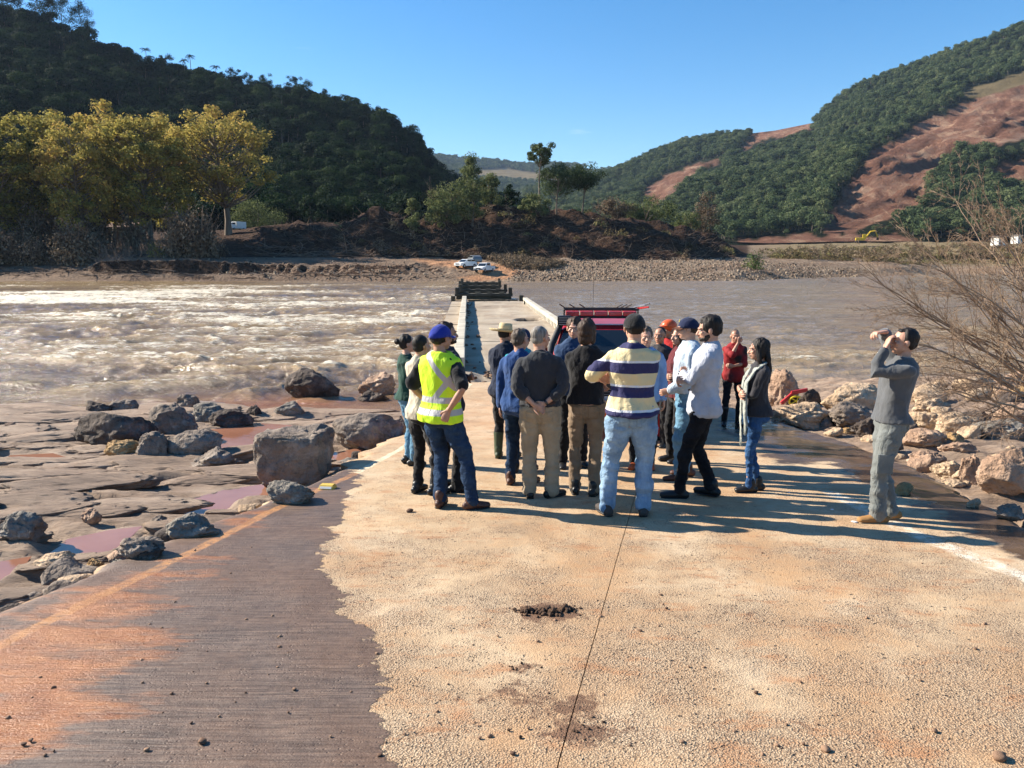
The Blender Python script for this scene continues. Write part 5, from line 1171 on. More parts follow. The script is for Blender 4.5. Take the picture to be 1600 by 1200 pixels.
def car(name, loc, rz, label, kind, mat, cat='car', sc=1.0):
    o = empty(name, loc, rz); o.scale = (sc,)*3; tag(o, label, cat)           # front faces local -Y
    if kind == 'pickup':
        low = [(-2.5, .45), (-2.55, .75), (-2.45, .95), (-1.25, 1.08), (-.6, 1.12), (1.0, 1.12), (1.05, 1.08), (2.6, 1.08), (2.65, .5), (2.0, .42), (-1.9, .38)]; gh = [(-1.35, 1.07), (-.62, 1.66), (-.3, 1.74), (.75, 1.74), (1.0, 1.1)]; wy = (-1.6, 1.6)
    elif kind == 'suv':
        low = [(-2.3, .42), (-2.38, .72), (-2.2, .92), (-1.15, 1.03), (2.1, 1.08), (2.2, .9), (2.22, .45), (1.8, .36), (-1.8, .34)]; gh = [(-1.25, 1.02), (-.5, 1.52), (-.1, 1.60), (1.2, 1.58), (1.9, 1.4), (2.1, 1.06)]; wy = (-1.45, 1.4)
    else:
        low = [(-3.0, .5), (-3.05, 1.2), (-2.95, 1.5), (-1.2, 1.5), (-1.2, .9), (3.0, .9), (3.0, .55)]; gh = [(-2.98, 1.49), (-2.7, 2.2), (-2.5, 2.3), (-1.3, 2.3), (-1.22, 1.5)]; wy = (-2.1, 1.9)
    shell(low, .93, mat, 'body', o, None, .05)
    tk = lambda z: 1-.16*max(0, (z-1.05))
    shell(gh, .86, mat, 'cabin', o, tk, .05)
    a, b = gh[0], gh[1]; d = Vector((0, b[0]-a[0], b[1]-a[1])); nrm = Vector((0, -d.z, d.y)).normalized(); c = Vector((0, (a[0]+b[0])/2, (a[1]+b[1])/2))+nrm*.012
    rot = Matrix.Rotation(math.atan2(d.z, d.y), 3, 'X'); mb = MB(); mb.box(c, (1.42, d.length*.82, .03), rot); mb.build('windscreen', m_glass, o, bevel=.008)
    ztop = max(z for _, z in gh); zb = min(z for _, z in gh); y0 = gh[0][0]; y1 = gh[-1][0]
    for s in (-1, 1):
        for k in range(2):
            ya = y0+.75*(1 if kind != 'truck' else .5)+(y1-y0-1.1)*k*.5; yb = ya+(y1-y0-1.1)*.5-.08
            if kind == 'truck' and k: continue
            if kind == 'truck': ya, yb = y0+.35, y1-.15
            mb = MB(); mb.box((s*.86*tk((ztop+zb)/2)+s*.008, (ya+yb)/2, (ztop+zb)/2+.03), (.03, yb-ya, (ztop-zb)*.56)); mb.build('window', m_glass, o, bevel=.006)
        for y in wy: wheel(o, s*.84, y, .37, .24)
        mb = MB(); mb.box((s*.7, low[1][0]+.08, .80 if kind != 'truck' else .95), (.34, .12, .15)); mb.build('headlight', m_lamp, o, bevel=.02)
        mb = MB(); mb.box((s*1.02, y0+.55, zb+.12), (.18, .1, .14)); mb.build('mirror', mat, o, bevel=.03)
    mb = MB(); mb.box((0, low[1][0]-.0, .72 if kind != 'truck' else .85), (.9, .06, .2)); mb.build('grille', m_black, o, bevel=.01)
    mb = MB(); mb.box((0, low[1][0]+.02, .48), (1.7, .14, .18)); mb.build('bumper', m_black if kind != 'suv' else mat, o, bevel=.04)
    mb = MB(); mb.box((0, low[1][0]-.055, .50), (.42, .02, .11)); mb.build('number_plate', m_lamp, o)
    if kind == 'pickup': mb = MB(); mb.box((0, 1.85, 1.086), (1.5, 1.35, .02)); mb.build('cargo_bed', m_black, o)
    if kind == 'truck': mb = MB(); mb.box((0, .95, 1.75), (2.0, 4.1, 1.7)); mb.build('cargo_box', mat, o, bevel=.03)
    return o
def gfb(px, py, Y): p = at(px, py, Y); p.z = FB.atxy(p.x, p.y); return p
p = gfb(757, 418, 141); car('pickup_truck', p, R(-24), 'white pickup truck parked on the dirt track, right one of the two white cars', 'pickup', m_white, 'pickup truck')
p = gfb(728, 416, 146); car('parked_car', p, R(-38), 'white low car parked on the dirt track left of the white pickup', 'suv', m_white)
p = gfb(741, 415, 149); car('parked_car', p, R(-160), 'grey car mostly hidden between the white car and the white pickup', 'suv', M('grey_car_paint', (.16, .17, .18), rough=.3, spec=.6))
p = gfb(371, 369, 190); car('box_truck', p, R(-25), 'small white truck parked under the rightmost autumn tree', 'truck', m_white, 'truck', .78)
# excavator
m_exy = M('excavator_yellow', (.62, .42, .03), rough=.5)
q = at(1345, 380, 330); q.z = max(q.z, FB.atxy(q.x, q.y)); o = empty('excavator', q, R(70)); o.scale = (1.15,)*3; tag(o, 'small yellow excavator working on the red earth below the landslide', 'excavator')
for s in (-1, 1): mb = MB(); mb.prism([(-1.9, .1), (-1.6, 0), (1.6, 0), (1.9, .1), (2.0, .5), (1.6, .85), (-1.6, .85), (-2.0, .5)], s*1.3-.3, s*1.3+.3, 0); mb.build('track', m_black, o, bevel=.05)
mb = MB(); mb.box((0, .3, 1.5), (2.5, 3.2, 1.0)); mb.build('house', m_exy, o, bevel=.12); mb = MB(); mb.box((-.7, -1.0, 2.4), (1.0, 1.3, 1.6)); c_ = mb.build('cab', m_exy, o, bevel=.1); mb = MB(); mb.box((-.7, -1.66, 2.5), (.8, .03, 1.1)); mb.build('window', m_glass, c_)
mb = MB(); mb.tube([(.4, -1.2, 1.6), (.4, -3.0, 4.2), (.4, -4.6, 4.4)], .25, 8); mb.build('boom', m_exy, o); mb = MB(); mb.tube([(.4, -4.6, 4.5), (.4, -5.6, 2.0)], .18, 8); mb.build('stick', m_exy, o); mb = MB(); mb.prism([(-5.9, 2.0), (-5.3, 2.1), (-5.1, 1.2), (-5.9, 1.0)], -.1, .9, 0); mb.build('bucket', m_black, o)
# houses: white block at the right, low roof among the autumn trees
m_wall = M('white_wall', [(.3, (.62, .60, .56)), (.7, (.74, .72, .68))], scale=.5, rough=.9); m_roof = M('grey_sheet_roof', (.22, .19, .17), rough=.8); m_tile = M('brown_tile_roof', (.12, .065, .045), rough=.9)
def house(loc, rz, w_, d_, h_, label, wall, roof, pitch=.3):
    o = empty('house', loc, rz); tag(o, label, 'house'); mb = MB(); mb.box((0, 0, h_/2-.6), (w_, d_, h_+1.2)); wl = mb.build('wall', wall, o)
    mb = MB(); e = .5; ht = d_/2*pitch; mb.prism([(-d_/2-e, h_), (d_/2+e, h_), (0, h_+ht+.3)], -w_/2-e, w_/2+e, 0); mb.build('roof', roof, o)
    for k in range(3): mb = MB(); mb.box(((k-1)*w_/3.3, -d_/2-.02, h_*.55), (w_*.14, .1, h_*.38)); mb.build('window', m_glass, o)
    mb = MB(); mb.box((w_*.42, -d_/2-.03, h_*.4), (.9, .1, h_*.8)); mb.build('door', m_black, o); return o
q = at(1560, 380, 330); q.z = max(q.z, FB.atxy(q.x, q.y)-.2); house(q, .25, 4.0, 4, 2.6, 'small white house behind the bare bush at the foot of the right hill', m_wall, m_roof, .1)
q = at(198, 352, 186); q.z = FB.atxy(q.x, q.y); house((q.x, q.y, q.z+.2), -.1, 6.5, 5, 3.4, 'low dark house with a brown roof half hidden among the autumn trees', M('dim_wall', (.11, .085, .07), rough=.95), m_tile, .35)
for (px, py, w_, lab) in ((1588, 376, 1.3, 'second pale wall right of the white house at the picture edge'),):
    q = at(px, py, 320); q.z = max(q.z, FB.atxy(q.x, q.y)); house(q, .4, w_*2, 3, 2.0, lab.replace('wall fragment', 'shed').replace('wall', 'shed'), m_wall, m_roof, .1)

# ---------------------------------------------------------------- the red off-road vehicle behind the people
tx = at(945, 600, 13).x; YT0 = 11.55; zt = float(gz(12.4))-.02
T = empty('rescue_vehicle', (tx, YT0+2.1, zt), R(-3)); tag(T, 'red fire service off road vehicle with snorkel, light bar and roof rack behind the group', 'off-road vehicle')
# local: front at -Y (-2.1), rear +2.2
shell([(-2.0, .55), (-2.05, .80), (-1.98, 1.02), (-.75, 1.12), (2.15, 1.14), (2.2, .6), (1.9, .45), (-1.8, .45)], .90, m_red, 'body', T, None, .06)
gh = [(-.82, 1.10), (-.30, 1.60), (-.12, 1.665), (1.9, 1.69), (2.12, 1.12)]
tk = lambda z: 1-.34*max(0, z-1.1)
shell(gh, .86, m_red, 'cabin', T, tk, .05)
a, b = Vector((0, -.82, 1.10)), Vector((0, -.30, 1.60)); d = b-a; ang = math.atan2(d.z, d.y); nrm = Vector((0, -d.z, d.y)).normalized(); mb = MB(); c = (a+b)/2+nrm*.014
rotm = Matrix.Rotation(ang, 3, 'X'); hw0, hw1 = .82, .675
V = [c+rotm @ Vector(v) for v in [(-hw0, -d.length*.45, 0), (hw0, -d.length*.45, 0), (hw1, d.length*.45, 0), (-hw1, d.length*.45, 0), (-hw0, -d.length*.45, .018), (hw0, -d.length*.45, .018), (hw1, d.length*.45, .018), (-hw1, d.length*.45, .018)]]
mb.add(V, [(3, 2, 1, 0), (4, 5, 6, 7), (0, 1, 5, 4), (1, 2, 6, 5), (2, 3, 7, 6), (3, 0, 4, 7)]); ws = mb.build('windscreen', m_glass, T, bevel=.006)
for s in (-1, 1):
    mb = MB(); mb.tube([c+rotm @ Vector((s*.1, -.29, .03)), c+rotm @ Vector((s*.45+.12, -.1, .035)), c+rotm @ Vector((s*.42+.2, .05, .035))], .009, 5); mb.build('wiper', m_black, ws)
    for k in range(2): mb = MB(); mb.box((s*.755, .25+.95*k, 1.40), (.03, .82, .34), Matrix.Rotation(s*-.40, 3, 'Y')); mb.build('window', m_glass, T, bevel=.006)
    for y in (-1.32, 1.35):
        wheel(T, s*.80, y, .40, .27); mb = MB(); mb.tube([(s*.87, y+.52*math.cos(t), .42+.50*math.sin(t)) for t in [math.pi*i/8 for i in range(9)]], (.08), 6); mb.build('wheel_arch', m_black, T, True)
    mb = MB(); mb.cyl((s*.62, -2.02, .86), (s*.62, -2.09, .86), .115, 18); mb.build('headlight', m_lamp, T)
    mb = MB(); mb.tube([(s*.84, -.45, 1.14), (s*1.02, -.48, 1.2)], .02, 6); mb.ell((s*1.05, -.47, 1.27), (.10, .06, .13)); mb.build('mirror', m_black, T, True)
mb = MB(); mb.box((0, -2.045, .84), (.92, .04, .24)); gr_ = mb.build('grille', m_black, T, bevel=.01)
for k in range(5): mb = MB(); mb.box((0, -2.072, .76+.04*k), (.86, .012, .012)); mb.build('bar', m_steel, gr_)
mb = MB(); mb.box((0, -2.22, .50), (1.78, .22, .20)); mb.box((-.83, -2.12, .50), (.14, .3, .2)); bp_ = mb.build('bumper', m_orange, T, bevel=.03)
mb = MB(); mb.box((0, -2.24, .36), (1.5, .04, .07)); mb.build('skid_strip', m_yel, T)
mb = MB(); mb.cyl((-.30, -2.26, .70), (.30, -2.26, .70), .065, 14); mb.box((-.40, -2.26, .70), (.17, .2, .2)); mb.box((.40, -2.26, .70), (.17, .2, .2)); mb.build('winch', m_steel, T)
mb = MB(); 
for s in (-1, 1): mb.tube([(s*.55, -2.28, .55), (s*.55, -2.32, 1.05), (s*.35, -2.3, 1.12), (0, -2.3, 1.12)], .028, 8)
mb.build('bull_bar', m_black, T, True)
for s in (-1, 1): mb = MB(); mb.cyl((s*.42, -2.30, .93), (s*.42, -2.38, .93), .085, 16); mb.build('spot_lamp', m_lamp, T)
mb = MB(); mb.tube([(-.88, -1.2, 1.02), (-.93, -.85, 1.12), (-.88, -.55, 1.34), (-.76, -.32, 1.60), (-.72, -.26, 1.70)], [.05, .055, .055, .055, .05], 10); sn = mb.build('snorkel', m_black, T, True)
mb = MB(); mb.box((-.66, -.30, 1.75), (.25, .20, .17)); hd = mb.build('air_head', m_black, sn, bevel=.03)
for k in range(4): mb = MB(); mb.box((-.66, -.405, 1.69+.038*k), (.20, .012, .014)); mb.build('louvre', m_steel, sn)
for s in (-1, 1): mb = MB(); mb.tube([(s*.58, -.05, 1.66), (s*.58, -.05, 1.80)], .018, 6); mb.build('light_bar_foot', m_black, T)
mb = MB(); mb.box((-.02, -.05, 1.80), (1.26, .24, .04)); lb = mb.build('light_bar', m_black, T, bevel=.01)
for k in range(5): mb = MB(); mb.box((-.52+.25*k, -.05, 1.862), (.235, .235, .085)); mb.build('lens', m_lred, lb, bevel=.02)
rk = MB()
for z in (1.91,): 
    for s in (-1, 1): rk.tube([(s*.66, .15, z), (s*.66, .60, z)], .016, 6)
    for k in range(4): rk.tube([(-.66, .15+k*.15, z), (.66, .15+k*.15, z)], .016 if k in (0, 3) else .010, 6)
for s in (-1, 1):
    for y in (.2, .55): rk.tube([(s*.66, y, 1.66), (s*.66, y, 1.93)], .013, 6)
rk.build('roof_rack', m_black, T)
for k, (x, l) in enumerate(((-.66, .0), (-.48, .0), (-.30, .0), (.28, 0), (.36, 0), (.44, 0))): mb = MB(); mb.tube([(x, .2, 1.95), (x-.09 if k < 3 else x+.09, .1, 2.01)], .010, 5); mb.build('rack_hook', m_black, T)
for k, (dy, dx) in enumerate(((0, 0), (.08, -.05), (.16, .03))): mb = MB(); mb.tube([(.50+dx, .9+dy, 1.86), (.86+dx, .30+dy, 1.95+.03*k)], .016, 6); mb.build('tool_pole', m_red if k == 0 else m_steel, T)
mb = MB(); mb.tube([(-.20, -.75, 1.12), (-.19, -.74, 2.6)], .0035, 4); mb.build('antenna', m_black, T)
m_cl = M('pale_green_cloth', [(.3, (.30, .42, .36)), (.7, (.48, .58, .50))], rough=.95, scale=8)
cq = T.matrix_world.copy(); o = link('cloth_bundle', rock_mesh('cloth_bundle', 3, 4001, m_cl, (.17, .10, .055), 3, .25, fr=2.5)); o.location = (tx-.50, YT0+1.27, zt+1.19); tag(o, 'crumpled pale green cloth lying on the bonnet before the windscreen', 'cloth')
# ================================================================ PEOPLE
DG = lambda: bpy.context.evaluated_depsgraph_get()
def remesh(parts, vox, smooth=4):
    V = []; Fs = []
    for v, f in parts: k = len(V); V += [tuple(q) for q in v]; Fs += [tuple(i+k for i in t) for t in f]
    me = bpy.data.meshes.new('t'); me.from_pydata(V, [], Fs); bm = bmesh.new(); bm.from_mesh(me); 
    bmesh.ops.recalc_face_normals(bm, faces=bm.faces); bm.to_mesh(me); bm.free()
    o = bpy.data.objects.new('t', me); COL.objects.link(o)
    m = o.modifiers.new('r', 'REMESH'); m.mode = 'VOXEL'; m.voxel_size = vox; m.adaptivity = 0
    s = o.modifiers.new('s', 'SMOOTH'); s.factor = .5; s.iterations = smooth
    dg = DG(); ev = o.evaluated_get(dg); r = bpy.data.meshes.new_from_object(ev)
    n = len(r.vertices); co = np.empty(n*3, np.float32); r.vertices.foreach_get('co', co); nr = np.empty(n*3, np.float32); r.vertices.foreach_get('normal', nr)
    q = np.empty(len(r.loops), np.int32); r.loops.foreach_get('vertex_index', q); lt = np.empty(len(r.polygons), np.int32); r.polygons.foreach_get('loop_total', lt)
    Q = q.reshape(-1, 4) if (lt == 4).all() else None
    if Q is None:
        ls = np.empty(len(r.polygons), np.int32); r.polygons.foreach_get('loop_start', ls); Q = [tuple(q[a:a+b]) for a, b in zip(ls, lt)]
    bpy.data.objects.remove(o); bpy.data.meshes.remove(me); bpy.data.meshes.remove(r)
    return co.reshape(-1, 3).astype(float), Q, nr.reshape(-1, 3).astype(float)
def ik(a, b, l1, l2, pole):
    a, b, pole = Vector(a), Vector(b), Vector(pole); d = b-a; D = d.length; mxl = (l1+l2)*.995
    if D > mxl: b = a+d*(mxl/D); d = b-a; D = mxl
    u = d/D; x = (l1*l1-l2*l2+D*D)/(2*D); h = math.sqrt(max(l1*l1-x*x, 0)); p = pole-u*pole.dot(u)
    p = p.normalized() if p.length > 1e-6 else u.orthogonal().normalized(); return a+u*x+p*h, b
def hand_parts(w, d, n, side, curl=.5, spread=0.0, thumb_out=.6):
    """w wrist, d direction of the fingers, n direction the palm faces, side +1 when the thumb is on d x n"""
    d = Vector(d).normalized(); n = Vector(n); n = (n-d*n.dot(d)).normalized(); s = d.cross(n)*side; P = []
    P.append(tube([w-d*.02, w+d*.012, w+d*.05, w+d*.088], [(.025, .019), (.027, .017), (.037, .0145), (.038, .012)], 12, s))
    for i, (off, ln, r) in enumerate(((.029, .068, .0088), (.010, .076, .0092), (-.010, .071, .0088), (-.028, .056, .0078))):
        a = w+d*(.084-.004*abs(i-1.3))+s*off; dd = (d+s*(off*spread*9)).normalized(); pts = [a-dd*.02, a]; c = curl*(1+.12*i); ang = 0
        for k, f in enumerate((.44, .31, .25)):
            ang += c*(.75, 1.0, .8)[k]; v = (dd*math.cos(ang)+n*math.sin(ang)); pts.append(pts[-1]+v*ln*f)
        P.append(tube(pts, [r*1.02, r*1.05, r, r*.92, r*.8], 8, s))
    a = w+d*.018+s*.026; v0 = (d*.62+s*thumb_out+n*.25).normalized(); v1 = (d*.85+s*thumb_out*.35+n*(.25+curl*.5)).normalized()
    P.append(tube([a-v0*.012, a+v0*.034, a+v0*.034+v1*.028, a+v0*.034+v1*.052], [.0135, .0115, .0102, .0085], 8, n)); return P
class Frame:
    def __init__(s, o, yaw=0, pitch=0, roll=0): s.o = Vector(o); s.M = Matrix.Rotation(yaw, 3, 'Z') @ Matrix.Rotation(pitch, 3, 'X') @ Matrix.Rotation(roll, 3, 'Y')
    def __call__(s, x, y, z): return s.o+s.M @ Vector((x, y, z))
def cloth(name, stops, rough=.9, sheen=.15, weave=260, fold=0.0, soft=.5):
    m, nt, b, o = newmat(name); g = G(nt)
    if not isinstance(stops[0], (tuple, list)): stops = [(.3, tuple(c*.8 for c in stops)), (.7, tuple(min(1, c*1.12) for c in stops))]
    co = g.coord('Object'); g.l(g.ramp(g.noise(co, 5, 6, .6), stops), b.inputs['Base Color']); b.inputs['Roughness'].default_value = rough; b.inputs['Specular IOR Level'].default_value = .2
    b.inputs['Sheen Weight'].default_value = sheen
    bp_ = g.bump(g.noise(g.coord('Object', (1, 1, .55)), 11, 5, .6, 1.8), soft, .034); g.l(g.bump(g.noise(co, weave, 2), .25, .001, bp_), b.inputs['Normal']); return m
m_skin = {}
def skinmat(c):
    if c not in m_skin:
        m, nt, b, o = newmat('skin'); g = G(nt); co = g.coord('Object'); g.l(g.ramp(g.noise(co, 14, 5), [(.3, tuple(x*.82 for x in c)), (.7, tuple(min(1, x*1.12) for x in c))]), b.inputs['Base Color'])
        b.inputs['Roughness'].default_value = .5; b.inputs['Subsurface Weight'].default_value = .08; b.inputs['Subsurface Radius'].default_value = (.02, .008, .004); b.inputs['Subsurface Scale'].default_value = .3; g.l(g.bump(g.noise(co, 120, 3), .2, .002), b.inputs['Normal']); m_skin[c] = m
    return m_skin[c]
LIGHT = (.50, .27, .18); TANN = (.40, .20, .125)
m_eye = M('eye_white', (.6, .57, .53), rough=.2); m_iris = M('iris', (.03, .018, .012), rough=.1); m_lip = M('lips', (.33, .11, .09), rough=.45)
def hairmat(name, c, c2=None): return M(name, [(.35, c), (.65, c2 or tuple(x*2.2 for x in c))], scale=30, stretch=(1, 1, .12), rough=.62, spec=.3, bump=.9, bscale=60, bdist=.006)
H_BLK = hairmat('black_hair', (.008, .006, .005), (.022, .016, .013)); H_BRN = hairmat('brown_hair', (.028, .015, .009)); H_GRY = hairmat('grey_hair', (.10, .085, .07), (.30, .27, .24)); H_GB = hairmat('greying_brown_hair', (.05, .034, .024), (.14, .105, .08))
TORSO = [(.80, .135, .085, -.005), (.86, .158, .112, -.012), (.93, .165, .118, -.014), (1.02, .150, .104, -.004), (1.10, .146, .100, .004), (1.20, .156, .106, .006), (1.30, .172, .113, .002), (1.38, .176, .108, -.006), (1.435, .150, .088, -.014), (1.475, .098, .066, -.018), (1.505, .062, .054, -.014)]
def person(label, px, py, hpx, face, feet, arms, skin=LIGHT, hair=('short', H_BRN), shirt=None, pants=None, shoes=None, girth=1.0, lean=0, side=0, twist=0, head=(0, 0, 0), hipx=0, hipy=0, female=False, knee=None, extra=None, hat=None, beard=False, Y=None, hipz=.925):
    """px,py = middle of the feet in the photograph, hpx = height in its pixels; face = degrees the person turns left from looking straight away"""
    g0 = hit(px, py) if Y is None else Vector(((px-800)/F*Y*1.01, Y, float(gz(Y))))
    sc = None
    top = at(px, py-hpx, g0.y); Hh = top.z-g0.z; sc = Hh/1.755
    FR = R(face)
    inv = Matrix.Rotation(-FR, 3, 'Z')
    FW, RT = 1.0, 1.0; G_ = girth
    reach = max(math.hypot(f_[0]-hipx-s_*.088, f_[1]-hipy) for f_, s_ in zip(feet, (-1, 1))); hipz = min(hipz, math.sqrt(max(.803**2-reach**2, .3))+.123)
    hip = Vector((hipx, hipy, hipz))
    def T(v):
        v = Vector(v); k = sstep(.93, 1.18, v.z).item(); p = v-Vector((0, 0, .95)); 
        p = Matrix.Rotation(R(twist)*k, 3, 'Z') @ (Matrix.Rotation(R(-lean)*k, 3, 'X') @ (Matrix.Rotation(R(side)*k, 3, 'Y') @ p)); return p+Vector((hipx, hipy, .95+hipz-.925))
    def rings(off, z0=None, z1=None, gx=1.0, flare=0, z_hem=None):
        V = []; n = 26; rows = [r for r in TORSO if (z0 is None or r[0] >= z0-1e-4) and (z1 is None or r[0] <= z1+1e-4)]
        if z0 is not None and rows[0][0] > z0+.005:
            zs = [r[0] for r in TORSO]; rows = [(z0, *[float(np.interp(z0, zs, [r[i] for r in TORSO])) for i in (1, 2, 3)])]+rows
        for (z, a, b, c) in rows:
            k = G_ if z < 1.36 else 1+(G_-1)*.5; belly = (G_-1)*.10*math.exp(-((z-1.08)/.14)**2)
            if female: a *= (.93 if z > 1.25 else (.88 if z > 1.0 else 1.02)); 
            bb = b*k+off+belly*.5; aa = a*k+off; cy = c+belly*.5
            fl = flare*max(0, 1-abs(z-.88)/.16); aa += fl; bb += fl*1.5; cy -= fl*.35
            bust = .035*math.exp(-((z-1.27)/.06)**2) if female else 0
            for i in range(n):
                t = 2*math.pi*i/n; ct, st = math.cos(t), math.sin(t); e = .86
                x = aa*math.copysign(abs(ct)**e, ct); y = cy+(bb+(bust if st > 0 else 0))*math.copysign(abs(st)**e, st)
                V.append(T((x, y, z)))
        m = len(rows); Fs = [(i*n+k, i*n+(k+1) % n, (i+1)*n+(k+1) % n, (i+1)*n+k) for i in range(m-1) for k in range(n)]+[tuple(range(n-1, -1, -1)), tuple(range((m-1)*n, m*n))]
        return V, Fs
    swd = .178*(1+(G_-1)*.35)*(.90 if female else 1)
    Sh = [T((s*swd, -.014, 1.405)) for s in (-1, 1)]
    neck0 = T((0, -.02, 1.45)); hc = T((0, .012, 1.625)); HF = Frame(hc, R(head[0]), R(head[1]), R(head[2])); nb = HF(0, -.02, -.075)
    # ---- arms
    A = []
    for i, s in enumerate((-1, 1)):
        a = arms[i]; W = T(a['w']) if not a.get('abs') else Vector(a['w']); el, W = ik(Sh[i], W, .285, .245, T_dir(T, a.get('pole', (s*.6, -.7, -.5)))); fd = (W-el).normalized()
        hd = T_dir(T, a['d']) if 'd' in a else fd; hn = T_dir(T, a.get('n', (-s, 0, 0)))
        A.append((Sh[i], el, W, hd, hn, a.get('curl', .35), s, a.get('sp', 0)))
    # ---- legs
    Lg = []
    for i, s in enumerate((-1, 1)):
        fx, fy, ft = feet[i][:3]; fz = feet[i][3] if len(feet[i]) > 3 else 0.0; an = Vector((fx, fy, .088+fz)); hj = Vector((hipx+s*.088*(1+(G_-1)*.4), hipy-.005, hipz-.035)); kp = (knee[i] if knee else (s*.25, 1, 0)); kn, an = ik(hj, an, .412, .398, Vector(kp)); Lg.append((hj, kn, an, R(ft)))
    # ---- the body: one continuous skin figure
    body = [rings(-.012)]; body.append(tube([neck0-Vector((0, 0, .03)), neck0, nb], [.062, .056*(1+(G_-1)*.5), .053*(1+(G_-1)*.5)], 14))
    for (S0, el, W, *_r) in A:
        k = .74 if female else (1+(G_-1)*.4)*.95; body.append(tube([S0+(neck0-S0)*.18-Vector((0, 0, .022)), S0.lerp(el, .35), el, el.lerp(W, .3), W], [.038*k, .041*k, .037*k, .038*k, .0245*k], 12))
    for (hj, kn, an, ft) in Lg:
        k = (1+(G_-1)*.5)*min(1, pants.get('w', 1))*.88; body.append(tube([hj+Vector((0, 0, .03)), hj.lerp(kn, .4), kn, kn.lerp(an, .35), an], [.078*k, .068*k, .046*k, .046*k, .032], 12)); f = Vector((-math.sin(ft), math.cos(ft), 0)); body.append(tube([an+Vector((0, 0, -.04))-f*.03, an+f*.13+Vector((0, 0, -.055))], [.034, (.036, .018)], 10))
    bv, bf, bn = remesh(body, .0135, 3)
    geo = [(bv, bf, 0)]
    for a in A:
        hv, hf, hn_ = remesh(hand_parts(a[2], a[3], a[4], -a[6], a[5], a[7]), .0042, 2); geo.append((hv, hf, 0))
    # ---- head
    E = lambda c, r, rot=None: ellipsoid(HF(*c), r, HF.M @ (rot or Matrix.Identity(3)), 20, 14)
    fw = .94 if female else 1.0
    hp = [E((0, -.012, .030), (.0755*fw, .096, .088)), E((0, .030, -.030), (.062*fw, .066, .080)), E((0, .050, -.078), (.036*fw, .040, .030)), E((0, .005, -.048), (.060*fw, .062, .052)),
          tube([HF(0, .088, .012), HF(0, .104, -.012), HF(0, .112, -.026)], [.010, .0125, .015], 10), E((.013, .097, -.030), (.010, .011, .008)), E((-.013, .097, -.030), (.010, .011, .008)),
          E((0, .082, .026), (.050, .018, .011)), E((0, .093, -.052), (.024, .010, .007)), E((0, .091, -.062), (.021, .011, .007)),
          E((.042, .070, -.016), (.022, .018, .018)), E((-.042, .070, -.016), (.022, .018, .018)), tube([HF(0, -.03, -.04), nb, neck0], [.052*(1+(G_-1)*.6), .051*(1+(G_-1)*.6), .05], 14)]
    for s in (-1, 1): hp.append(E((s*.079*fw, -.002, -.006), (.009, .021, .031), Matrix.Rotation(s*.35, 3, 'Z')))
    hv, hf, hn_ = remesh(hp, .0052, 3); geo.append((hv, hf, 0))
    for s in (-1, 1):
        v, f = E((s*.031, .0835, .004), (.0125, .008, .0065)); geo.append((np.array([tuple(q) for q in v]), f, 1)); v, f = E((s*.031, .0895, .004), (.006, .004, .0055)); geo.append((np.array([tuple(q) for q in v]), f, 2))
    v, f = E((0, .1015, -.0565), (.019, .0045, .0055)); geo.append((np.array([tuple(q) for q in v]), f, 3))
    V = []; Fs = []; mi = []; k = 0
    for v, f, m in geo:
        V.append(v); Fs += [tuple(int(i)+k for i in t) for t in (f.tolist() if isinstance(f, np.ndarray) else f)]; mi += [m]*len(f); k += len(v)
    V = np.concatenate(V)*sc
    o = link('person', mesh('person', V, Fs, [skinmat(skin), m_eye, m_iris, m_lip], mi), loc=g0, rot=(0, 0, FR)); tag(o, label, 'person')
    keep_ = {}
    def child(name, parts, vox, mats, disp=0.0, fr=14, sm=3, mi=None, seed=1, stretch=(1, 1, .6), clip=None, lab=None, ridge=0):
        v, f, n = remesh(parts, vox, sm)
        if disp: 
            q = v*np.array(stretch)*fr+seed*3.3; dd = fbm(q[:, 0], q[:, 1], q[:, 2], 3, seed % 50)
            if ridge: dd = dd+ridge*(1-np.abs(fbm(q[:, 0]*.6+4, q[:, 1]*.6, q[:, 2]*1.1, 2, 7))*3)
            v = v+n*(dd*disp)[:, None]
        c_ = link(name, mesh(name, v*sc, f, mats), o); keep_[name] = (v, f, n)
        if lab: c_['label'] = lab
        return c_
    sd = int(px)
    # ---- shirt
    if shirt:
        mt, sl, tuck, hem = shirt['m'], shirt.get('sleeve', 1.0), shirt.get('tuck', False), shirt.get('hem', .86); th = shirt.get('th', .012)
        parts = [rings(th+.004, hem if not tuck else .96, flare=0 if tuck else .022)]
        for a in A:
            S0, el, W = a[:3]; k = (.88 if female else 1)*(1+(G_-1)*.4); t = sl
            Sx = S0+(neck0-S0)*.10-Vector((0, 0, .018)); pts = [Sx, S0.lerp(el, .45), el] if t > .5 else [Sx, S0.lerp(el, t*2)]
            rd = [.056*k+th*.3, .057*k+th*.3, .050*k+th*.3] if t > .5 else [.056*k+th*.3, .062*k+th*.3]
            if t > .5: u = (t-.5)*2; pts += [el.lerp(W, .35*u), el.lerp(W, u*.97)]; rd += [.051*k+th*.3, (.040 if u > .8 else .047)*k+th*.3]
            parts.append(tube(pts, rd, 14)); parts.append(ellipsoid(S0+(neck0-S0)*.12-Vector((0, 0, .022)), (.060*k+th*.3, .060*k+th*.3, .055*k+th*.2)))
            if shirt.get('cuff'): c0 = pts[-1]; dr = (pts[-1]-pts[-2]).normalized(); parts.append(tube([c0-dr*.05, c0-dr*.005], [.054*k, .053*k], 14))
        if shirt.get('collar'): parts.append(tube([T((0, -.018, 1.47)), nb.lerp(neck0, .55)], [.072, .064], 16))
        child('shirt', parts, .0105, mt, shirt.get('wr', .013), 9, 2, seed=sd, ridge=.34)
        if hem < .95 and tuck is False: pass
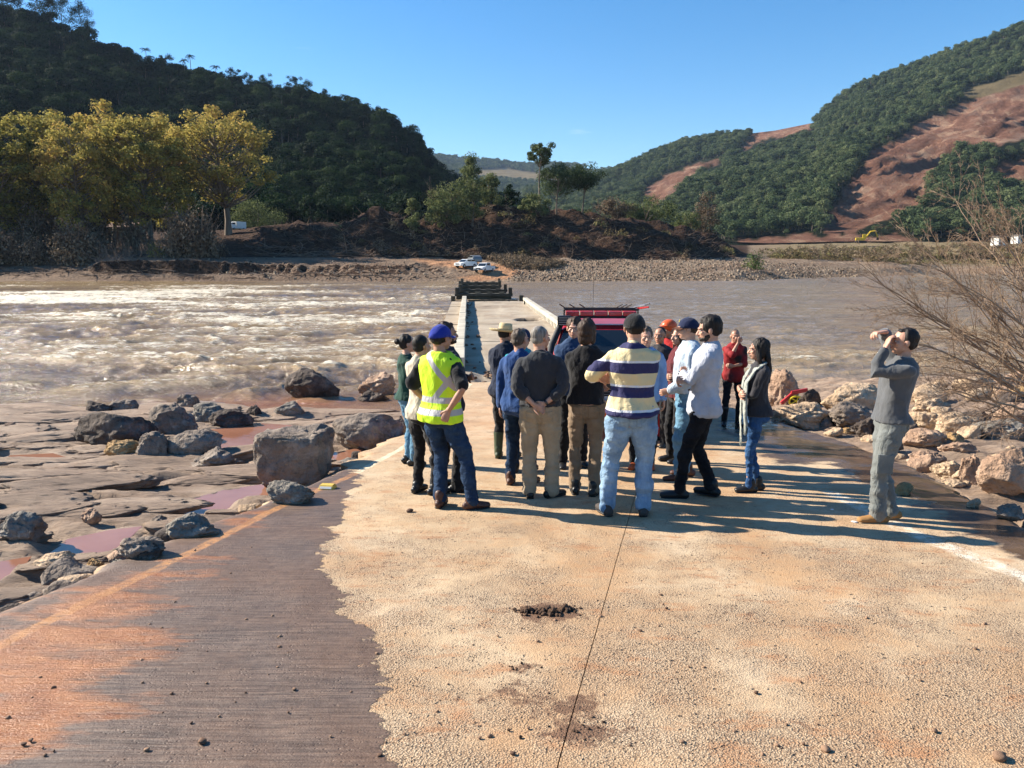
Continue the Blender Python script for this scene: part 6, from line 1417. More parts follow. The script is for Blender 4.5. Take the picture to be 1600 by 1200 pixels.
    # ---- trousers
    pm, pw = pants['m'], pants.get('w', 1.0); ph = pants.get('top', 1.0)
    parts = [rings(.008, .80, 1.02 if (shirt and shirt.get('tuck')) else .93)]
    for s in (-1, 1): parts.append(ellipsoid(T((s*.078, -.052, .885)), (.082*G_, .068*G_, .092)))
    for (hj, kn, an, ft) in Lg:
        k = pw*(1+(G_-1)*.55); cf = pants.get('cuff', 0.0); e = an.lerp(kn, pants.get('crop', 0.0))
        parts.append(tube([hj+Vector((0, 0, .04)), hj.lerp(kn, .3), hj.lerp(kn, .7), kn, kn.lerp(e, .35), kn.lerp(e, .75), e+Vector((0, 0, -.012-cf))], [.100*k, .094*k, .076*k, .064*k, .062*k, .058*k*pants.get('hemw', 1), .060*k*pants.get('hemw', 1)], 16))
    TR = child('trousers', parts, .0110, pm, .012, 8, 2, seed=sd+3, stretch=(1, 1, 1.5), ridge=.30)
    # ---- shoes
    sm_, kind = shoes['m'], shoes.get('k', 'shoe')
    for (hj, kn, an, ft) in Lg:
        f = Vector((-math.sin(ft), math.cos(ft), 0)); r_ = Vector((f.y, -f.x, 0)); a0 = an-Vector((0, 0, .088)); zup = Vector((0, 0, 1)); q = .92 if female else 1.0
        pts = [tube([a0-f*.065+zup*.045, a0+f*.0+zup*.050, a0+f*.09+zup*.040, a0+f*.155*q+zup*.034], [(.038, .040), (.043, .045), (.048, .034), (.040, .026)], 14, r_), tube([a0+zup*.05-f*.02, a0-f*.018+zup*(.135 if kind != 'shoe' else .10)], [.050, .046], 12)]
        if kind == 'tall': pts.append(tube([a0+zup*.06-f*.015, an.lerp(kn, .35), an.lerp(kn, .62)], [.052, .060, .068], 14))
        up = child('boot' if kind != 'shoe' else 'shoe', pts, .008, sm_, .002, 20, 2, seed=9)
        sp_ = [tube([a0-f*.068+zup*.012, a0+zup*.012, a0+f*.09+zup*.012, a0+f*.16*q+zup*.013], [(.040, .013), (.043, .013), (.051, .013), (.042, .012)], 14, r_)]
        v, ff, n = remesh(sp_, .008, 1); link('sole', mesh('sole', v*sc, ff, shoes.get('sole', m_black)), up)
    # ---- hair
    kind, hm = hair[:2]
    X = []
    if kind in ('short', 'crop', 'full', 'long', 'bob', 'bun'):
        g_ = {'crop': .002, 'short': .006, 'full': .015, 'long': .015, 'bob': .016, 'bun': .012}[kind]
        X = [E((0, -.024, .040), (.0755*fw+g_, .088+g_, .084+g_)), E((0, -.050, -.005), (.066*fw+g_, .056+g_, .055+g_))]
        if kind in ('full', 'short'): X.append(E((0, .028, .094), (.052, .036, .020+g_*.8)))
    if hat: X = [E((0, -.024, .016), (.0785*fw, .092, .074)), E((0, -.050, -.005), (.066*fw+g_, .056+g_, .055+g_))]
    if kind == 'bob': X += [E((s*.055, -.02, -.03), (.035, .050, .085)) for s in (-1, 1)]+[E((0, -.065, -.045), (.070, .042, .085))]
    if kind == 'long':
        ext = hair[2] if len(hair) > 2 else .30
        X += [E((s*.058, -.012, -.02), (.028, .052, .085)) for s in (-1, 1)]
        for s in (-.7, -.25, .25, .7): X.append(tube([HF(s*.07, -.065, .02), HF(s*.09, -.085, -.10), HF(s*.10, -.098, -.10-ext*.5), HF(s*.085, -.09, -.10-ext)], [(.038, .030), (.040, .030), (.034, .024), (.018, .012)], 10, HF.M @ Vector((1, 0, 0))))
        X.append(tube([HF(.06, .03, .05), HF(.078, .01, -.08), HF(.085, .02, -.08-ext*.55)], [.022, .026, .012], 8)); X.append(tube([HF(-.06, .03, .05), HF(-.078, .01, -.08), HF(-.085, .0, -.08-ext*.55)], [.022, .026, .012], 8))
    if kind == 'bun': X.append(E((0, -.135, .045), (.042, .042, .040)))
    if X: child('hair', X, .006, hm, .007 if kind not in ('crop',) else .0015, 30, 2, seed=sd, stretch=(1, 1, .35))
    if beard: child('beard', [E((0, .046, -.074), (.053, .054, .030)), E((0, .086, -.080), (.022, .016, .018)), E((0, .100, -.045), (.022, .008, .005)), E((.050, .026, -.050), (.012, .030, .028)), E((-.050, .026, -.050), (.012, .030, .028))], .005, hm, .002, 60, 1)
    for s in (-1, 1): pass
    v, f = E((.031, .094, .024), (.017, .004, .0032)); v2, f2 = E((-.031, .094, .024), (.017, .004, .0032)); mb = MB(); mb.add([q*sc for q in v], f); mb.add([q*sc for q in v2], f2); link('eyebrows', mesh('eyebrows', mb.v, mb.f, hm), o)
    # ---- headgear
    if hat:
        k, hm_ = hat[0], hat[1]
        if k == 'cap':
            Vc = []; n = 26; m = 8; bk = hat[2] if len(hat) > 2 else 1
            for sh_ in (1.0, .955):
                for j in range(m):
                    a = math.pi/2*j/(m-1)*.985
                    for i in range(n): t = 2*math.pi*i/n; Vc.append(HF((.092*sh_)*math.cos(a)*math.cos(t), -.014+.113*sh_*math.cos(a)*math.sin(t), .012+.112*sh_*math.sin(a)**.9-.018*math.cos(a)*(math.sin(t) < 0)*abs(math.sin(t)))*sc)
            Fc = [(j*n+i, j*n+(i+1) % n, (j+1)*n+(i+1) % n, (j+1)*n+i) for j in range(m-1) for i in range(n)]+[tuple((m-1)*n+i for i in range(n))]
            q = m*n; Fc += [(q+j*n+i, q+(j+1)*n+i, q+(j+1)*n+(i+1) % n, q+j*n+(i+1) % n) for j in range(m-1) for i in range(n)]+[tuple(q+(m-1)*n+i for i in range(n-1, -1, -1))]+[(i, q+i, q+(i+1) % n, (i+1) % n) for i in range(n)]
            cp_ = link('cap', mesh('cap', [tuple(v) for v in Vc], Fc, hm_), o); mb = MB()
            P = []; 
            for r0, z0 in ((0, 0), (1, 0)):
                pass
            nB = 11; top_ = []; 
            for j in range(4):
                for i in range(nB):
                    t = (i/(nB-1)-.5)*2; x = t*.072*(1-.06*j); y = .086-.034*t*t+(j/3)*.078*(1-.45*t*t); z = .024-.016*t*t-.012*(j/3)**1.5; top_.append((x, y, z))
            Vb = [HF(x, y, z+.003)*sc for x, y, z in top_]+[HF(x, y, z-.001)*sc for x, y, z in top_]; N4 = 4*nB
            Fb = [(j*nB+i, j*nB+i+1, (j+1)*nB+i+1, (j+1)*nB+i) for j in range(3) for i in range(nB-1)]; Fb += [tuple(N4+i for i in reversed(f)) for f in Fb]
            loop = [i for i in range(nB)]+[j*nB+nB-1 for j in range(1, 4)]+[3*nB+i for i in range(nB-2, -1, -1)]+[j*nB for j in range(2, 0, -1)]
            Fb += [(loop[i], loop[(i+1) % len(loop)], N4+loop[(i+1) % len(loop)], N4+loop[i]) for i in range(len(loop))]
            link('brim', mesh('brim', [tuple(v) for v in Vb], Fb, hat[3] if len(hat) > 3 else hm_), cp_)
            mb = MB(); mb.ell(HF(0, -.014, .125)*sc, (.006, .006, .004)); link('button', mesh('button', mb.v, mb.f, hm_), cp_)
            if len(hat) > 4:
                tcv = bpy.data.curves.new('lettering', 'FONT'); tcv.body = hat[4]; tcv.size = .034*sc; tcv.extrude = .0012; tcv.align_x = 'CENTER'; tcv.align_y = 'CENTER'; tcv.materials.append(hat[5])
                t0 = link('t', tcv); lm = bpy.data.meshes.new_from_object(t0.evaluated_get(DG())); bpy.data.objects.remove(t0); to = link('lettering', lm, cp_); nrm = HF.M @ Vector((0, .93, .37)).normalized(); upv = HF.M @ Vector((0, -.37, .93)); to.matrix_local = Matrix((( *(-(HF.M @ Vector((1, 0, 0)))), 0), (0, 0, 0, 0), (0, 0, 0, 0), (0, 0, 0, 1)))
                X3 = -(HF.M @ Vector((1, 0, 0))); Mx = Matrix((X3, upv, nrm)).transposed().to_4x4(); Mx.translation = HF(0, .080, .088)*sc+nrm*.004; to.matrix_local = Mx
        if k == 'straw':
            n = 30; prof = [(.205, .044, .016), (.175, .030, .0), (.110, .028, 0), (.088, .040, 0), (.086, .080, 0), (.080, .128, 0), (.060, .140, 0), (.0, .122, 0)]; Vc = []; 
            for th_ in (0, -.004):
                for (r, z, c) in prof:
                    for i in range(n): t = 2*math.pi*i/n; Vc.append(HF(r*.92*math.cos(t), -.012+r*1.1*math.sin(t), z+th_+c*abs(math.cos(t))+(.0 if r > .1 else 0))*sc)
            m = len(prof); Fc = [(j*n+i, j*n+(i+1) % n, (j+1)*n+(i+1) % n, (j+1)*n+i) for j in range(m-1) for i in range(n)]; q = m*n; Fc += [tuple(q+a for a in reversed(f)) for f in Fc]; Fc += [(i, q+i, q+(i+1) % n, (i+1) % n) for i in range(n)]
            hh_ = link('straw_hat', mesh('straw_hat', [tuple(v) for v in Vc], Fc, hm_), o)
            Vc = [HF(.0835*math.cos(2*math.pi*i/n)*(1-.0*k_), -.012+.099*math.sin(2*math.pi*i/n), .040+.022*k_)*sc for k_ in (0, 1) for i in range(n)]; link('hat_band', mesh('hat_band', [tuple(v) for v in Vc], [(i, (i+1) % n, n+(i+1) % n, n+i) for i in range(n)], hat[2]), hh_)
        if k == 'helmet':
            child('helmet', [E((0, -.012, .048), (.102, .122, .094)), E((0, .06, .052), (.085, .075, .014))], .007, hm_, 0)
    ctx = dict(o=o, T=T, HF=HF, A=A, Lg=Lg, sc=sc, child=child, rings=rings, nb=nb, neck0=neck0, keep=keep_)
    if pants.get('pk'):
        for s in (-1, 1): patch(ctx, 'trousers', lambda q, s=s: (np.abs(q[:, 0]-hipx-s*.078) < .052) & (q[:, 1] < -.05) & (q[:, 2] > .80) & (q[:, 2] < .925+.02*0), 'back_pocket', pm, .0055)
        patch(ctx, 'trousers', lambda q: (np.abs(q[:, 0]-hipx) < .006*1.2) & (q[:, 1] < 0) & (q[:, 2] > .80), 'back_seam', pm, .004)
    if extra: extra(ctx)
    return o
def patch(ctx, src, pred, name, mat, off):
    """a pocket, seam or strip lying a few millimetres proud of the garment"""
    v, f, n = ctx['keep'][src]
    if not isinstance(f, np.ndarray): return
    m = pred(v)[f].all(1); f2 = f[m]
    if not len(f2): return
    u, inv_ = np.unique(f2, return_inverse=True); f3 = inv_.reshape(f2.shape); top = v[u]+n[u]*off; bot = v[u]-n[u]*.002; k = len(u)
    E = {}
    for q in f3.tolist():
        for i in range(4):
            a, b = q[i], q[(i+1) % 4]
            if (b, a) in E: del E[(b, a)]
            else: E[(a, b)] = 1
    side_ = np.array([(a, b, k+b, k+a) for a, b in E])[:, ::-1]
    link(name, mesh(name, np.concatenate([top, bot])*ctx['sc'], np.concatenate([f3, side_]), mat), ctx['o'])
def T_dir(T, v): v = Vector(v); return T(Vector((0, 0, 1.3))+v*.01)-T(Vector((0, 0, 1.3)))
ARM = {
 'down': [dict(w=(-.24, .03, .86), pole=(-.3, -1, 0), n=(1, 0, 0)), dict(w=(.24, .03, .86), pole=(.3, -1, 0), n=(-1, 0, 0))],
 'crossed': [dict(w=(.06, .215, 1.17), pole=(-.7, -.1, -.8), d=(1, .15, .25), n=(0, -1, .1), curl=.5), dict(w=(-.10, .225, 1.135), pole=(.7, -.1, -.8), d=(-1, .05, .25), n=(0, -1, .1), curl=.5)],
 'back': [dict(w=(-.045, -.175, .995), pole=(-1, -.15, .1), d=(.8, -.05, -.45), n=(.1, -1, 0), curl=.55), dict(w=(.055, -.165, 1.005), pole=(1, -.15, .1), d=(-.75, -.1, -.5), n=(0, 1, 0), curl=.75)],
 'front': [dict(w=(-.03, .20, .98), pole=(-1, -.3, 0), d=(.8, .1, -.4), n=(0, -1, 0), curl=.6), dict(w=(.03, .21, .97), pole=(1, -.3, 0), d=(-.8, .1, -.4), n=(0, -1, 0), curl=.6)]}
def arms_of(l, r): return [ARM[l][0] if isinstance(l, str) else l, ARM[r][1] if isinstance(r, str) else r]
def jeans(name, c, fade=None):
    m, nt, b, o = newmat(name); g = G(nt); co = g.coord('Object'); f = fade or tuple(min(1, x*1.9) for x in c)
    v = g.math('ADD', g.noise(co, 4.5, 5, .6), g.math('MULTIPLY', g.math('SUBTRACT', g.noise(g.coord('Object', (1, 1, .3)), 60, 4, .7), .5), .35)); g.l(g.ramp(v, [(.35, c), (.68, f)]), b.inputs['Base Color']); b.inputs['Roughness'].default_value = .9; b.inputs['Specular IOR Level'].default_value = .15
    bp_ = g.bump(g.noise(g.coord('Object', (1, 1, 1.4)), 10, 5, .6, 1.8), .7, .036); g.l(g.bump(g.noise(co, 300, 2), .2, .001, bp_), b.inputs['Normal']); return m
j_dark = jeans('dark_jeans', (.010, .022, .050), (.026, .055, .11)); j_lt = jeans('light_jeans', (.13, .22, .34), (.30, .42, .54)); j_mid = jeans('mid_jeans', (.07, .17, .27), (.17, .31, .42)); j_blue = jeans('bright_blue_jeans', (.022, .060, .15), (.06, .14, .29)); j_blk = jeans('black_jeans', (.008, .008, .010), (.022, .022, .026))
c_blk = cloth('black_cloth', (.010, .010, .012)); c_navy = cloth('navy_cloth', (.010, .016, .036)); c_gshirt = cloth('charcoal_cloth', (.032, .034, .040)); c_kh = cloth('khaki_cloth', [(.3, (.27, .205, .135)), (.7, (.40, .32, .22))]); c_kh2 = cloth('brown_khaki_cloth', [(.3, (.17, .115, .07)), (.7, (.27, .19, .125))])
c_blue = cloth('blue_shirt_cloth', (.018, .060, .19)); c_den = cloth('denim_shirt_cloth', (.018, .045, .105)); c_wht = cloth('white_shirt_cloth', (.43, .45, .51), soft=.7); c_wb = cloth('pale_blue_shirt_cloth', (.42, .50, .58), soft=.7); c_beige = cloth('beige_cloth', (.50, .43, .33)); c_grn = cloth('dark_green_knit', (.012, .055, .038)); c_red = cloth('red_uniform_cloth', (.36, .016, .016)); c_bur = cloth('burgundy_cloth', (.10, .012, .016)); c_gry = cloth('grey_knit', (.085, .088, .092), sheen=.3, soft=.35); c_cargo = cloth('grey_cargo_cloth', [(.3, (.115, .125, .12)), (.7, (.19, .20, .19))], soft=.8); c_tur = cloth('turquoise_cloth', (.02, .30, .36)); c_lb = cloth('light_blue_cloth', (.20, .32, .55)); c_dk = cloth('dark_grey_knit', (.035, .033, .038)); c_scarf = cloth('pale_grey_scarf_cloth', (.36, .38, .34), soft=.9)
s_brn = M('brown_leather', (.075, .030, .018), rough=.5, spec=.4, bump=.3); s_blk = M('black_leather', (.012, .012, .013), rough=.42, spec=.4); s_tan = M('tan_suede', (.30, .155, .055), rough=.85); s_tsole = M('tan_rubber', (.27, .18, .10), rough=.8); s_grn = M('green_rubber', (.05, .065, .035), rough=.5); s_org = M('orange_shoe', (.50, .10, .03), rough=.6)
cap_blue = cloth('royal_blue_cap_cloth', (.012, .030, .26)); cap_navy = cloth('navy_cap_cloth', (.010, .017, .055)); cap_blk = cloth('black_cap_cloth', (.012, .012, .013)); m_straw = M('straw', [(.3, (.46, .34, .17)), (.7, (.66, .53, .31))], scale=60, stretch=(1, 1, 4), rough=.85, bump=.5, bscale=120, bdist=.002); m_orh = M('orange_helmet', (.62, .10, .03), rough=.35); t_yel = M('yellow_thread', (.75, .60, .05), rough=.7)
m_belt = M('brown_belt_leather', (.06, .025, .014), rough=.5); m_watch = M('watch_black', (.01, .01, .012), rough=.2, spec=.8)
def stripes_mat():
    m, nt, b, o = newmat('striped_jersey'); g = G(nt); co = g.coord('Object'); sp_ = nt.nodes.new('ShaderNodeSeparateXYZ'); g.l(co, sp_.inputs[0])
    z = g.math('ADD', sp_.outputs[2], g.math('MULTIPLY', g.math('SUBTRACT', g.noise(co, 4, 2), .5), .02)); ph = g.math('FRACT', g.math('DIVIDE', g.math('SUBTRACT', z, .895), .2135))
    x = g.n('ValToRGB'); x.color_ramp.interpolation = 'CONSTANT'; e = x.color_ramp.elements
    for i, (p, c) in enumerate([(0, (.020, .020, .085)), (.40, (.66, .66, .68)), (.485, (.64, .53, .30)), (.965, (.020, .020, .085))]):
        if i > 1: e.new(.5)
        e[i].position = p; e[i].color = (*c, 1)
    g.l(ph, x.inputs[0]); c = g.mix(g.rng(z, 1.575, 1.58), x.outputs[0], (.64, .53, .30)); g.l(c, b.inputs['Base Color']); b.inputs['Roughness'].default_value = .85; g.l(g.bump(g.noise(g.coord('Object', (1, 1, .6)), 10, 5, .6, 1.8), .6, .03), b.inputs['Normal']); return m
def vest_mat():
    m, nt, b, o = newmat('hi_vis_fabric'); g = G(nt); co = g.coord('Object'); sp_ = nt.nodes.new('ShaderNodeSeparateXYZ'); g.l(co, sp_.inputs[0]); X, Yc, Z = sp_.outputs
    h1 = g.rng(g.math('ABSOLUTE', g.math('SUBTRACT', Z, 1.045)), .026, .028, 1, 0); h2 = g.rng(g.math('ABSOLUTE', g.math('SUBTRACT', Z, .935)), .026, .028, 1, 0)
    q = g.math('SUBTRACT', Z, 1.215); d1 = g.rng(g.math('ABSOLUTE', g.math('SUBTRACT', X, g.math('MULTIPLY', q, .85))), .032, .034, 1, 0); d2 = g.rng(g.math('ABSOLUTE', g.math('ADD', X, g.math('MULTIPLY', q, .85))), .032, .034, 1, 0)
    d = g.math('MULTIPLY', g.math('MAXIMUM', d1, d2), g.math('MULTIPLY', g.rng(Z, 1.04, 1.045), g.rng(Yc, -.02, -.01, 1, 0)))
    band = g.math('MAXIMUM', g.math('MAXIMUM', h1, h2), d); g.l(g.mix(band, (.58, .86, .015), (.42, .40, .38)), b.inputs['Base Color']); g.l(g.rng(band, 0, 1, .75, .45), b.inputs['Roughness'])
    g.l(g.bump(g.noise(g.coord('Object', (1, 1, .5)), 9, 5, .6, 1.8), .6, .03), b.inputs['Normal']); return m
def belt(ctx, z=1.005, mat=None, r=.014):
    G0 = ctx['rings'](.024, .985, 1.02); v, f, n = remesh([([T_ for T_ in ctx['rings'](.022, .99, 1.02)[0]], ctx['rings'](.022, .99, 1.02)[1])], .010, 1); link('belt', mesh('belt', v*ctx['sc'], f, mat or m_belt), ctx['o'])
def collar(ctx, mat, r0=.070, r1=.064):
    nb, nk = ctx['nb'], ctx['neck0']; HFm = ctx['HF']; n = 22; a = nk+Vector((0, 0, .0)); b = nk.lerp(nb, .58); ax = (b-a).normalized(); u = ax.orthogonal().normalized(); w_ = ax.cross(u); V = []
    for (c, r) in ((a, r0+.006), (b, r1), (b, r1-.006), (a, r0-.004)):
        for i in range(n): t = 2*math.pi*i/n; V.append((c+(u*math.cos(t)+w_*math.sin(t))*r)*ctx['sc'])
    link('collar', mesh('collar', [tuple(v) for v in V], [(j*n+i, j*n+(i+1) % n, (j+1)*n+(i+1) % n, (j+1)*n+i) for j in range(3) for i in range(n)], mat), ctx['o'])
def watch(ctx, i):
    A = ctx['A'][i]; W, el = A[2], A[1]; d = (W-el).normalized(); mb = MB(); mb.cyl((W-d*.03)*ctx['sc'], (W-d*.008)*ctx['sc'], .031*ctx['sc'], 16); n = (A[4]*-1).normalized(); link('watch', mesh('watch', mb.v, mb.f, m_watch), ctx['o'])
# ---------------------------------------------------------------- each person in the group
def vest_x(ctx):
    p = [ctx['rings'](.032, .86, flare=.020)]
    for a in ctx['A']: p.append(ellipsoid(a[0]-(a[0]-ctx['T']((0, -.014, 1.40))).normalized()*.030-Vector((0, 0, .004)), (.056, .072, .066)))
    v, f, n = remesh(p, .0105, 3); q = v*9; v = v+n*(fbm(q[:, 0], q[:, 1], q[:, 2]*.6, 3, 4)*.009)[:, None]; link('vest', mesh('vest', v*ctx['sc'], f, vest_mat()), ctx['o'])['label'] = 'fluorescent yellow vest with silver bands crossing on the back'
person('man in a fluorescent yellow vest and royal blue cap with a hand on his hip', 712, 795, 293, -28, [(-.16, -.02, 18), (.15, .05, -42)],
    [dict(w=(-.19, .10, .98), pole=(-1, -.5, 0), d=(.5, .6, -.5), n=(.5, -.8, 0), curl=.5), dict(w=(.17, -.155, .99), pole=(1, -.5, 0), d=(-.35, -.15, -.9), n=(-.2, 1, 0), curl=.6)], skin=TANN, hair=('short', H_BLK), shirt=dict(m=c_blk, sleeve=.42, hem=.86), pants=dict(pk=1, m=j_dark, w=1.03), shoes=dict(m=s_brn, k='boot'), girth=1.04, head=(-18, -4, 0), hipx=-.14, extra=vest_x, hat=('cap', cap_blue), knee=[(-.2, 1, 0), (.7, 1, 0)], twist=4)
person('woman in a dark green sweater and blue jeans with a black hair bun', 640, 726, 204, -70, [(-.09, 0, 0), (.09, .04, -10)], arms_of('crossed', 'crossed'), hair=('bun', H_BLK), shirt=dict(m=c_grn, hem=.90), pants=dict(m=j_mid), shoes=dict(m=s_blk), female=True, head=(-10, 5, 0))
person('man in a beige shirt and black trousers mostly hidden behind the fluorescent vest', 662, 772, 250, -40, [(-.10, 0, 12), (.12, .06, -20)], arms_of('crossed', 'crossed'), hair=('crop', H_BLK), shirt=dict(m=c_beige, collar=True), pants=dict(m=c_blk), shoes=dict(m=s_blk), girth=.98)
person('bearded man in a navy jacket with folded arms right behind the fluorescent vest', 700, 766, 264, -52, [(-.12, 0, 10), (.13, .03, -30)], arms_of('crossed', 'crossed'), skin=TANN, hair=('short', H_BRN), beard=True, shirt=dict(m=c_navy, th=.018, collar=True), pants=dict(m=c_blk), shoes=dict(m=s_blk, k='boot'), girth=1.03, head=(-12, 0, 0))
person('man in a straw hat, navy shirt and green rubber boots, leftmost of the middle group', 790, 716, 210, -18, [(-.10, 0, 10), (.10, .02, -12)], arms_of('front', 'front'), skin=TANN, hair=('crop', H_BLK), shirt=dict(m=c_navy, hem=.82, th=.022, collar=True), pants=dict(m=c_blk, crop=.4), shoes=dict(m=s_grn, k='tall'), girth=1.03, head=(-25, -8, 0), hat=('straw', m_straw, c_blk))
person('man in a navy cap and turquoise shirt just right of the straw hat', 817, 738, 226, -10, [(-.10, 0, 10), (.10, .02, -12)], arms_of('down', 'down'), skin=TANN, hair=('crop', H_BLK), shirt=dict(m=c_tur, collar=True), pants=dict(m=j_dark), shoes=dict(m=s_blk), head=(-10, 0, 0), hat=('cap', cap_navy))
person('man in a bright blue shirt with greying brown hair beside the charcoal shirt', 812, 757, 244, -20, [(-.10, -.03, 12), (.11, .04, -15)], arms_of('down', 'front'), hair=('short', H_GB), shirt=dict(m=c_blue, collar=True, hem=.80), pants=dict(m=j_dark), shoes=dict(m=s_brn, k='boot'), head=(-22, -3, 0), girth=1.05)
def gs_x(ctx): belt(ctx); watch(ctx, 1)
person('grey haired man in a charcoal shirt and khaki trousers clasping his hands behind his back', 843, 778, 270, -6, [(-.10, 0, 10), (.12, .03, -50)], arms_of('back', 'back'), hair=('crop', H_GRY), shirt=dict(m=c_gshirt, sleeve=.74, tuck=True, collar=True, cuff=True, th=.020, wr=.014), pants=dict(pk=1, m=c_kh, w=1.10, hemw=1.12), shoes=dict(m=s_blk), girth=1.14, head=(-38, 0, 0), extra=gs_x)
person('man in a denim blue shirt facing the camera before the red vehicle', 896, 744, 249, 188, [(-.12, 0, 8), (.12, .03, -12)], arms_of('crossed', 'crossed'), hair=('full', H_BRN), shirt=dict(m=c_den, collar=True), pants=dict(m=c_blk), shoes=dict(m=s_blk), head=(-20, -4, 0), Y=9.1)
person('man with chin long brown hair in a black sweater and brown khaki trousers', 912, 773, 274, -8, [(-.09, .03, 8), (.10, -.03, -14)], arms_of('crossed', dict(w=(.22, .20, 1.08), pole=(.5, -1, -.6), d=(-.4, 1, -.1), n=(-1, 0, 0), curl=.6)), hair=('bob', H_BRN), shirt=dict(m=c_blk, sleeve=.80, hem=.94, th=.016), pants=dict(pk=1, m=c_kh2, w=.97), shoes=dict(m=s_blk, k='boot'), head=(-10, -8, 0), hipx=.01)
person('tall man in a cream and navy striped jersey, black cap and light blue jeans', 980, 805, 318, -4, [(-.18, 0, 22), (.14, .02, -8)], [dict(w=(-.155, .20, 1.19), pole=(-.9, -.1, -.6), d=(-.5, -.65, .55), n=(.8, -.5, 0), curl=.25), dict(w=(-.21, .13, 1.16), pole=(.7, -.2, -.8), d=(-.65, -.55, .3), n=(1, 0, .2), curl=.35)], skin=LIGHT, hair=('crop', H_BLK), shirt=dict(m=stripes_mat(), sleeve=.44, hem=.90, collar=True, th=.016), pants=dict(pk=1, m=j_lt, w=1.16, hemw=.95), shoes=dict(m=M('dark_grey_suede', (.06, .05, .045), rough=.8), sole=s_blk), girth=1.12, head=(6, -4, 0), hat=('cap', cap_blk), hipx=.02)
person('man with dark grey hair and a light blue sleeve hidden behind the striped jersey', 1008, 742, 232, 165, [(-.1, 0, 8), (.1, .03, -8)], arms_of('down', 'front'), hair=('full', H_GB), shirt=dict(m=c_lb), pants=dict(m=c_blk), shoes=dict(m=s_org), head=(15, 0, 0), Y=9.0)
def br_x(ctx): pass
person('firefighter in an orange helmet and red jacket beyond the striped jersey', 1043, 690, 190, 120, [(-.1, 0, 8), (.1, .03, -8)], arms_of('down', 'down'), skin=TANN, hair=('crop', H_BLK), shirt=dict(m=c_red), pants=dict(m=c_red), shoes=dict(m=s_blk), hat=('helmet', m_orh), Y=11.2)
person('bareheaded dark haired man just left of the orange helmet', 1030, 700, 190, 150, [(-.1, 0, 8), (.1, .03, -8)], arms_of('down', 'down'), skin=TANN, hair=('crop', H_BLK), shirt=dict(m=c_dk), pants=dict(m=c_blk), shoes=dict(m=s_blk), Y=10.7)
person('woman with very long brown hair in a burgundy top behind the navy cap', 1056, 722, 212, 104, [(-.08, 0, 5), (.08, .04, -8)], arms_of('crossed', 'crossed'), hair=('long', H_BRN, .34), shirt=dict(m=c_bur), pants=dict(m=c_blk, w=.9), shoes=dict(m=s_blk, k='boot'), female=True, head=(10, 0, 0))
def nc_x(ctx): belt(ctx)
person('man in a navy cap with yellow lettering, pale blue shirt and blue jeans', 1068, 748, 254, 84, [(-.12, .06, 5), (.10, -.04, -8)], [dict(w=(-.16, .19, 1.00), pole=(-.5, -1, -.2), d=(.3, .9, -.4), n=(1, 0, 0), curl=.5), dict(w=(.20, .03, .92), pole=(.5, -1, 0))], hair=('crop', H_BRN), shirt=dict(m=c_wb, tuck=True, collar=True, th=.022), pants=dict(m=j_mid, w=.98), shoes=dict(m=s_brn, k='boot'), head=(0, -4, 0), girth=1.05, extra=nc_x, hat=('cap', cap_navy, 1, M('brown_cap_brim', (.12, .05, .03), rough=.9), 'NG', t_yel))
def wb_x(ctx): watch(ctx, 0)
person('bearded man in an untucked white shirt and black trousers with folded arms, in profile', 1090, 777, 288, 74, [(-.10, .17, 5), (.09, -.12, -22)], [dict(w=(.05, .235, 1.19), pole=(-.7, .1, -.8), d=(1, .0, .2), n=(0, -1, .1), curl=.5), dict(w=(-.10, .245, 1.14), pole=(.7, .1, -.8), d=(-1, .0, .25), n=(0, -1, .1), curl=.5)], skin=LIGHT, hair=('full', H_BLK), beard=True, shirt=dict(m=c_wht, sleeve=.86, hem=.83, collar=True, th=.015, wr=.016), pants=dict(m=j_blk, w=.96), shoes=dict(m=s_blk, k='boot'), girth=.98, lean=-3, head=(8, -10, 0), hipy=-.02, extra=wb_x)
def red_x(ctx):
    pass
person('man in a red and black rescue suit raising a hand to his face', 1146, 668, 154, 176, [(-.13, 0, 12), (.13, .02, -12)], [dict(w=(.05, .22, 1.12), pole=(-.7, -.1, -.8), d=(1, .1, .1), n=(0, -1, .1), curl=.6), dict(w=(-.02, .19, 1.53), pole=(.5, .3, -1), d=(-.35, .0, .95), n=(0, -1, 0), curl=.9)], skin=TANN, hair=('crop', H_GB), shirt=dict(m=M('dark_red_uniform', [(.35, (.012, .010, .012)), (.42, (.22, .012, .014)), (.7, (.26, .016, .018))], scale=2.2, detail=1, rough=.8), sleeve=.5, hem=.80), pants=dict(m=c_blk, w=.95, crop=.55), shoes=dict(m=s_blk, k='tall'), girth=1.05, Y=12.9)
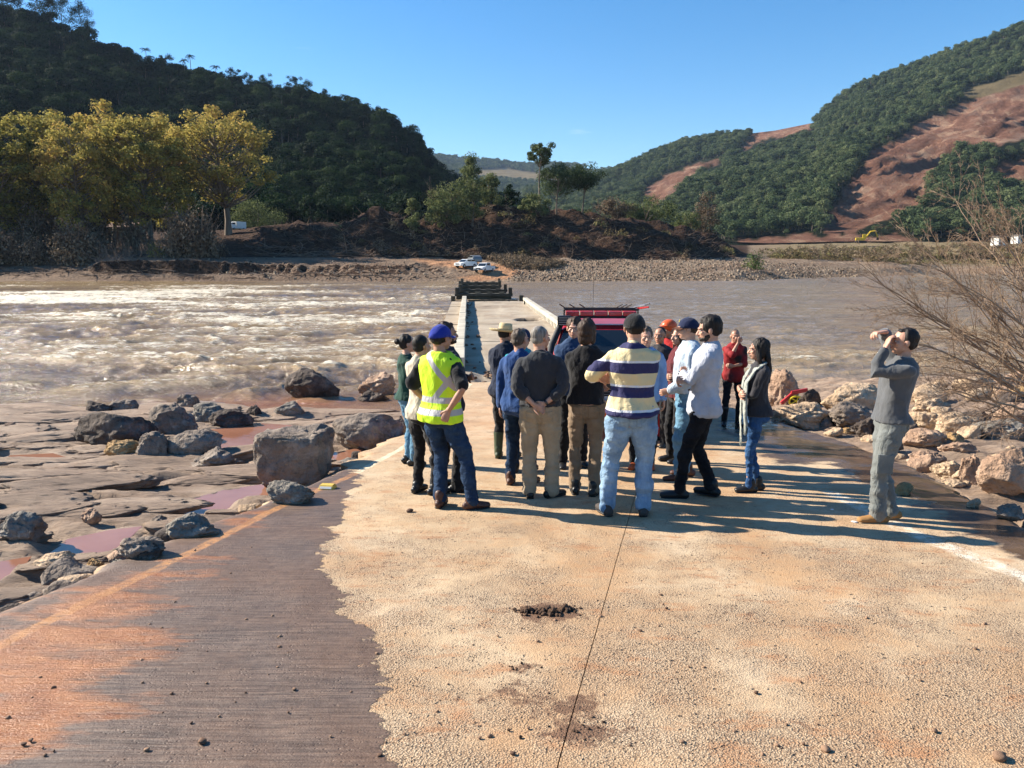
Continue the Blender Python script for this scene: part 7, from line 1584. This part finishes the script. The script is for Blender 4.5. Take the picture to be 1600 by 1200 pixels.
def scarf_x(ctx):
    T = ctx['T']; sc = ctx['sc']; nk = ctx['neck0']
    for s, l in ((-1, .62), (1, .80)):
        pts = [T((0, -.075, 1.50)), T((s*.075, -.05, 1.48)), T((s*.105, .055, 1.42)), T((s*.10, .140, 1.28)), T((s*.12, .155, 1.12)), T((s*.125, .15, 1.30-l*.6)), T((s*.12, .14, 1.42-l))]
        V, Fs = tube(pts, [(.030, .016), (.045, .018), (.055, .015), (.058, .013), (.060, .013), (.066, .013), (.072, .011)], 12, Vector((1, 0, 0)))
        v, f, n = remesh([(V, Fs)], .008, 2); q = v*np.array([34, 20, 5]); v = v+n*(fbm(q[:, 0], q[:, 1], q[:, 2], 3, 9)*.012)[:, None]; c_ = link('scarf', mesh('scarf', v*sc, f, c_scarf), ctx['o']); mb = MB()
        for k in range(11): a = pts[-1]+Vector(((k-5)*.012, .0, .0)); mb.tube([a*sc, (a+Vector((random.uniform(-.01, .01), 0, -.05)))*sc, (a+Vector((random.uniform(-.015, .015), random.uniform(-.01, .01), -.11)))*sc], .003, 4)
        link('fringe', mesh('fringe', mb.v, mb.f, c_scarf), c_)
person('woman with long black hair, dark top, pale fringed scarf and blue jeans standing in profile', 1176, 768, 240, 82, [(-.06, .05, 5), (.07, -.05, -10)], [dict(w=(.03, .19, 1.16), pole=(-.7, -.1, -.8), d=(1, .1, .1), n=(0, -1, .1), curl=.6), dict(w=(-.08, .20, 1.13), pole=(.7, -.1, -.8), d=(-1, .1, .2), n=(0, -1, .1), curl=.5)], hair=('long', H_BLK, .26), shirt=dict(m=c_dk, sleeve=.75, hem=.90, th=.008), pants=dict(m=j_blue, w=.86, hemw=.82), shoes=dict(m=s_blk, k='boot'), female=True, head=(0, -4, 0), extra=scarf_x, girth=1.0)
def gray_x(ctx):
    watch(ctx, 0)
    for s, i in ((-1, 0), (1, 1)):
        hj, kn, an, ft = ctx['Lg'][i]; c = hj.lerp(kn, .78); mb = MB(); mb.box((c+Vector((s*.082, -.0, 0)))*ctx['sc'], (.03, .13, .17)); mb.build('cargo_pocket', c_cargo, ctx['o'], bevel=.012)
person('man in a grey sweater and grey cargo trousers shading his eyes with both hands', 1384, 815, 305, 80, [(-.07, .09, 8), (.09, -.06, -5)], [dict(w=(-.09, .175, 1.565), pole=(-.25, .9, -1), d=(.35, -.25, .80), n=(.3, -1, -.1), curl=.35), dict(w=(.045, .17, 1.69), pole=(1, -.2, .1), d=(-.35, .9, -.15), n=(0, -.3, -1), curl=.7)], skin=LIGHT, hair=('short', H_BLK), shirt=dict(m=c_gry, hem=.93, th=.016, sleeve=.93, wr=.009), pants=dict(pk=1, m=c_cargo, w=1.10, hemw=1.05), shoes=dict(m=s_tan, sole=s_tsole), girth=1.02, lean=-6, head=(4, 6, 0), hipy=.03, extra=gray_x)
# ================================================================ AIR
def haze_box():
    m = bpy.data.materials.new('haze'); m.use_nodes = True; nt = m.node_tree; nt.nodes.clear()
    v = nt.nodes.new('ShaderNodeVolumePrincipled'); o = nt.nodes.new('ShaderNodeOutputMaterial'); v.inputs['Color'].default_value = (.55, .74, 1.0, 1); v.inputs['Density'].default_value = HAZE; v.inputs['Anisotropy'].default_value = .1
    nt.links.new(v.outputs[0], o.inputs['Volume']); mb = MB(); mb.box((0, 2450, 348), (9000, 5100, 704)); h_ = mb.build('haze', m); tag(h_, kind='stuff')
HAZE = .00005
haze_box()
